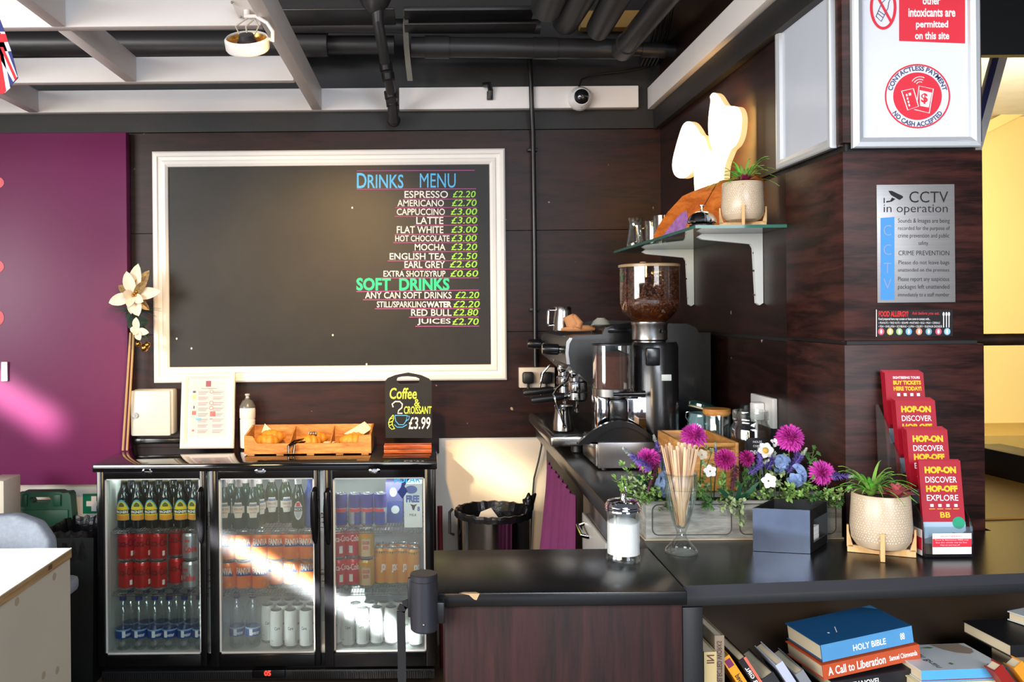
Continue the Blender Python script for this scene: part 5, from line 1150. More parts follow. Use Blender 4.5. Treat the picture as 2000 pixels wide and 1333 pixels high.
# ------------------------------------------------ planted pots
POT = [mat('beige stoneware', (206, 184, 156), .28, var=.05), mat('white glaze dot', (250, 244, 232), .25, var=0)]
STANDW = wood('pale beech', (214, 166, 108), (236, 196, 142), (8, 8, 3), 4, .5, 0, (.3, .7), 0)
GRASS = mat('fresh green leaf', (110, 206, 70), .45, var=.25, nscale=12); GRASS2 = mat('yellow green leaf', (150, 200, 90), .45, var=.25); PINKS = mat('pink succulent', (206, 100, 106), .5, var=.2, nscale=30); GRAV = mat('pebble gravel', (120, 104, 86), .9, var=.5, nscale=180, bump=.6, bscale=250); PLUM = mat('plum succulent', (150, 40, 84), .5, var=.2)
def planted(c, s, label, seed, pk, ang, leafh, gl):
    r = thing('potted_plant', label, 'potted plant', c); T = Matrix.Translation(c) @ Matrix.Rotation(ang, 4, 'Z') @ Matrix.Diagonal((s, s, s, 1)); random.seed(seed)
    zl = .016
    mb = MB(); mb.lathe([(.040, zl), (.052, zl+.005), (.0615, zl+.02), (.0645, zl+.05), (.0605, zl+.118), (.0585, zl+.122), (.0565, zl+.12), (.057, zl+.108), (.001, zl+.106)], 48, T)
    pr_ = [(.0615, zl+.02), (.0645, zl+.05), (.0605, zl+.118)]
    for row in range(17):
        z = zl+.024+row*.0055; (ra, za_), (rb2, zb2) = (pr_[0], pr_[1]) if z < pr_[1][1] else (pr_[1], pr_[2]); rr0 = ra+(rb2-ra)*(z-za_)/(zb2-za_)+.0002
        for col in range(62):
            a = 2*PI*(col+.5*(row % 2))/62+random.uniform(-.022, .022); zz0 = z+random.uniform(-.0012, .0012); q = random.uniform(.0009, .0013)
            mb.add([(rr0*math.cos(a+q/rr0*math.cos(t)), rr0*math.sin(a+q/rr0*math.cos(t)), zz0+q*math.sin(t)) for t in [PI/3*i for i in range(6)]], [(0, 1, 2, 3, 4, 5)], 1, T)
    mb.build('pot', POT, r, True)
    for k in range(2):
        mb = MB(); M_ = T @ Matrix.Rotation(k*PI/2, 4, 'Z')
        sgn = k
        for s_ in (-1, 1):
            mb.prism([(s_*.0565, zl-.004), (s_*.070, zl-.004), (s_*.070, zl+.045), (s_*.0660, zl+.045), (s_*.0655, zl+.03), (s_*.0625, zl+.018)], .009, M_ @ Matrix(((1, 0, 0, 0), (0, 0, 1, -.0045), (0, 1, 0, 0), (0, 0, 0, 1))))
        if k == 0: mb.b2((-.069, -.0045, 0), (.069, .0045, .0155), 0, 0, M_)
        else: mb.b2((-.069, -.0044, 0), (-.0046, .0044, .0155), 0, 0, M_); mb.b2((.0046, -.0044, 0), (.069, .0044, .0155), 0, 0, M_)
        mb.build('stand', STANDW, r, True)
    mb = MB(); mb.lathe([(.0565, zl+.107), (.04, zl+.112), (.001, zl+.113)], 28, T, cap0=False); g = mb.build('gravel', GRAV, r, True); g['kind'] = 'stuff'
    # long narrow curling leaves
    ctr = T @ V(gl); top = zl+.112
    for k in range(51):
        a = random.uniform(0, 2*PI); L = random.uniform(.06, .115)*leafh; up = random.uniform(.35, 1.0); pts = []; mb = MB() if k % 17 == 0 else mb
        for i in range(8):
            t = i/7; rr_ = L*t*(1-up*.45); z = L*(up*(t*1.25-.75*t*t)+.25*t-(1-up)*.75*t*t)
            pts.append(ctr+V((rr_*math.cos(a)*s, rr_*math.sin(a)*s, z*s+.0)))
        for (p, q, w0, w1) in [(pts[i], pts[i+1], .0048*(1-(i/7)**1.6), .0048*(1-((i+1)/7)**1.6)+.0002) for i in range(7)]:
            sd = V((-math.sin(a), math.cos(a), 0)); n = V((0, 0, .0012))
            mb.add([p-sd*w0+n, p, p+sd*w0+n, q+sd*w1+n, q, q-sd*w1+n], [(0, 1, 4, 5), (1, 2, 3, 4)])
        if k % 17 == 16: mb.build('grass_leaves', GRASS if k < 20 else GRASS2, r, True, sharp=60)
    mb = MB(); cs = T @ V(pk[:3]); 
    for lay, (n, L, up) in enumerate(((9, .034, .25), (8, .032, .6), (6, .028, 1.1), (4, .02, 1.6))):
        for i in range(n):
            a = 2*PI*i/n+lay*.4; d = V((math.cos(a)*math.cos(up), math.sin(a)*math.cos(up), math.sin(up))); leaf(mb, cs+V((0, 0, .004)), cs+d*L*s*pk[3]+V((0, 0, .006)), .006*s*pk[3], .12, 6, V((-math.cos(a)*math.sin(up), -math.sin(a)*math.sin(up), math.cos(up))))
    mb.build('succulent', PINKS if pk[4] else PLUM, r, True, sharp=70)
    return r
c = V((P(1732, 1082, 1.99).x, 2.015, ZC_+.001))
planted(c, 1.0, 'speckled potted plant with grass and pink succulent on the front counter', 2, (.03, -.022, .128, 1.25, 1), R(-24), 1.12, (-.02, .005, .126))
# ------------------------------------------------ leaflet holder
r = thing('leaflet_holder', 'clear acrylic four tier leaflet holder on the counter by the pillar', 'leaflet holder', (1.14, 2.08, ZC_))
tan = MB(); tan.prism([(1.388, 2.32), (2.3, 2.42), (2.3, 3.2), (1.388, 3.2)], .004, None, 0, ZC_+.0005); solo(tan, 'tan_board', mat('tan varnished board', (150, 108, 44), .35, var=.08, nscale=2), 'tan board laid on the counter right of the notice pillar', 'board')
NT_ = 4; tiers = []
yb0, yb1 = 1.985, 2.155
hw = .053; Z0 = ZC_+.001
def tx(k): return 1.142+.012*k/3
for k in range(NT_):
    y = yb0+(yb1-yb0)*k/3; z = Z0+.012+.062*k; tiers.append((tx(k), y, z))
for k, (x, y, z) in enumerate(tiers):
    mb = MB(); hfront = .056 if k == 0 else .075
    mb.b2((x-hw, y-.004, z-.010), (x+hw, y-.002, z+hfront)); mb.b2((x-hw, y-.002, z-.010), (x+hw, y+.035, z-.008)); mb.build('pocket_front', ACRY, r, True)
for sx in (-1, 1):
    for k, (x, y, z) in enumerate(tiers):
        mb = MB(); xs_ = x+sx*hw; pts = [(y-.004, Z0), (y+.042, Z0), (y+.062, z+.115), (y+.05, z+.118), (y+.004, z+.07), (y-.004, z+.05)]
        vs = [V((xs_-.001, a, b)) for a, b in pts]+[V((xs_+.001, a, b)) for a, b in pts]; n = 6
        mb.add(vs, [list(range(n))[::-1], list(range(n, 2*n))]); mb.add(vs, [[i, (i+1) % n, n+(i+1) % n, n+i] for i in range(n)]); mb.build('side_wall', ACRY, r, True)
mb = MB(); mb.b2((tx(0)-hw, yb0-.004, Z0), (tx(0)+hw, yb1+.04, Z0+.002)); mb.build('base', ACRY, r, True)
mb = MB(); x = tx(0)
def LB(u, v, y=yb0-.0048): return V((x-.036+.086*u, y, Z0+.008+.046*v))
mb.b2(LB(0, 0), LB(1, 1, yb0-.0043)); card = mb.build('info_card', PAPER, r, True)
mb = MB(); mb.poly([LB(0, .34, yb0-.0050), LB(1, .34, yb0-.0050), LB(1, .74, yb0-.0050), LB(0, .74, yb0-.0050)]); mb.build('red_band', RED, card, True)
mb = MB(); mb.text('Tours & Attractions FREE map', lambda u, v: LB(.06+.86*u, .64+.07*v, yb0-.0053)); mb.text('See the whole city by bus', lambda u, v: LB(.08+.8*u, .52+.07*v, yb0-.0053)); mb.text('Hop on and hop off', lambda u, v: LB(.2+.5*u, .40+.07*v, yb0-.0053)); mb.build('card_lettering', INKW, card, True)
mb = MB(); mb.text('SIGHTSEEING', lambda u, v: LB(.2+.55*u, .82+.08*v, yb0-.0053), 0, .01); mb.build('card_heading', mat('rose print', (206, 140, 150), .6), card, True)
mb = MB(); xs_ = tx(0)-hw-.0016; 
mb.b2((xs_, yb0+.004, Z0+.003), (xs_+.0003, yb0+.13, Z0+.060)); sc_ = mb.build('side_card', PAPER, r, True)
mb = MB(); mb.b2((xs_-.0004, yb0+.004, Z0+.014), (xs_, yb0+.128, Z0+.042)); mb.build('red_band', RED, sc_, True)
LRED = mat('crimson leaflet', (176, 18, 44), .45, var=.03); LYEL = mat('yellow print', (250, 200, 30), .5, var=0); LWHT = INKW; LPH = mat('pale sky print', (176, 200, 222), .5); LBR = mat('brown street print', (110, 90, 78), .6, var=.5, nscale=70); LGN = mat('green badge', (30, 160, 120), .5)
def leaflet(k, j, label):
    x, y, z = tiers[k]; w2, h = .047, .205
    M_ = Matrix.Translation((x, y+.004+.0045*j, z-.006+.002*j)) @ Matrix.Rotation(R(-8-.5*j), 4, 'X') @ Matrix.Rotation(R(.4), 4, 'Y')
    o = None
    mb = MB(); mb.b2((-w2, 0, 0), (w2, .0028, h)); mb.v = [M_ @ v for v in mb.v]
    o = solo(mb, 'leaflet', LRED, label, 'leaflet', loc=M_ @ V((0, 0, 0)), group='leaflets in the tiered holder')
    if j: return
    def lt(u, v, e=.0003): return M_ @ V((-w2+2*w2*u, -e, h*v))
    def rect(mb, u0, v0, u1, v1, e=.0003): mb.poly([lt(u0, v0, e), lt(u1, v0, e), lt(u1, v1, e), lt(u0, v1, e)])
    L_ = []
    def tl(s, u0, v0, du, dv, b, m): q = MB(); q.text(s, lambda u, v: lt(u0+du*u, v0+dv*v), 0, b); q.build('lettering', m, o, True)
    m1, m2 = MB(), MB()
    if k == 3:
        tl('SIGHTSEEING TOURS', .2, .925, .7, .03, .03, LWHT); tl('BUY TICKETS', .2, .855, .72, .05, .05, LYEL); tl('HERE TODAY!', .2, .785, .72, .05, .05, LYEL)
        for i in range(4): rect(m2, .28+i*.17, .72, .36+i*.17, .755)
    else:
        tl('HOP-ON', .13, .86, .75, .075, .06, LYEL); tl('DISCOVER', .13, .76, .75, .065, .01, LWHT)
        tl('HOP-OFF', .13, .66, .75, .07, .06, LYEL); tl('EXPLORE', .13, .565, .75, .065, .01, LWHT)
        for i in range(4): rect(m2, .2+i*.19, .50, .28+i*.19, .53); rect(m1, .17+i*.19, .475, .31+i*.19, .482)
        tl('BB', .42, .385, .24, .06, .02, LYEL)
    
    if m1.v: m1.build('caption_print', LYEL, o, True)
    m2.build('icon_print', LWHT, o, True)
    mb = MB(); rect(mb, 0, .16, 1, .34); mb.build('sky_picture', LPH, o, True)
    mb = MB(); mb.poly([lt(0, .0, .0005), lt(1, .0, .0005), lt(1, .25, .0005), lt(.85, .2, .0005), lt(.7, .23, .0005), lt(.5, .17, .0005), lt(.2, .19, .0005), lt(0, .16, .0005)]); mb.build('street_picture', LBR, o, True)
    mb = MB(); mb.poly([lt(.84+.15*math.cos(t), .33+.065*math.sin(t), .0007) for t in [2*PI*i/20 for i in range(20)]]); mb.build('badge', LGN, o, True)
nm4 = ['front lowest tier', 'second tier', 'third tier', 'back highest tier']
for k in range(4):
    for j in range(4 if k else 2):
        leaflet(k, j, f'crimson bus tour leaflet at the front of the {nm4[k]}' if j == 0 else f'crimson leaflet, {ordn(j)} behind the front one in the {nm4[k]}')
# ------------------------------------------------ belt barrier
c = P(828, 1180, 1.735)
r = thing('belt_barrier', 'black retractable belt cassette on the counter end', 'belt barrier', (c.x, 1.735, c.z-.055))
def zc2(y): return P(828, y, 1.735).z
mb = MB(); mb.lathe([(.024, zc2(1231)), (.0265, zc2(1228)), (.0265, zc2(1134)), (.0255, zc2(1133)), (.0265, zc2(1132)), (.0265, zc2(1122)), (.025, zc2(1120)), (.001, zc2(1120))], 36, Matrix.Translation((c.x, 1.735, 0))); mb.build('cassette', mat('gunmetal plastic', (58, 58, 66), .3, .4), r, True)
mb = MB(); mb.b2((c.x+.018, 1.74, zc2(1222)), (c.x+.04, 1.785, zc2(1180)), .003); mb.build('bracket', SATIN, r, True)
mb = MB(); mb.ball((c.x, 1.735-.0265, zc2(1212)), .0025, 8, 6); mb.build('screw', STEEL, r, True)
mb = MB(); BELT = mat('black webbing', (14, 14, 18), .7)
pts = [P(801, 1178, 1.735), P(788, 1184, 1.735), P(783, 1195, 1.735), P(784, 1240, 1.735), P(786, 1400, 1.735)]
w_ = .008
for (a, b) in zip(pts, pts[1:]): 
    d = (b-a).normalized(); n = V((-d.z, 0, d.x))*w_; t = V((0, .004, 0)); vs = [a-n, a+n, b+n, b-n]; vs += [v+t for v in vs]; mb.add(vs, [(0, 1, 2, 3), (7, 6, 5, 4), (0, 4, 5, 1), (1, 5, 6, 2), (2, 6, 7, 3), (3, 7, 4, 0)])
mb.build('belt', BELT, r, True)
mb = MB(); mb.b2(P(797, 1204, 1.737), P(804, 1130, 1.728), .002); mb.build('belt_slot', SATIN, r, True)
# ================================================================== flower planter
PY0, PY1 = 2.152, 2.262
x0, x1 = P(1262, 1058, PY0).x, .985
zb, zt = ZC_+.001, 1.034
r = thing('planter_box', 'weathered grey wooden planter box full of artificial flowers on the counter', 'planter', ((x0+x1)/2, (PY0+PY1)/2, zb))
GW = wood('weathered grey wood', (112, 112, 108), (172, 170, 162), (2, 6, 12), 4, .7, 0, (.3, .7), .1)
mb = MB(); mb.b2((x0, PY0, zb), (x1, PY0+.01, zt), .0015); f = mb.build('front_board', GW, r, True)
mb = MB(); mb.b2((x0, PY1-.01, zb), (x1, PY1, zt), .0015); mb.build('back_board', GW, r, True)
for a in (x0-.0005, x1-.0105): mb = MB(); mb.b2((a, PY0+.0105, zb), (a+.011, PY1-.0105, zt), .0015); mb.build('end_board', GW, r, True)
mb = MB(); mb.b2((x0-.004, PY0-.003, zb-.0005), (x1+.003, PY1+.003, zb+.003)); mb.build('base', mat('pale base wood', (190, 172, 146), .6), r, True)
def rrect(ax, az, bx, bz, rad, y, n=6):
    pts = []
    for cx, cz, a0 in ((bx-rad, bz-rad, 0), (ax+rad, bz-rad, PI/2), (ax+rad, az+rad, PI), (bx-rad, az+rad, 1.5*PI)):
        for i in range(n+1): a = a0+PI/2*i/n; pts.append(V((cx+rad*math.cos(a), y, cz+rad*math.sin(a))))
    return pts
mb = MB()
for a, b in ((x0+.015, x0+.205), (x0+.225, x1-.015)): mb.tube(rrect(a, zb+.012, b, zt-.008, .015, PY0-.0004), .0013, 6, closed=True)
mb.build('routed_line', mat('dark routed wood', (78, 76, 66), .8), f, True)
mb = MB(); mb.b2((x0+.012, PY0+.011, zb+.004), (x1-.012, PY1-.011, zt-.012)); mb.build('soil', mat('dark floral foam', (36, 34, 24), .9, bump=.5, bscale=120), r, True)
STEM = mat('green stem', (88, 124, 60), .6, var=.2); FOL = mat('light green foliage', (146, 186, 96), .6, var=.3, nscale=20); FOL2 = mat('mid green foliage', (86, 136, 70), .6, var=.3, nscale=20); FOLD = mat('dark green leaf', (40, 92, 66), .5, var=.2); FOLY = mat('pale sage foliage', (176, 196, 140), .7, var=.25, nscale=20)
MUM = mat('magenta petal', (232, 74, 196), .6, var=.25, nscale=40); MUM2 = mat('deep magenta petal', (206, 48, 150), .6, var=.25, nscale=40); LAV = mat('lavender floret', (140, 122, 214), .7, var=.3, nscale=80); LAVT = mat('pale lavender tip', (196, 206, 190), .7, var=.2); HYD = mat('pale blue petal', (150, 176, 224), .6, var=.15, nscale=20); DSY = mat('white petal', (240, 236, 236), .6, var=.06); DYC = mat('daisy heart', (226, 176, 60), .7, var=.3, nscale=80); MAU = mat('dusty mauve sprig', (146, 84, 110), .7, var=.3); CRE = mat('cream petal', (226, 210, 180), .6, var=.1)
def root_at(px):
    x = max(x0+.03, min(x1-.03, P(px, 1000, 2.2).x)); return V((x, 2.205+.02*math.sin(px), zt-.03))
def stem(r, a, b, rad=.0016, sag=.0):
    mb = MB(); m = a.lerp(b, .55); m.z += .012+sag; mb.tube([a, a.lerp(m, .5)+V((0, 0, .006)), m, b], rad, 6); mb.build('stem', STEM, r, True)
def mum(px, py, D, rad, n, lab, tilt, m=None):
    n = int(n*1.9)
    c = P(px, py, D); r = thing('artificial_aster', lab, 'artificial flower', root_at(px), 0, 'magenta asters'); random.seed(int(px)); t = V(tilt).normalized()
    s = t.orthogonal().normalized(); q = t.cross(s); mb = MB()
    for k in range(n):
        ph = math.acos(1-1.35*(k+.5)/n); a = k*2.39996+random.uniform(-.1, .1); d = t*math.cos(ph)+(s*math.cos(a)+q*math.sin(a))*math.sin(ph); d = (d+V((random.uniform(-.1, .1), random.uniform(-.1, .1), random.uniform(-.1, .1)))).normalized()
        L = rad*random.uniform(.85, 1.08); b0 = c+d*rad*.25; tip = c+d*L-t*rad*.12*math.sin(ph)
        sd = d.cross(t if ph > .2 else s).normalized()*rad*.075; nrm = sd.cross(d).normalized()*rad*.05; mid = b0.lerp(tip, .7)
        mb.add([b0-sd*.4, b0+sd*.4, mid+sd+nrm, mid, mid-sd+nrm, tip], [(0, 1, 2, 3), (0, 3, 4), (3, 2, 5), (4, 3, 5)])
    mb.build('petals', m or MUM, r, True, sharp=80)
    mb = MB(); mb.ball(c-t*rad*.15, rad*.42, 10, 8); mb.build('flower_heart', MUM2, r, True)
    stem(r, wm(r).translation, c-t*rad*.4)
mum(1355, 853, 2.20, .034, 150, 'magenta aster standing highest left of centre in front of the bamboo crate', (-.05, -.5, .9))
mum(1543, 856, 2.20, .036, 160, 'magenta aster standing highest at the right against the dark wall', (.0, -.7, .75))
mum(1266, 899, 2.17, .032, 130, 'magenta aster behind the lavender at the left end of the planter', (-.4, -.7, .6))
mum(1417, 898, 2.16, .028, 120, 'magenta aster in the middle of the planter, left of its smaller neighbour', (-.2, -.9, .4), MUM2)
mum(1458, 896, 2.19, .022, 90, 'smallest magenta aster near the middle of the planter', (.3, -.8, .5), MUM2)
mum(1605, 924, 2.15, .031, 150, 'magenta aster at the right end of the planter above the napkin holder', (.1, -1, .25))
def lavender(p, q, lab, m=None, tipm=None, n=80, w=.0085):
    n = int(n*1.6); w *= 1.25
    p, q = P(*p), P(*q); px = CX+p.x*F/p.y; r = thing('artificial_lavender', lab, 'artificial flower', root_at(px), 0, 'lavender sprigs'); random.seed(int(p.x*1e4)); d = (q-p); L = d.length; d.normalize(); s = d.orthogonal().normalized(); u = d.cross(s)
    mb = MB(); m2 = MB()
    for k in range(n):
        t = (k+random.random())/n; a = random.uniform(0, 2*PI); ww = w*(1-.75*t**1.5)*random.uniform(.7, 1.2); o = (s*math.cos(a)+u*math.sin(a)); b0 = p+d*L*t; tip = b0+o*ww+d*.005
        M_ = m2 if t > .72 else mb; sd = d.cross(o)*.0021
        M_.add([b0, b0+(tip-b0)*.6+sd, tip, b0+(tip-b0)*.6-sd+d*.001], [(0, 1, 2), (0, 2, 3)])
    mb.tube([p, q], .0012, 5)
    mb.build('florets', m or LAV, r, True, sharp=80); m2.build('tip', tipm or LAVT, r, True, sharp=80); stem(r, wm(r).translation, p)
lavender((1272, 918, 2.14), (1219, 877, 2.12), 'lavender sprig leaning left over the aster at the left end', n=130, w=.012)
lavender((1294, 900, 2.18), (1277, 852, 2.18), 'lavender sprig standing upright beside the bamboo crate corner', n=100, w=.010)
lavender((1538, 925, 2.17), (1574, 878, 2.17), 'lavender sprig leaning right below the tall right aster', n=130, w=.012)
lavender((1622, 930, 2.13), (1668, 931, 2.11), 'lavender sprig lying level beyond the rightmost aster', n=110, w=.010)
lavender((1484, 915, 2.16), (1482, 876, 2.18), 'lavender sprig just left of the white daisy', n=90, w=.010)
lavender((1498, 918, 2.15), (1514, 886, 2.14), 'lavender sprig just below the white daisy', n=100, w=.013)
lavender((1400, 905, 2.19), (1397, 868, 2.2), 'thin lavender sprig behind the middle aster', n=60, w=.006)
lavender((1436, 908, 2.14), (1430, 955, 2.12), 'dusty mauve sprig hanging in the middle of the planter', MAU, MAU, 110, .012)
lavender((1283, 905, 2.15), (1266, 958, 2.12), 'dusty mauve sprig drooping at the left end of the planter', MAU, MAU, 80, .007)
lavender((1550, 915, 2.2), (1560, 868, 2.2), 'lavender sprig straight under the tall right aster', n=80, w=.010)
lavender((1462, 925, 2.13), (1500, 900, 2.12), 'lavender sprig leaning right below the daisy stem', n=90, w=.010)
lavender((1315, 905, 2.19), (1308, 868, 2.2), 'lavender sprig behind the stirrers on the left', n=80, w=.009)
def daisy(px, py, D, rad, lab, nrm, heart=True, n=6, m=None, name='artificial_daisy'):
    c = P(px, py, D); r = thing(name, lab, 'artificial flower', root_at(px)); N_ = V(nrm).normalized(); s = N_.orthogonal().normalized(); u = N_.cross(s); mb = MB()
    for k in range(n):
        a = 2*PI*k/n+.3; d = s*math.cos(a)+u*math.sin(a); leaf(mb, c+d*.002, c+d*rad+N_*rad*.2, rad*.42, .1, 5, N_)
    mb.build('petals', m or DSY, r, True, sharp=80)
    if heart: mb = MB(); mb.ball(c+N_*.003, (.0075, .0075, .0075), 10, 8); mb.build('flower_heart', DYC, r, True)
    stem(r, wm(r).translation, c-N_*.004)
daisy(1494, 881, 2.17, .021, 'white daisy with a yellow heart right of the big glass jar', (.1, -1, .4))
daisy(1512, 866, 2.2, .013, 'small closed white bloom above the yellow hearted daisy', (.3, -.8, .5), False, 4)
daisy(1501, 940, 2.12, .019, 'white bloom of broad petals low above the napkin holder', (-.1, -1, .2), False, 5)
daisy(1387, 921, 2.14, .016, 'white bloom right of the sundae glass', (-.3, -1, .3), False, 5)
daisy(1371, 889, 2.16, .014, 'cream bloom just above the stirrers on the right', (.1, -1, .4), False, 5, CRE)
daisy(1336, 900, 2.21, .017, 'cream bloom behind the stirrers', (.0, -1, .4), False, 5, CRE)
def hydrangea(px, py, D, rad, lab, n):
    c = P(px, py, D); r = thing('artificial_hydrangea', lab, 'artificial flower', root_at(px), 0, 'blue hydrangeas'); random.seed(px); mb = MB()
    for k in range(n):
        d = V((random.uniform(-1, 1), -.5-random.random()*.4, random.uniform(-1, 1))).normalized(); p = c+V((d.x*rad, d.y*rad*.5, d.z*rad*1.25)); s = d.orthogonal().normalized(); u = d.cross(s)
        for j in range(4):
            a = PI/2*j+k; e = s*math.cos(a)+u*math.sin(a); leaf(mb, p+e*.001, p+e*.016, .0085, .05, 4, d)
    mb.build('petals', HYD, r, True, sharp=80); stem(r, wm(r).translation, c)
hydrangea(1299, 946, 2.15, .022, 'pale blue hydrangea beside the sundae glass', 12)
hydrangea(1556, 930, 2.16, .020, 'pale blue hydrangea left of the rightmost aster', 11)
hydrangea(1528, 908, 2.19, .016, 'pale blue hydrangea below the tall right aster', 8)
hydrangea(1305, 908, 2.2, .012, 'small pale blue hydrangea behind the stirrers', 6)
def spray(px, tip, D, lab, n, m, seed, ls=.011, spread=.022, droop=0):
    random.seed(seed); a = root_at(px); b = P(tip[0], tip[1], D); r = thing('foliage_spray', lab, 'artificial foliage', a, 0, 'foliage sprays'); mid = a.lerp(b, .5)+V((0, -.01, .02+droop))
    pts = [a.lerp(mid, t)*(1-t)+mid.lerp(b, t)*t for t in [i/7 for i in range(8)]]
    mb = MB(); mb.tube(pts, [.0016-.00012*i for i in range(8)], 6); tw = []
    ml = MB()
    for k in range(n):
        t = .25+.75*k/n; i = min(6, int(t*7)); p = pts[i].lerp(pts[i+1], t*7-i); o = V((random.uniform(-1, 1), random.uniform(-1, .3), random.uniform(-.6, 1))).normalized(); e = p+o*random.uniform(.4, 1)*spread; mb.tube([p, e], .0007, 4)
        for j in range(5):
            d = (o*.5+V((random.uniform(-1, 1), random.uniform(-1, .6), random.uniform(-1, 1)))).normalized(); leaf(ml, e, e+d*ls*random.uniform(.7, 1.2), ls*.3, .1, 3, d.orthogonal().normalized())
    mb.build('stem', STEM, r, True); ml.build('leaves', m, r, True, sharp=80)
for i, (px, tip, D, n, m, sd, lab, kw) in enumerate((
    (1265, (1195, 938), 2.13, 16, FOL, 1, 'light green spray reaching furthest left above the sugar pourer', {}),
    (1262, (1212, 965), 2.12, 14, FOL, 2, 'light green spray curling low behind the sugar pourer', {}),
    (1270, (1216, 912), 2.16, 10, FOL, 3, 'light green spray below the left lavender', {}),
    (1280, (1258, 930), 2.13, 14, FOL, 4, 'light green spray at the left end between lavender and hydrangea', {}),
    (1285, (1275, 970), 2.11, 12, FOL, 5, 'light green spray spilling over the left front corner', {}),
    (1380, (1385, 985), 2.11, 12, FOL2, 6, 'mid green spray spilling over the front right of the sundae glass', {}),
    (1405, (1415, 935), 2.13, 16, FOL, 7, 'light green spray below the middle aster', {}),
    (1430, (1460, 930), 2.16, 14, FOL2, 8, 'mid green spray right of the hanging mauve sprig', {}),
    (1440, (1445, 1024), 2.10, 14, FOLY, 9, 'pale trailing spray hanging down the planter front', dict(droop=.03, spread=.012)),
    (1490, (1515, 925), 2.14, 18, FOLY, 10, 'pale sage spray below the white daisy', {}),
    (1520, (1545, 960), 2.12, 18, FOL, 11, 'light green spray behind the napkin holder, left', {}),
    (1560, (1600, 975), 2.12, 16, FOL2, 12, 'mid green spray behind the napkin holder, right', {}),
    (1590, (1655, 958), 2.10, 14, FOLY, 13, 'pale sage spray reaching furthest right towards the potted plant', {}),
    (1590, (1648, 985), 2.11, 12, FOL2, 14, 'mid green spray drooping at the right end of the planter', dict(droop=.02)),
    (1565, (1590, 880), 2.2, 16, FOL2, 15, 'fern like spray behind the rightmost aster', {}),
    (1480, (1530, 885), 2.21, 12, FOLY, 16, 'pale sage spray under the tall right aster', {}),
    (1350, (1392, 880), 2.21, 12, FOLY, 17, 'pale spray between the tall left aster and the middle one', {}),
    (1325, (1340, 950), 2.2, 12, FOL2, 18, 'mid green spray behind the sundae glass', {}),
    (1300, (1325, 985), 2.12, 14, FOL2, 21, 'mid green spray left of the sundae glass foot', {}),
    (1370, (1362, 940), 2.19, 16, FOL, 22, 'light green spray just right of the sundae glass rim', {}),
    (1400, (1440, 985), 2.115, 16, FOLY, 23, 'pale sage spray low under the mauve sprig', {}),
    (1500, (1470, 915), 2.2, 14, FOL2, 24, 'mid green spray between the small aster and the daisy', {}),
    (1540, (1580, 940), 2.14, 16, FOL, 25, 'light green spray left of the rightmost aster', {}),
    (1600, (1625, 965), 2.11, 16, FOL, 26, 'light green spray under the rightmost aster', {}),
    (1270, (1235, 945), 2.12, 16, FOLY, 27, 'pale sage spray above the sugar pourer lid', {}),
    (1460, (1480, 960), 2.13, 14, FOL, 19, 'light green spray left of the napkin holder top', {}))):
    spray(px, tip, D, lab, n, m, sd, **kw)
def broad(px, tips, D, lab):
    a = root_at(px); r = thing('broad_leaf_sprig', lab, 'artificial foliage', a); mb = MB()
    for x, y, w_ in tips: leaf(mb, a+V((0, -.03, .012)), P(x, y, D), w_, .12, 7, V((0, -.7, .7)))
    mb.build('leaves', FOLD, r, True, sharp=80); mb = MB(); mb.tube([a, a+V((0, -.03, .014))], .002, 6); mb.build('stem', STEM, r, True)
broad(1290, ((1240, 930, .014), (1256, 948, .012), (1290, 930, .008)), 2.13, 'dark broad leaves at the left end of the planter')
broad(1425, ((1400, 955, .010), (1455, 965, .010), (1445, 945, .007), (1485, 940, .005)), 2.11, 'dark broad leaves in the middle of the planter front')
# ================================================================== notices on the pillar
D = YP-.0005
p, q = P(1662, 291, D), P(1911, 291, D)
r = thing('notice_frame', 'silver snap frame with red no cash notice high on the pillar', 'notice', ((p.x+q.x)/2, YP, p.z))
zt = 2.52; fw = .0275
SNAP = [(0, 0), (0, .012), (.12, .0155), (.5, .017), (.9, .012), (1, .004)]
mb = frame_mb(p.x, q.x, p.z, zt, fw, SNAP, D); f = mb.build('frame', ALU, r, True, sharp=25)
mb = MB(); mb.b2((p.x+.004, D-.004, p.z+.004), (q.x-.004, D, zt-.004)); mb.build('sheet', mat('glossy white poster', (232, 236, 248), .25, var=.02), r, True)
DS = D-.0046
def ring(mb, cx, cy, rx, ry, t, D, mi=0, n=48):
    a = [P(cx+rx*math.cos(2*PI*i/n), cy+ry*math.sin(2*PI*i/n), D) for i in range(n)]; b = [P(cx+(rx-t)*math.cos(2*PI*i/n), cy+(ry-t)*math.sin(2*PI*i/n), D) for i in range(n)]
    for i in range(n): mb.poly([a[i], b[i], b[(i+1) % n], a[(i+1) % n]], mi)
def disc(mb, cx, cy, rx, ry, D, n=48): mb.poly([P(cx+rx*math.cos(-2*PI*i/n), cy+ry*math.sin(-2*PI*i/n), D) for i in range(n)])
mb = MB(); mb.ppx([(1756, 80), (1885, 85), (1885, -70), (1756, -70)], DS); mb.build('red_block', RED, r, True)
mb = MB()
for s, b in (('No alcohol or', (1778, -32, 1862, -14)), ('other', (1802, -8, 1837, 9)), ('intoxicants are', (1774, 16, 1866, 33)), ('permitted', (1789, 40, 1852, 58)), ('on this site', (1787, 62, 1854, 77))): mb.tpx(s, b, DS-.0005, 0, .03)
mb.build('white_lettering', INKW, r, True)
mb = MB(); ring(mb, 1725, 14, 26, 44, 5.5, DS-.0006); mb.ppx([(1706, -16), (1710, -19), (1744, 44), (1740, 47)], DS-.0007); mb.build('prohibition_ring', RED, r, True)
mb = MB()
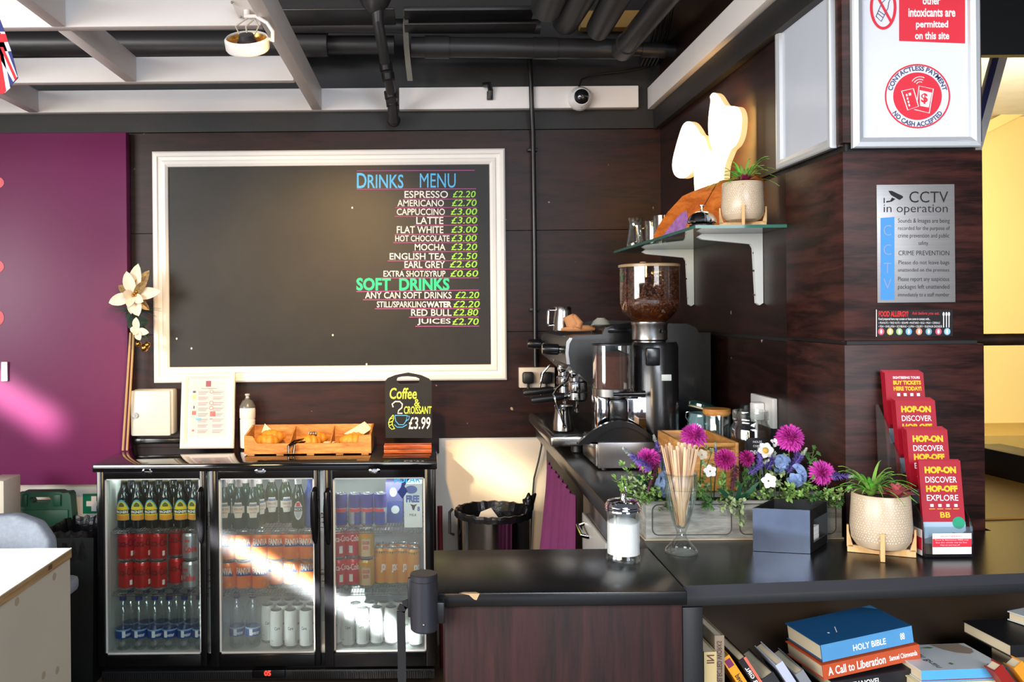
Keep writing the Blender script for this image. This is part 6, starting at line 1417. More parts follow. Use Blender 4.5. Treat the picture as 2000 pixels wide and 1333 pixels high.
for a in ([(1711, 32), (1721, 42), (1734, 16), (1736, 4), (1740, -4), (1734, -9), (1730, -2), (1722, 6), (1711, 32)], [(1714, 26), (1724, 34)], [(1716, 21), (1727, 29)]): mb.line([P(x, y, DS-.0003) for x, y in a], .0009)
mb.build('bottle_drawing', mat('grey ink', (96, 98, 120), .6), r, True)
cx, cy = 1792, 188
mb = MB(); ring(mb, cx, cy, 64, 63, 3, DS); disc(mb, cx, cy, 47.5, 46.5, DS); mb.build('red_badge', RED, r, True)
def arc(mb, s, rad, h, a0, a1, inside, D):
    n = len(s)
    def fn(u, v):
        a = a0+(a1-a0)*u; rr = rad+h*v if not inside else rad-h*v
        return P(cx+rr*math.sin(a), cy-rr*math.cos(a), D)
    mb.text(s, fn, 0, .02)
mb = MB(); arc(mb, 'CONTACTLESS PAYMENT', 50, 9.5, -1.36, 1.36, False, DS-.0004); arc(mb, 'NO CASH ACCEPTED', 59.5, 9.5, 3.14+.98, 3.14-.98, True, DS-.0004); mb.build('navy_lettering', mat('navy ink', (50, 62, 110), .6), r, True)
mb = MB(); E = DS-.0008
def pl(pts, w_=.0012): mb.line([P(x, y, E) for x, y in pts], w_)
pl([(1761, 178), (1784, 173), (1794, 208), (1773, 215), (1761, 178)]); pl([(1791, 200), (1795, 168), (1823, 174), (1815, 221), (1786, 214)]); 
for rr in (8, 13, 18): pl([(1797+rr*math.cos(a), 168+rr*math.sin(a)) for a in [-2.6+1.5*i/8 for i in range(9)]], .0011)
mb.ppx([(1796, 176), (1820, 181), (1814, 210), (1797, 207)], E); mb.ppx([(1774, 182), (1779, 181), (1780, 186), (1775, 187)], E)
for k in range(4): mb.ppx([(1769+k*1.6, 184+k*6.5), (1772+k*1.6, 183.5+k*6.5), (1773+k*1.6, 188+k*6.5), (1770+k*1.6, 188.5+k*6.5)], E)
mb.build('payment_symbol', INKW, r, True)
mb = MB(); mb.tpx('$', (1799, 182, 1812, 203), E-.0006, 0, .03); mb.build('dollar_sign', RED, r, True)
mb = MB(); mb.tpx('NO SMOKING', (1872, 274, 1894, 280), D-.0165); mb.build('frame_lettering', INKW, f, True)
# blank frame on the right wall
a, b = PX(1526, 333, XW-.001), PX(1634, 288, XW-.001)
r = thing('blank_frame', 'silver snap frame with blank pale sheet on the side wall', 'notice', (XW, (a.y+b.y)/2, (a.z+b.z)/2))
TR = Matrix(((0, -1, 0, 0), (1, 0, 0, 0), (0, 0, 1, 0), (0, 0, 0, 1)))      # frame built facing -y, turned to face -x
y0, y1 = b.y, PX(1524, 200, XW-.001).y; zb_ = a.z-.02; zb_ = (a.z+b.z)/2; zt_ = PX(1524, 32, XW).z+.015
TF = Matrix(((0, 1, 0, XW-.001), (-1, 0, 0, 0), (0, 0, 1, 0), (0, 0, 0, 1)))
mb = frame_mb(-y1, -y0, zb_, zt_, .028, SNAP, 0); mb.v = [TF @ v for v in mb.v]; mb.build('frame', ALU, r, True, sharp=25)
mb = MB(); mb.b2((-y1+.004, -.004, zb_+.004), (-y0-.004, 0, zt_-.004)); mb.v = [TF @ v for v in mb.v]; mb.build('sheet', mat('blank pale blue sheet', (206, 214, 228), .22, var=.03, coat=.3), r, True)
# camera notice
p, q = P(1713, 592, D), P(1863, 360, D)
r = thing('camera_notice', 'silver plaque announcing camera recording on the pillar', 'sign', ((p.x+q.x)/2, YP, p.z))
mb = MB(); mb.b2((p.x, D-.003, p.z), (q.x, D, q.z), .001); mb.build('plate', mat('brushed silver plate', (168, 166, 166), .4, .5, stretch=(1, 1, 40), var=.1), r, True)
E = D-.0035
mb = MB(); mb.ppx([(1720, 426), (1720, 586), (1747, 586), (1747, 424)], E); mb.build('blue_panel', mat('sky blue vinyl', (70, 150, 236), .4, var=.02), r, True)
mb = MB(); mb.tpx('CCTV', (1776, 374, 1852, 396), E, 0, .0); mb.tpx('in operation', (1726, 400, 1851, 420), E, 0, -.005)
for s, b in (('Sounds & Images are being', (1754, 427, 1855, 438)), ('recorded for the purpose of', (1754, 442, 1855, 452)), ('crime prevention and public', (1754, 456, 1854, 467)), ('safety.', (1794, 471, 1814, 481)), ('CRIME PREVENTION', (1755, 490, 1854, 499)), ('Please do not leave bags', (1755, 509, 1854, 519)), ('unattended on the premises', (1754, 524, 1854, 533)), ('Please report any suspicious', (1754, 541, 1854, 552)), ('packages left unattended', (1754, 556, 1854, 567)), ('immediately to a staff member', (1754, 572, 1854, 582))): mb.tpx(s, b, E, 0, -.005)
mb.ppx([(1735, 373), (1740, 381), (1757, 391), (1764, 386), (1763, 383), (1742, 373)], E); mb.ppx([(1742, 386), (1749, 389), (1742, 394), (1731, 396), (1731, 393), (1739, 392)], E); mb.ppx([(1726, 387), (1728, 387), (1728, 397), (1726, 397)], E)
mb.build('black_lettering', INKK, r, True)
for s, y in (('C', 440), ('C', 478), ('T', 514), ('V', 545)): mb = MB(); mb.tpx(s, (1726, y, 1741, y+20), E-.0004, 0, -.02); mb.build('vertical_lettering', mat('silver letter', (170, 170, 180), .4, .4), r, True)
# allergy sticker
p, q = P(1711, 658, D), P(1860, 605, D)
r = thing('allergy_sticker', 'black food allergy sticker with coloured symbols below the silver plaque', 'sticker', ((p.x+q.x)/2, YP, p.z))
mb = MB(); mb.b2((p.x, D-.0012, p.z), (q.x, D, q.z)); mb.build('sheet', mat('black sticker', (26, 16, 22), .3), r, True)
E = D-.0016
mb = MB(); mb.tpx('FOOD ALLERGY?', (1716, 608, 1774, 619), E, 0, .03); mb.tpx('Ask before you eat..', (1781, 609, 1836, 617), E, 0, .0, .2); mb.build('red_lettering', mat('bright red lettering', (240, 40, 36), .5), r, True)
mb = MB(); mb.tpx('Food prepared here may contain or have come in contact with...', (1716, 621, 1817, 627), E, 0, .01); mb.tpx('• PEANUTS • TREE NUTS • SESAME • MUSTARD • EGG • MILK • CEREALS', (1716, 629, 1836, 633), E); mb.tpx('• FISH • SHELLFISH • SOYBEANS • LUPIN • CELERY • SULPHUR DIOXIDE', (1716, 636, 1840, 640), E)
mb.ppx([(1711, 605), (1711, 658), (1712.5, 658), (1712.5, 605)], E)
for x in (1843, 1848.5, 1853.5): mb.ppx([(x-.9, 616), (x-.9, 640), (x+.9, 640), (x+.9, 616)], E); disc(mb, x, 614, 2.0, 4.2, E-.0001, 14)
mb.build('white_lettering', INKW, r, True)
for i, (x, c_) in enumerate(zip((1721, 1738.5, 1756.5, 1775, 1795, 1814, 1833, 1850), ((236, 90, 110), (226, 206, 110), (166, 206, 140), (120, 190, 226), (236, 150, 110), (120, 170, 190), (214, 90, 120), (150, 200, 220)))):
    mb = MB(); disc(mb, x, 648, 6.2, 6.8, E, 24); s = mb.build('allergen_symbol', mat(f'symbol tint {i}', c_, .5), r, True)
    mb = MB(); disc(mb, x, 648, 2.4, 4.2, E-.0003, 14); mb.build('symbol_mark', INKW, s, True)
# ================================================================== glass shelf on the right wall
SX0, SX1, SY0, SY1, SZ = .765, 1.0275, 2.575, 3.72, 1.736
r = thing('glass_shelf', 'green edged glass shelf on white brackets on the right wall', 'shelf', (.9, 3.1, SZ-.01))
SG = glass('shelf glass', (206, 226, 218), .12, .7)
mb = MB(); mb.b2((SX0, SY0, SZ-.009), (SX1, SY1, SZ)); mb.build('glass_pane', SG, r, True)
EG = mat('green glass edge', (60, 120, 108), .1, coat=.6)
mb = MB(); t = .0006
mb.b2((SX0-t, SY0-t, SZ-.009), (SX1, SY0, SZ)); mb.b2((SX0-t, SY0, SZ-.009), (SX0, SY1, SZ)); mb.b2((SX0, SY1, SZ-.009), (SX1, SY1+t, SZ)); mb.build('glass_edge', EG, r, True)
BR = mat('white bracket paint', (226, 230, 230), .4, var=.03)
for y in (2.775, 3.50):
    w_ = .017; z = SZ-.0095
    prof = [(XW-.001, z), (.842, z), (.828, z-.009), (.842, z-.017), (.993, z-.033), (1.0, z-.045), (1.008, z-.215), (1.018, z-.222), (XW-.001, z-.215)]
    n = len(prof); vs = [V((a, y-w_/2, b)) for a, b in prof]+[V((a, y+w_/2, b)) for a, b in prof]
    mb = MB(); mb.add(vs, [list(range(n)), list(range(n, 2*n))[::-1]]); mb.add(vs, [[i, n+i, n+(i+1) % n, (i+1) % n] for i in range(n)]); b = mb.build('bracket', BR, r, True)
    mb = MB()
    for dz in (.06, .115, .19): mb.cyl((1.003, y-.004, z-dz), (1.0, y-.004, z-dz), .0035, n=10)
    mb.build('screw', STEEL, b, True)
planted(V((.929, 2.655, SZ+.0008)), .95, 'speckled potted plant with plum succulent on the glass shelf', 7, (.005, -.03, .126, 1.15, 0), R(-18), 1.3, (.005, .005, .124))
# desk bell
c = V((P(1371, 440, 2.66).x, 2.66, SZ+.0008)); T = Matrix.Translation(c)
r = thing('counter_bell', 'chrome counter bell on the glass shelf left of the potted plant', 'bell', c)
mb = MB(); mb.lathe([(.036, 0), (.037, .003), (.036, .008), (.02, .010), (.001, .010)], 36, T); mb.build('base', SATIN, r, True)
mb = MB(); mb.lathe([(.041, .013), (.0425, .016), (.0405, .024), (.033, .037), (.02, .045), (.006, .048), (.001, .048)], 40, T, cap0=False); mb.build('dome', CHROME, r, True)
mb = MB(); mb.lathe([(.0055, .047), (.005, .052), (.003, .054), (.003, .062), (.009, .064), (.009, .066), (.001, .067)], 20, T); mb.build('plunger', CHROME, r, True)
# orange board
A, B = V((.805, 3.22, SZ+.001)), V((1.0, 2.70, SZ+.001))
pr = [(0, 0), (.0, .02), (.05, .055), (.15, .098), (.3, .144), (.42, .154), (.5, .159), (.65, .166), (.82, .17), (.93, .169), (.985, .15), (1, .10), (1, 0)]
n = len(pr); th = V((.010, .002, 0)); vs = [A.lerp(B, u)+V((.004*h/.18, 0, h)) for u, h in pr]; vs2 = [v+th for v in vs]
mb = MB(); mb.add(vs+vs2, [list(range(n))[::-1], list(range(n, 2*n))]); mb.add(vs+vs2, [[i, (i+1) % n, n+(i+1) % n, n+i] for i in range(n)])
r = solo(mb, 'wooden_board', wood('orange varnished board', (176, 84, 22), (226, 128, 46), (2, 3, 10), 3, .3, .3), 'rounded orange wooden board leaning at the back of the glass shelf', 'board', loc=A)
def bp(u, h, e=.0012): return A.lerp(B, u)+V((.004*h/.18, 0, h))-th.normalized()*e
mb = MB(); mb.tube([bp(.36, .01), bp(.62, .160)], .0012, 6); mb.build('joint', mat('brown joint', (90, 44, 20), .5), r, True)
mb = MB(); mb.poly([bp(.05, .012), bp(.11, .02), bp(.24, .07), bp(.30, .088), bp(.35, .09), bp(.36, .055), bp(.32, .015), bp(.2, .004), bp(.08, .004)]); mb.build('purple_print', mat('lilac print', (178, 120, 190), .5, var=.4, nscale=50), r, True)
# glassware
def vessel(name, c, prof, lab, cat, handle=False):
    r = thing(name, lab, cat, c); T = Matrix.Translation(c); mb = MB(); mb.lathe(prof, 32, T); mb.build('body', CLEAR, r, True)
    if handle: mb = MB(); mb.tube([c+V((-.034, -.002, .075)), c+V((-.052, -.004, .07)), c+V((-.056, -.004, .045)), c+V((-.048, -.004, .022)), c+V((-.034, -.002, .018))], .0045, 10); mb.build('handle', CLEAR, r, True)
vessel('glass_carafe', V((P(1241, 490, 3.62).x, 3.62, SZ+.001)), [(.036, 0), (.038, .004), (.036, .03), (.026, .09), (.025, .105), (.033, .125), (.031, .126), (.023, .106), (.024, .09), (.033, .03), (.001, .012)], 'small fluted glass carafe at the far end of the glass shelf', 'carafe')
vessel('glass_mug', V((P(1277, 470, 3.50).x, 3.50, SZ+.001)), [(.030, 0), (.033, .004), (.034, .08), (.037, .10), (.035, .10), (.032, .08), (.031, .010), (.001, .008)], 'clear glass mug with handle beside the carafe on the shelf', 'mug', True)
vessel('drinking_glass', V((P(1297, 465, 3.42).x, 3.44, SZ+.001)), [(.028, 0), (.032, .004), (.036, .115), (.034, .115), (.030, .010), (.001, .008)], 'tall clear glass half hidden by the orange board on the shelf', 'glass')
# cactus lamp
def cp(x, y):
    u, v = unroll(x, y); D_ = 3969/(u+787.5); return V((u*D_/F, D_, ZC-v*D_/F))
oz = [(192, 860), (195, 815), (208, 760), (225, 700), (245, 645), (270, 624), (298, 632), (322, 662), (338, 690), (358, 702), (372, 745), (390, 778), (394, 760), (382, 720), (376, 650), (380, 580), (388, 520), (386, 494), (404, 476), (428, 488), (448, 518), (466, 542), (500, 545), (532, 553), (548, 590), (549, 640), (540, 700), (520, 745), (496, 768), (482, 800), (464, 850), (458, 920), (452, 1040), (442, 1100), (318, 1100), (312, 1040), (304, 940), (302, 872), (292, 888), (262, 912), (228, 915), (203, 897)]
def smooth(pts):
    o = []
    for i in range(len(pts)):
        p0, p1, p2, p3 = [pts[(i+j-1) % len(pts)] for j in range(4)]
        for t in (0, 1/3, 2/3): o.append(tuple(.5*(2*p1[k]+(p2[k]-p0[k])*t+(2*p0[k]-5*p1[k]+4*p2[k]-p3[k])*t*t+(3*p1[k]-p0[k]-3*p2[k]+p3[k])*t**3) for k in (0, 1)))
    return o
ol = [cp(1240+x/2.629, y/2.629) for x, y in smooth(oz)]
zbase = SZ+.001
for v in ol: v.z = max(v.z, zbase)
nx = V((.45, -1, 0)).normalized(); nn = V((nx.y, -nx.x, 0)).normalized()
if nn.x < 0: nn = -nn
LAMPF = mat('glowing warm acrylic', (255, 236, 205), .5, emit=3.6, ecol=(255, 228, 186))
r = thing('cactus_lamp', 'glowing white cactus shaped lamp on the glass shelf', 'lamp', V((sum(v.x for v in ol)/len(ol), sum(v.y for v in ol)/len(ol), zbase)))
n = len(ol); bk = [v+nn*.024 for v in ol]
mb = MB(); mb.add(ol, [list(range(n))]); 
from mathutils.geometry import tessellate_polygon
tris = [list(t) for t in tessellate_polygon([[V((-v.y, v.z, 0)) for v in ol]])]
mb = MB(); mb.add(ol, tris); mb.build('glowing_face', LAMPF, r, True)
mb = MB(); mb.add(ol+bk, [[i, (i+1) % n, n+(i+1) % n, n+i] for i in range(n)]); 
mb.add(bk, tris, 1); mb.build('housing', [mat('lamp housing', (226, 206, 180), .5, emit=.9, ecol=(255, 200, 120)), mat('lamp backlight', (255, 214, 150), .5, emit=18, ecol=(255, 196, 110))], r, True)
c = sum((v for v in ol), V((0, 0, 0)))/n

# ================================================================== left foreground and first aid corner
ZD_ = .75
a = PZ(140, 1071, ZD_); X1 = a.x; Y1 = a.y; Y0 = 1.15; X0 = X1-1.3
r = thing('desk', 'cream desk with a worn plywood edge in the left foreground', 'desk', ((X0+X1)/2, (Y0+Y1)/2, 0))
DTOP = mat('cream laminate', (238, 226, 206), .35, var=.04); PLY = wood('worn plywood edge', (150, 112, 70), (206, 170, 118), (2, 1, 30), 4, .7, 0, (.3, .7), .1); DSIDE = mat('cream painted board', (224, 214, 192), .5, var=.06, nscale=3)
mb = MB(); mb.b2((X0, Y0, ZD_-.004), (X1, Y1, ZD_)); mb.build('top', DTOP, r, True)
mb = MB(); mb.b2((X0, Y0, ZD_-.03), (X1-.0005, Y1, ZD_-.0042)); e = mb.build('edge', PLY, r, True)
mb = MB(); mb.b2((X1-.02, Y0, 0), (X1-.004, Y1-.004, ZD_-.0305)); mb.b2((X0, Y1-.02, 0), (X1-.021, Y1-.004, ZD_-.0305)); s_ = mb.build('side_panel', DSIDE, r, True)
CHIP = mat('brown chip', (110, 78, 50), .8)
mb = MB()
for y in (2.70, 2.35, 2.05): mb.b2((X1-.004, y-.02, ZD_-.022), (X1+.0004, y+.006, ZD_-.008))
mb.build('edge_chip', CHIP, e, True)
for x, y, D_ in ((106, 1127, 2.6), (33, 1176, 2.35), (112, 1310, 2.62), (85, 1320, 2.5)):
    mb = MB(); c = PX(x, y, X1-.0035); mb.poly([c+V((-.0006, .014*math.cos(t), .012*math.sin(t))) for t in [2*PI*i/10 for i in range(10)]]); mb.poly([c+V((.0003, .014*math.cos(t), .012*math.sin(t))) for t in [2*PI*i/10 for i in range(10)]]); mb.build('scuff', mat('pale scuff', (196, 176, 146), .8), s_, True)
# chair
CH = mat('grey chair fabric', (164, 174, 188), .85, var=.15, nscale=80, bump=.2, bscale=200)
c = P(45, 1005, 3.1); cx, cz = c.x, c.z
r = thing('office_chair', 'grey fabric chair behind the cream desk', 'chair', (cx, 3.1, 0))
pts = [(-.25, -.35), (-.25, -.12), (-.20, -.04), (-.12, -.005), (-.02, .0), (.06, -.03), (.10, -.09), (.115, -.35)]
n = len(pts); mb = MB(); bm = bmesh.new()
lo_ = [bm.verts.new((cx+a, 3.08, cz+b)) for a, b in pts]; f = bm.faces.new(lo_); rr = bmesh.ops.extrude_face_region(bm, geom=[f]); bmesh.ops.translate(bm, vec=(0, .07, 0), verts=[g for g in rr['geom'] if isinstance(g, bmesh.types.BMVert)])
bmesh.ops.recalc_face_normals(bm, faces=bm.faces); bmesh.ops.bevel(bm, geom=bm.edges[:], offset=.018, segments=3, profile=.5, affect='EDGES'); mb.bm(bm); mb.build('backrest', CH, r, True, sharp=80)
mb = MB(); mb.b2((cx-.40, 3.14, .42), (cx+.04, 3.5, .48), .02); mb.build('seat', CH, r, True)
mb = MB(); mb.tube([(cx-.07, 3.16, .45), (cx-.07, 3.17, .62)], .02, 10); mb.build('back_support', SATIN, r, True)
mb = MB(); mb.cyl((cx-.07, 3.32, .06), (cx-.07, 3.32, .42), .025); mb.build('column', SATIN, r, True)
for k in range(5):
    a = 2*PI*k/5+.3; mb = MB(); e = V((cx-.07+.24*math.cos(a), 3.32+.24*math.sin(a), .055)); mb.tube([(cx-.07, 3.32, .08), e], [.022, .016], 10); mb.ball(e+V((0, 0, -.026)), (.024, .024, .026), 12, 8); mb.build('leg', SATIN, r, True)
# black wheelie bin with bag
a, b = P(88, 1030, 3.62), P(180, 1030, 3.62)
r = thing('rubbish_bin', 'black rubbish bin with a black bag between desk and fridge', 'bin', ((a.x+b.x)/2, 3.7, 0))
xa, xb, ya, yb_ = a.x, fx0-.012, 3.56, 3.86; zt_ = a.z
mb = MB(); mb.add([(xa+.03, ya+.03, .002), (xb-.02, ya+.03, .002), (xb-.02, yb_-.02, .002), (xa+.03, yb_-.02, .002), (xa, ya, zt_-.03), (xb, ya, zt_-.03), (xb, yb_, zt_-.03), (xa, yb_, zt_-.03)], [(3, 2, 1, 0), (0, 1, 5, 4), (1, 2, 6, 5), (2, 3, 7, 6), (3, 0, 4, 7)]); mb.build('body', mat('black bin plastic', (20, 22, 22), .45), r, True)
random.seed(8); mb = MB(); n = 48; rows = []
def rr_(t, s): 
    a = 2*PI*t; ca, sa = math.cos(a), math.sin(a); k = 1/max(abs(ca), abs(sa)); k = min(k, 1.25); return ((xa+xb)/2+ca*k*(xb-xa)/2*s, (ya+yb_)/2+sa*k*(yb_-ya)/2*s)
for s, dz in ((1.005, -.10), (1.005, -.03), (1.0, .0), (.94, .012), (.86, -.02), (.8, -.12), (.3, -.16)):
    rows.append([V((*rr_(i/n, s*(.985+.015*math.sin(i*2.7))), zt_-.02+dz+.004*math.sin(i*1.9+dz*30)+.002*math.sin(i*4.1))) for i in range(n)])
for A_, B_ in zip(rows, rows[1:]):
    for i in range(n): mb.add([A_[i], A_[(i+1) % n], B_[(i+1) % n], B_[i]], [(0, 1, 2, 3)])
mb.build('liner', LINERB, r, True, sharp=70)
# green first aid case on a low white cupboard
p, q = P(24, 1040, 3.82), P(141, 962, 3.82)
mb = MB(); mb.b2((-2.2, 3.80, .0), (-1.62, 3.98, p.z-.002), .003); solo(mb, 'low_cupboard', OFFW, 'low white cupboard under the green first aid case', 'cupboard')
r = thing('first_aid_case', 'dark green first aid case with carry handle under the magenta panel', 'first aid kit', ((p.x+q.x)/2, 3.87, p.z))
GRN = mat('dark green plastic', (22, 74, 56), .45, var=.08); x0_, x1_, z0_, z1_ = p.x, q.x, p.z, q.z
bm = bmesh.new()
def lp(pts): 
    vs = [bm.verts.new((x, 3.83, z)) for x, z in pts]; return [bm.edges.new((vs[i], vs[(i+1) % len(vs)])) for i in range(len(vs))]
w_ = x1_-x0_; h_ = z1_-z0_
es = lp([(x0_-.004, z0_), (x0_+.006, z0_+h_*.75), (x0_+.012, z1_-.008), (x0_+.03, z1_-.008), (x0_+.04, z1_), (x1_-.06, z1_), (x1_-.045, z1_-.006), (x1_-.02, z1_-.004), (x1_-.012, z1_-.015), (x1_, z0_)])+lp([(x0_+w_*.27, z1_-.03), (x0_+w_*.3, z1_-.022), (x0_+w_*.6, z1_-.022), (x0_+w_*.63, z1_-.03), (x0_+w_*.6, z1_-.045), (x0_+w_*.3, z1_-.045)])
bmesh.ops.triangle_fill(bm, edges=es, use_beauty=True); rt = bmesh.ops.extrude_face_region(bm, geom=bm.faces[:]); bmesh.ops.translate(bm, vec=(0, .06, 0), verts=[g for g in rt['geom'] if isinstance(g, bmesh.types.BMVert)]); bmesh.ops.recalc_face_normals(bm, faces=bm.faces)
mb = MB(); mb.bm(bm); mb.build('shell', GRN, r, True)
mb = MB(); mb.b2((x0_+.01, 3.822, z0_+.01), (x1_-.02, 3.83, z1_-.075), .004); mb.build('raised_panel', GRN, r, True)
for f in (.18, .74): mb = MB(); mb.b2((x0_+w_*f-.016, 3.82, z1_-.06), (x0_+w_*f+.016, 3.83, z1_-.01), .003); mb.build('latch', GRN, r, True)
p, q = P(160, 1005, 3.985), P(203, 966, 3.985)
r = thing('first_aid_sign', 'green first aid sign with a white cross on the wall by the fridge', 'sign', ((p.x+q.x)/2, 3.998, p.z))
mb = MB(); mb.b2((p.x, 3.9965, p.z), (q.x, 3.9995, q.z)); mb.build('plate', mat('first aid green', (20, 124, 92), .4), r, True)
mb = MB(); cx_, cz_ = (p.x+q.x)/2, (p.z+q.z)/2; s = (q.x-p.x)*.34; t_ = s*.34; mb.b2((cx_-s, 3.9957, cz_-t_), (cx_+s, 3.9965, cz_+t_)); mb.b2((cx_-t_, 3.9955, cz_-s), (cx_+t_, 3.9957, cz_+s)); mb.build('white_cross', INKW, r, True)
mb = MB(); a, b = P(-30, 1100, 3.6), P(7, 940, 3.6); mb.b2((a.x, 3.6, .0), (b.x, 3.75, b.z), .004); solo(mb, 'cream_box', DSIDE, 'tall cream box cut by the left edge of the view behind the chair', 'box')
# ================================================================== books under the counter
PAGES = mat('book pages', (216, 202, 172), .8, stretch=(1, 1, 160), var=.12, nscale=4)
BK = {}
def cov(name, c, rough=.45): return mat(name, c, rough, var=.06)
def bookmat(corner, ang, tilt=0, lean=None):
    # lying book: corner = lower front left of the spine (world), ang = turn about z, tilt = raise of the right end
    if lean is None: return Matrix.Translation(corner) @ Matrix.Rotation(ang, 4, 'Z') @ Matrix.Rotation(-tilt, 4, 'Y')
    # standing book: local x (spine) points up, thickness to the right; lean < 0 tips the top to the left
    B = Matrix(((0, 0, 1, 0), (0, 1, 0, 0), (1, 0, 0, 0), (0, 0, 0, 1)))
    return Matrix.Translation(corner) @ Matrix.Rotation(ang, 4, 'Z') @ Matrix.Rotation(lean, 4, 'Y') @ B
def book(M_, L, Wd, T, m, label, spine=None, smat=None, extras=(), pages=PAGES, group='books on the counter shelf'):
    r = thing('book', label, 'book', M_.translation.copy(), 0, group); c = .0022
    mb = MB(); mb.b2((0, 0, 0), (L, c, T), 0, 0, M_); mb.b2((0, c, 0), (L, Wd, c), 0, 0, M_); mb.b2((0, c, T-c), (L, Wd, T), 0, 0, M_); mb.build('cover', m, r, True)
    mb = MB(); mb.b2((.003, c, c), (L-.003, Wd-.003, T-c), 0, 0, M_); mb.build('pages', pages, r, True)
    if spine:
        for s, (u0, v0, u1, v1), mm in spine:
            mb = MB(); mb.text(s, lambda u, v: M_ @ V((L*(u0+(u1-u0)*u), -.0005, T*(v0+(v1-v0)*v))), 0, .02); mb.build('spine_lettering', mm, r, True)
    for nm_, mm, quads, face in extras:
        mb = MB()
        for qd in quads: mb.poly([M_ @ (V((L*a, -.0004, T*b)) if face == 's' else V((L*a, Wd*b, T+.0004))) for a, b in qd])
        mb.build(nm_, mm, r, True)
    return r
ZS_ = ZS+.001
BLUE = cov('blue cover', (28, 84, 132)); BLUS = mat('light blue spine', (84, 152, 206), .45)
ta = R(7.5)
Mb = bookmat(V((.812, 1.868, .757)), R(9), ta)
book(Mb, .212, .135, .036, BLUE, 'blue holy book lying on top of the stack under the counter', [('HOLY BIBLE', (.34, .25, .70, .62), INKW), ('88', (.86, .3, .91, .7), INKW)], extras=[('spine_panel', BLUS, [[(0, 0), (1, 0), (1, 1), (0, 1)]], 's'), ('corner_fold', BLUS, [[(.88, .99), (.99, .80), (.99, .99)]], 't'), ('cover_emblem', INKW, [[(.22, .32), (.24, .32), (.24, .36), (.22, .36)], [(.30, .30), (.36, .50), (.37, .50), (.31, .30)]], 't')])
Mb = bookmat(V((.812, 1.862, .722)), R(9), ta)
book(Mb, .225, .14, .031, cov('orange red cover', (196, 82, 44)), 'orange red book directly under the blue holy book', [('A Call to Liberation', (.05, .22, .64, .8), INKW), ('Samuel Chimwanda', (.68, .3, .97, .66), INKW)])
Mb = bookmat(V((.83, 1.858, .694)), R(6), ta*.8)
book(Mb, .21, .135, .026, cov('black cover', (26, 26, 32)), 'black book with white spine words third from the top of the stack', [('TV NOVEL', (.2, .3, .5, .75), INKW)])
Mb = bookmat(V((.885, 1.862, .645)), R(5), R(3))
book(Mb, .16, .14, .042, cov('brown cover', (96, 70, 48)), 'thick brown book low in the stack under the black one', None)
Mb = bookmat(V((.885, 1.865, ZS_)), R(4), 0)
book(Mb, .17, .14, .04, cov('grey cover', (110, 110, 116)), 'grey book at the bottom of the leaning stack', None)
# white illustrated book on a cream book
Mb = bookmat(V((1.063, 1.842, ZS_)), R(5)); book(Mb, .17, .13, .06, cov('tan thick cover', (140, 116, 84)), 'tan thick book on the shelf under the illustrated book', None)
Mb = bookmat(V((1.055, 1.835, ZS_+.061)), R(4)); book(Mb, .165, .13, .044, cov('maroon cover', (130, 40, 50)), 'maroon book in the middle of the pile under the illustrated book', None)
Mb = bookmat(V((.99, 1.80+.034, ZS_+.106)), R(3)); 
book(Mb, .18, .135, .019, cov('cream cover', (224, 212, 160)), 'cream book directly below the illustrated pale book', None)
Mb = bookmat(V((1.0, 1.80+.036, ZS_+.1255)), R(4))
PALE = cov('pale grey cover', (206, 212, 216), .35)
rb = book(Mb, .185, .135, .024, PALE, 'pale illustrated book with blue spine lying at the front of the pile', None, extras=[('spine_panel', mat('bright blue spine', (90, 176, 230), .4), [[(0, 0), (1, 0), (1, 1), (0, 1)]], 's'), ('head_drawing', mat('taupe drawing', (150, 132, 116), .6), [[(.56, .98), (.92, .985), (.97, .75), (.93, .62), (.85, .56), (.72, .62), (.62, .78)]], 't'), ('vine_drawing', FOL2, [[(.38, .86), (.5, .9), (.56, .86), (.5, .83)], [(.42, .22), (.46, .26), (.48, .2), (.44, .17)]], 't'), ('blue_square', mat('blue square', (40, 120, 190), .4), [[(.84, .05), (.96, .05), (.96, .16), (.84, .16)]], 't'), ('red_line', RED, [[(0, .1), (1, .1), (1, .2), (0, .2)]], 's')])
mb = MB(); mb.text('Human Brain', lambda u, v: Mb @ V((.185*(.20+.08*(1-v)), .135*(.95-.88*u), .0248)), 0, .0, .1); mb.build('cover_lettering', INKK, rb, True)
# big black book right with books under it
Mb = bookmat(V((1.165, 1.835+.03, ZS_)), R(6)); 
book(bookmat(V((1.26, 1.872, ZS_)), R(6)), .24, .12, .085, cov('navy thick cover', (36, 40, 60)), 'thick navy book under the big black folder', None)
book(bookmat(V((1.25, 1.865, ZS_+.086)), R(5)), .26, .13, .075, cov('dark green cover', (34, 54, 46)), 'dark green book right under the big black folder', None)
book(bookmat(V((1.205, 1.868, ZS_+.162)), R(5)), .32, .15, .026, cov('matte black cover', (20, 20, 24)), 'big black book lying flat at the right of the shelf', None)
book(bookmat(V((1.325, 1.93, ZS_+.190)), R(22)), .15, .09, .02, cov('white wrap cover', (210, 216, 216)), 'white booklet on the big black book at the right edge', None)
book(bookmat(V((1.255, 1.822, ZS_)), R(6), lean=R(-38)), .20, .03, .022, cov('red thin cover', (150, 30, 24)), 'thin red book leaning in front of the big black book', None)
book(bookmat(V((1.30, 1.826, ZS_)), R(6), lean=R(-38)), .205, .03, .024, cov('amber cover', (226, 150, 40)), 'amber book leaning in front of the big black book', None)
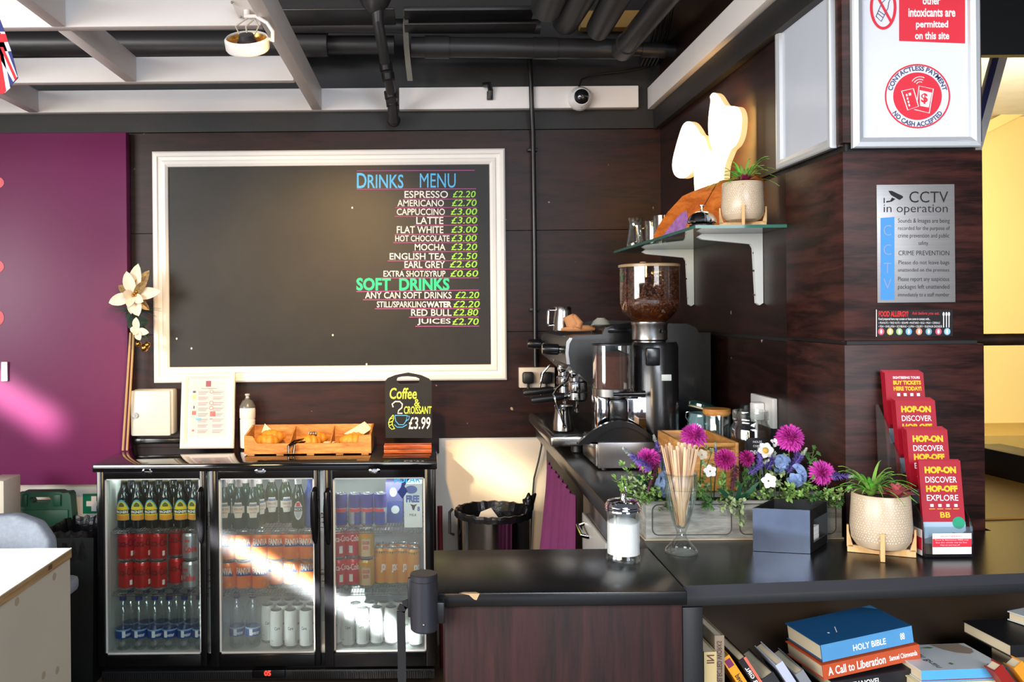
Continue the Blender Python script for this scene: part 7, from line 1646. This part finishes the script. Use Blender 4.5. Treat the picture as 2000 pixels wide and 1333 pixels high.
# row of leaning books at the left
sp = lambda x, y: x
TAU = cov('taupe cover', (150, 134, 116))
book(bookmat(V((.580, 1.845, ZS_)), R(3), lean=0), .222, .125, .020, TAU, 'taupe book standing upright at the left end of the shelf', [('SELECTED WORKS', (.55, .2, .95, .75), mat('brown print', (90, 60, 46), .6))])
book(bookmat(V((.552, 1.825, ZS_)), R(3), lean=0), .196, .10, .026, cov('gold cream cover', (200, 180, 130)), 'gold cream book standing in front of the divider', [('IN', (.88, .2, .97, .8), mat('brown print', (90, 60, 46), .6))])
book(bookmat(V((.552, 1.95, ZS_)), R(3), lean=0), .225, .10, .018, cov('pale grey white cover', (190, 190, 186)), 'pale grey book standing behind the gold cream one', None)
def leaning(i, px, py, T, W_, m, label, spine, ln=-33, ex=(), dY=0):
    # top left corner of the spine seen at px, py
    D_ = 1.86+dY; tp = P(px, py, D_); ang = R(ln); L = (tp.z-ZS_)/math.cos(ang); c = V((tp.x-math.sin(ang)*L, D_, ZS_)); 
    book(bookmat(c, R(2), lean=ang), L, W_, T, m, label, spine, extras=ex)
leaning(0, 1408, 1288, .019, .11, cov('yellow cover', (232, 158, 30)), 'yellow book leaning left against the taupe book', [('Beloved', (.60, .2, .78, .8), INKK)], -33, [('logo_patch', mat('purple patch', (120, 40, 90), .5), [[(.88, .15), (.97, .15), (.97, .85), (.88, .85)]], 's')])
leaning(1, 1441, 1291, .018, .12, cov('black matt cover', (28, 26, 28)), 'black book with coral stripe leaning behind the yellow one', [('VINEGAR GIRL', (.45, .15, .9, .6), INKW)], -33, [('coral_stripe', mat('coral', (220, 110, 90), .5), [[(.0, .68), (1, .68), (1, 1), (0, 1)]], 's')])
leaning(2, 1486, 1328, .03, .13, cov('charcoal cover', (44, 44, 48)), 'charcoal book with cream pages leaning third in the row', [('Neon', (.7, .2, .9, .7), INKW)], -33)
leaning(3, 1513, 1300, .018, .11, cov('pale lilac cover', (186, 192, 214)), 'pale lilac book leaning fourth in the row', None, -33)
leaning(4, 1552, 1318, .02, .12, cov('silver grey cover', (130, 134, 142)), 'silver grey book leaning last in the row beside the stack', None, -33)
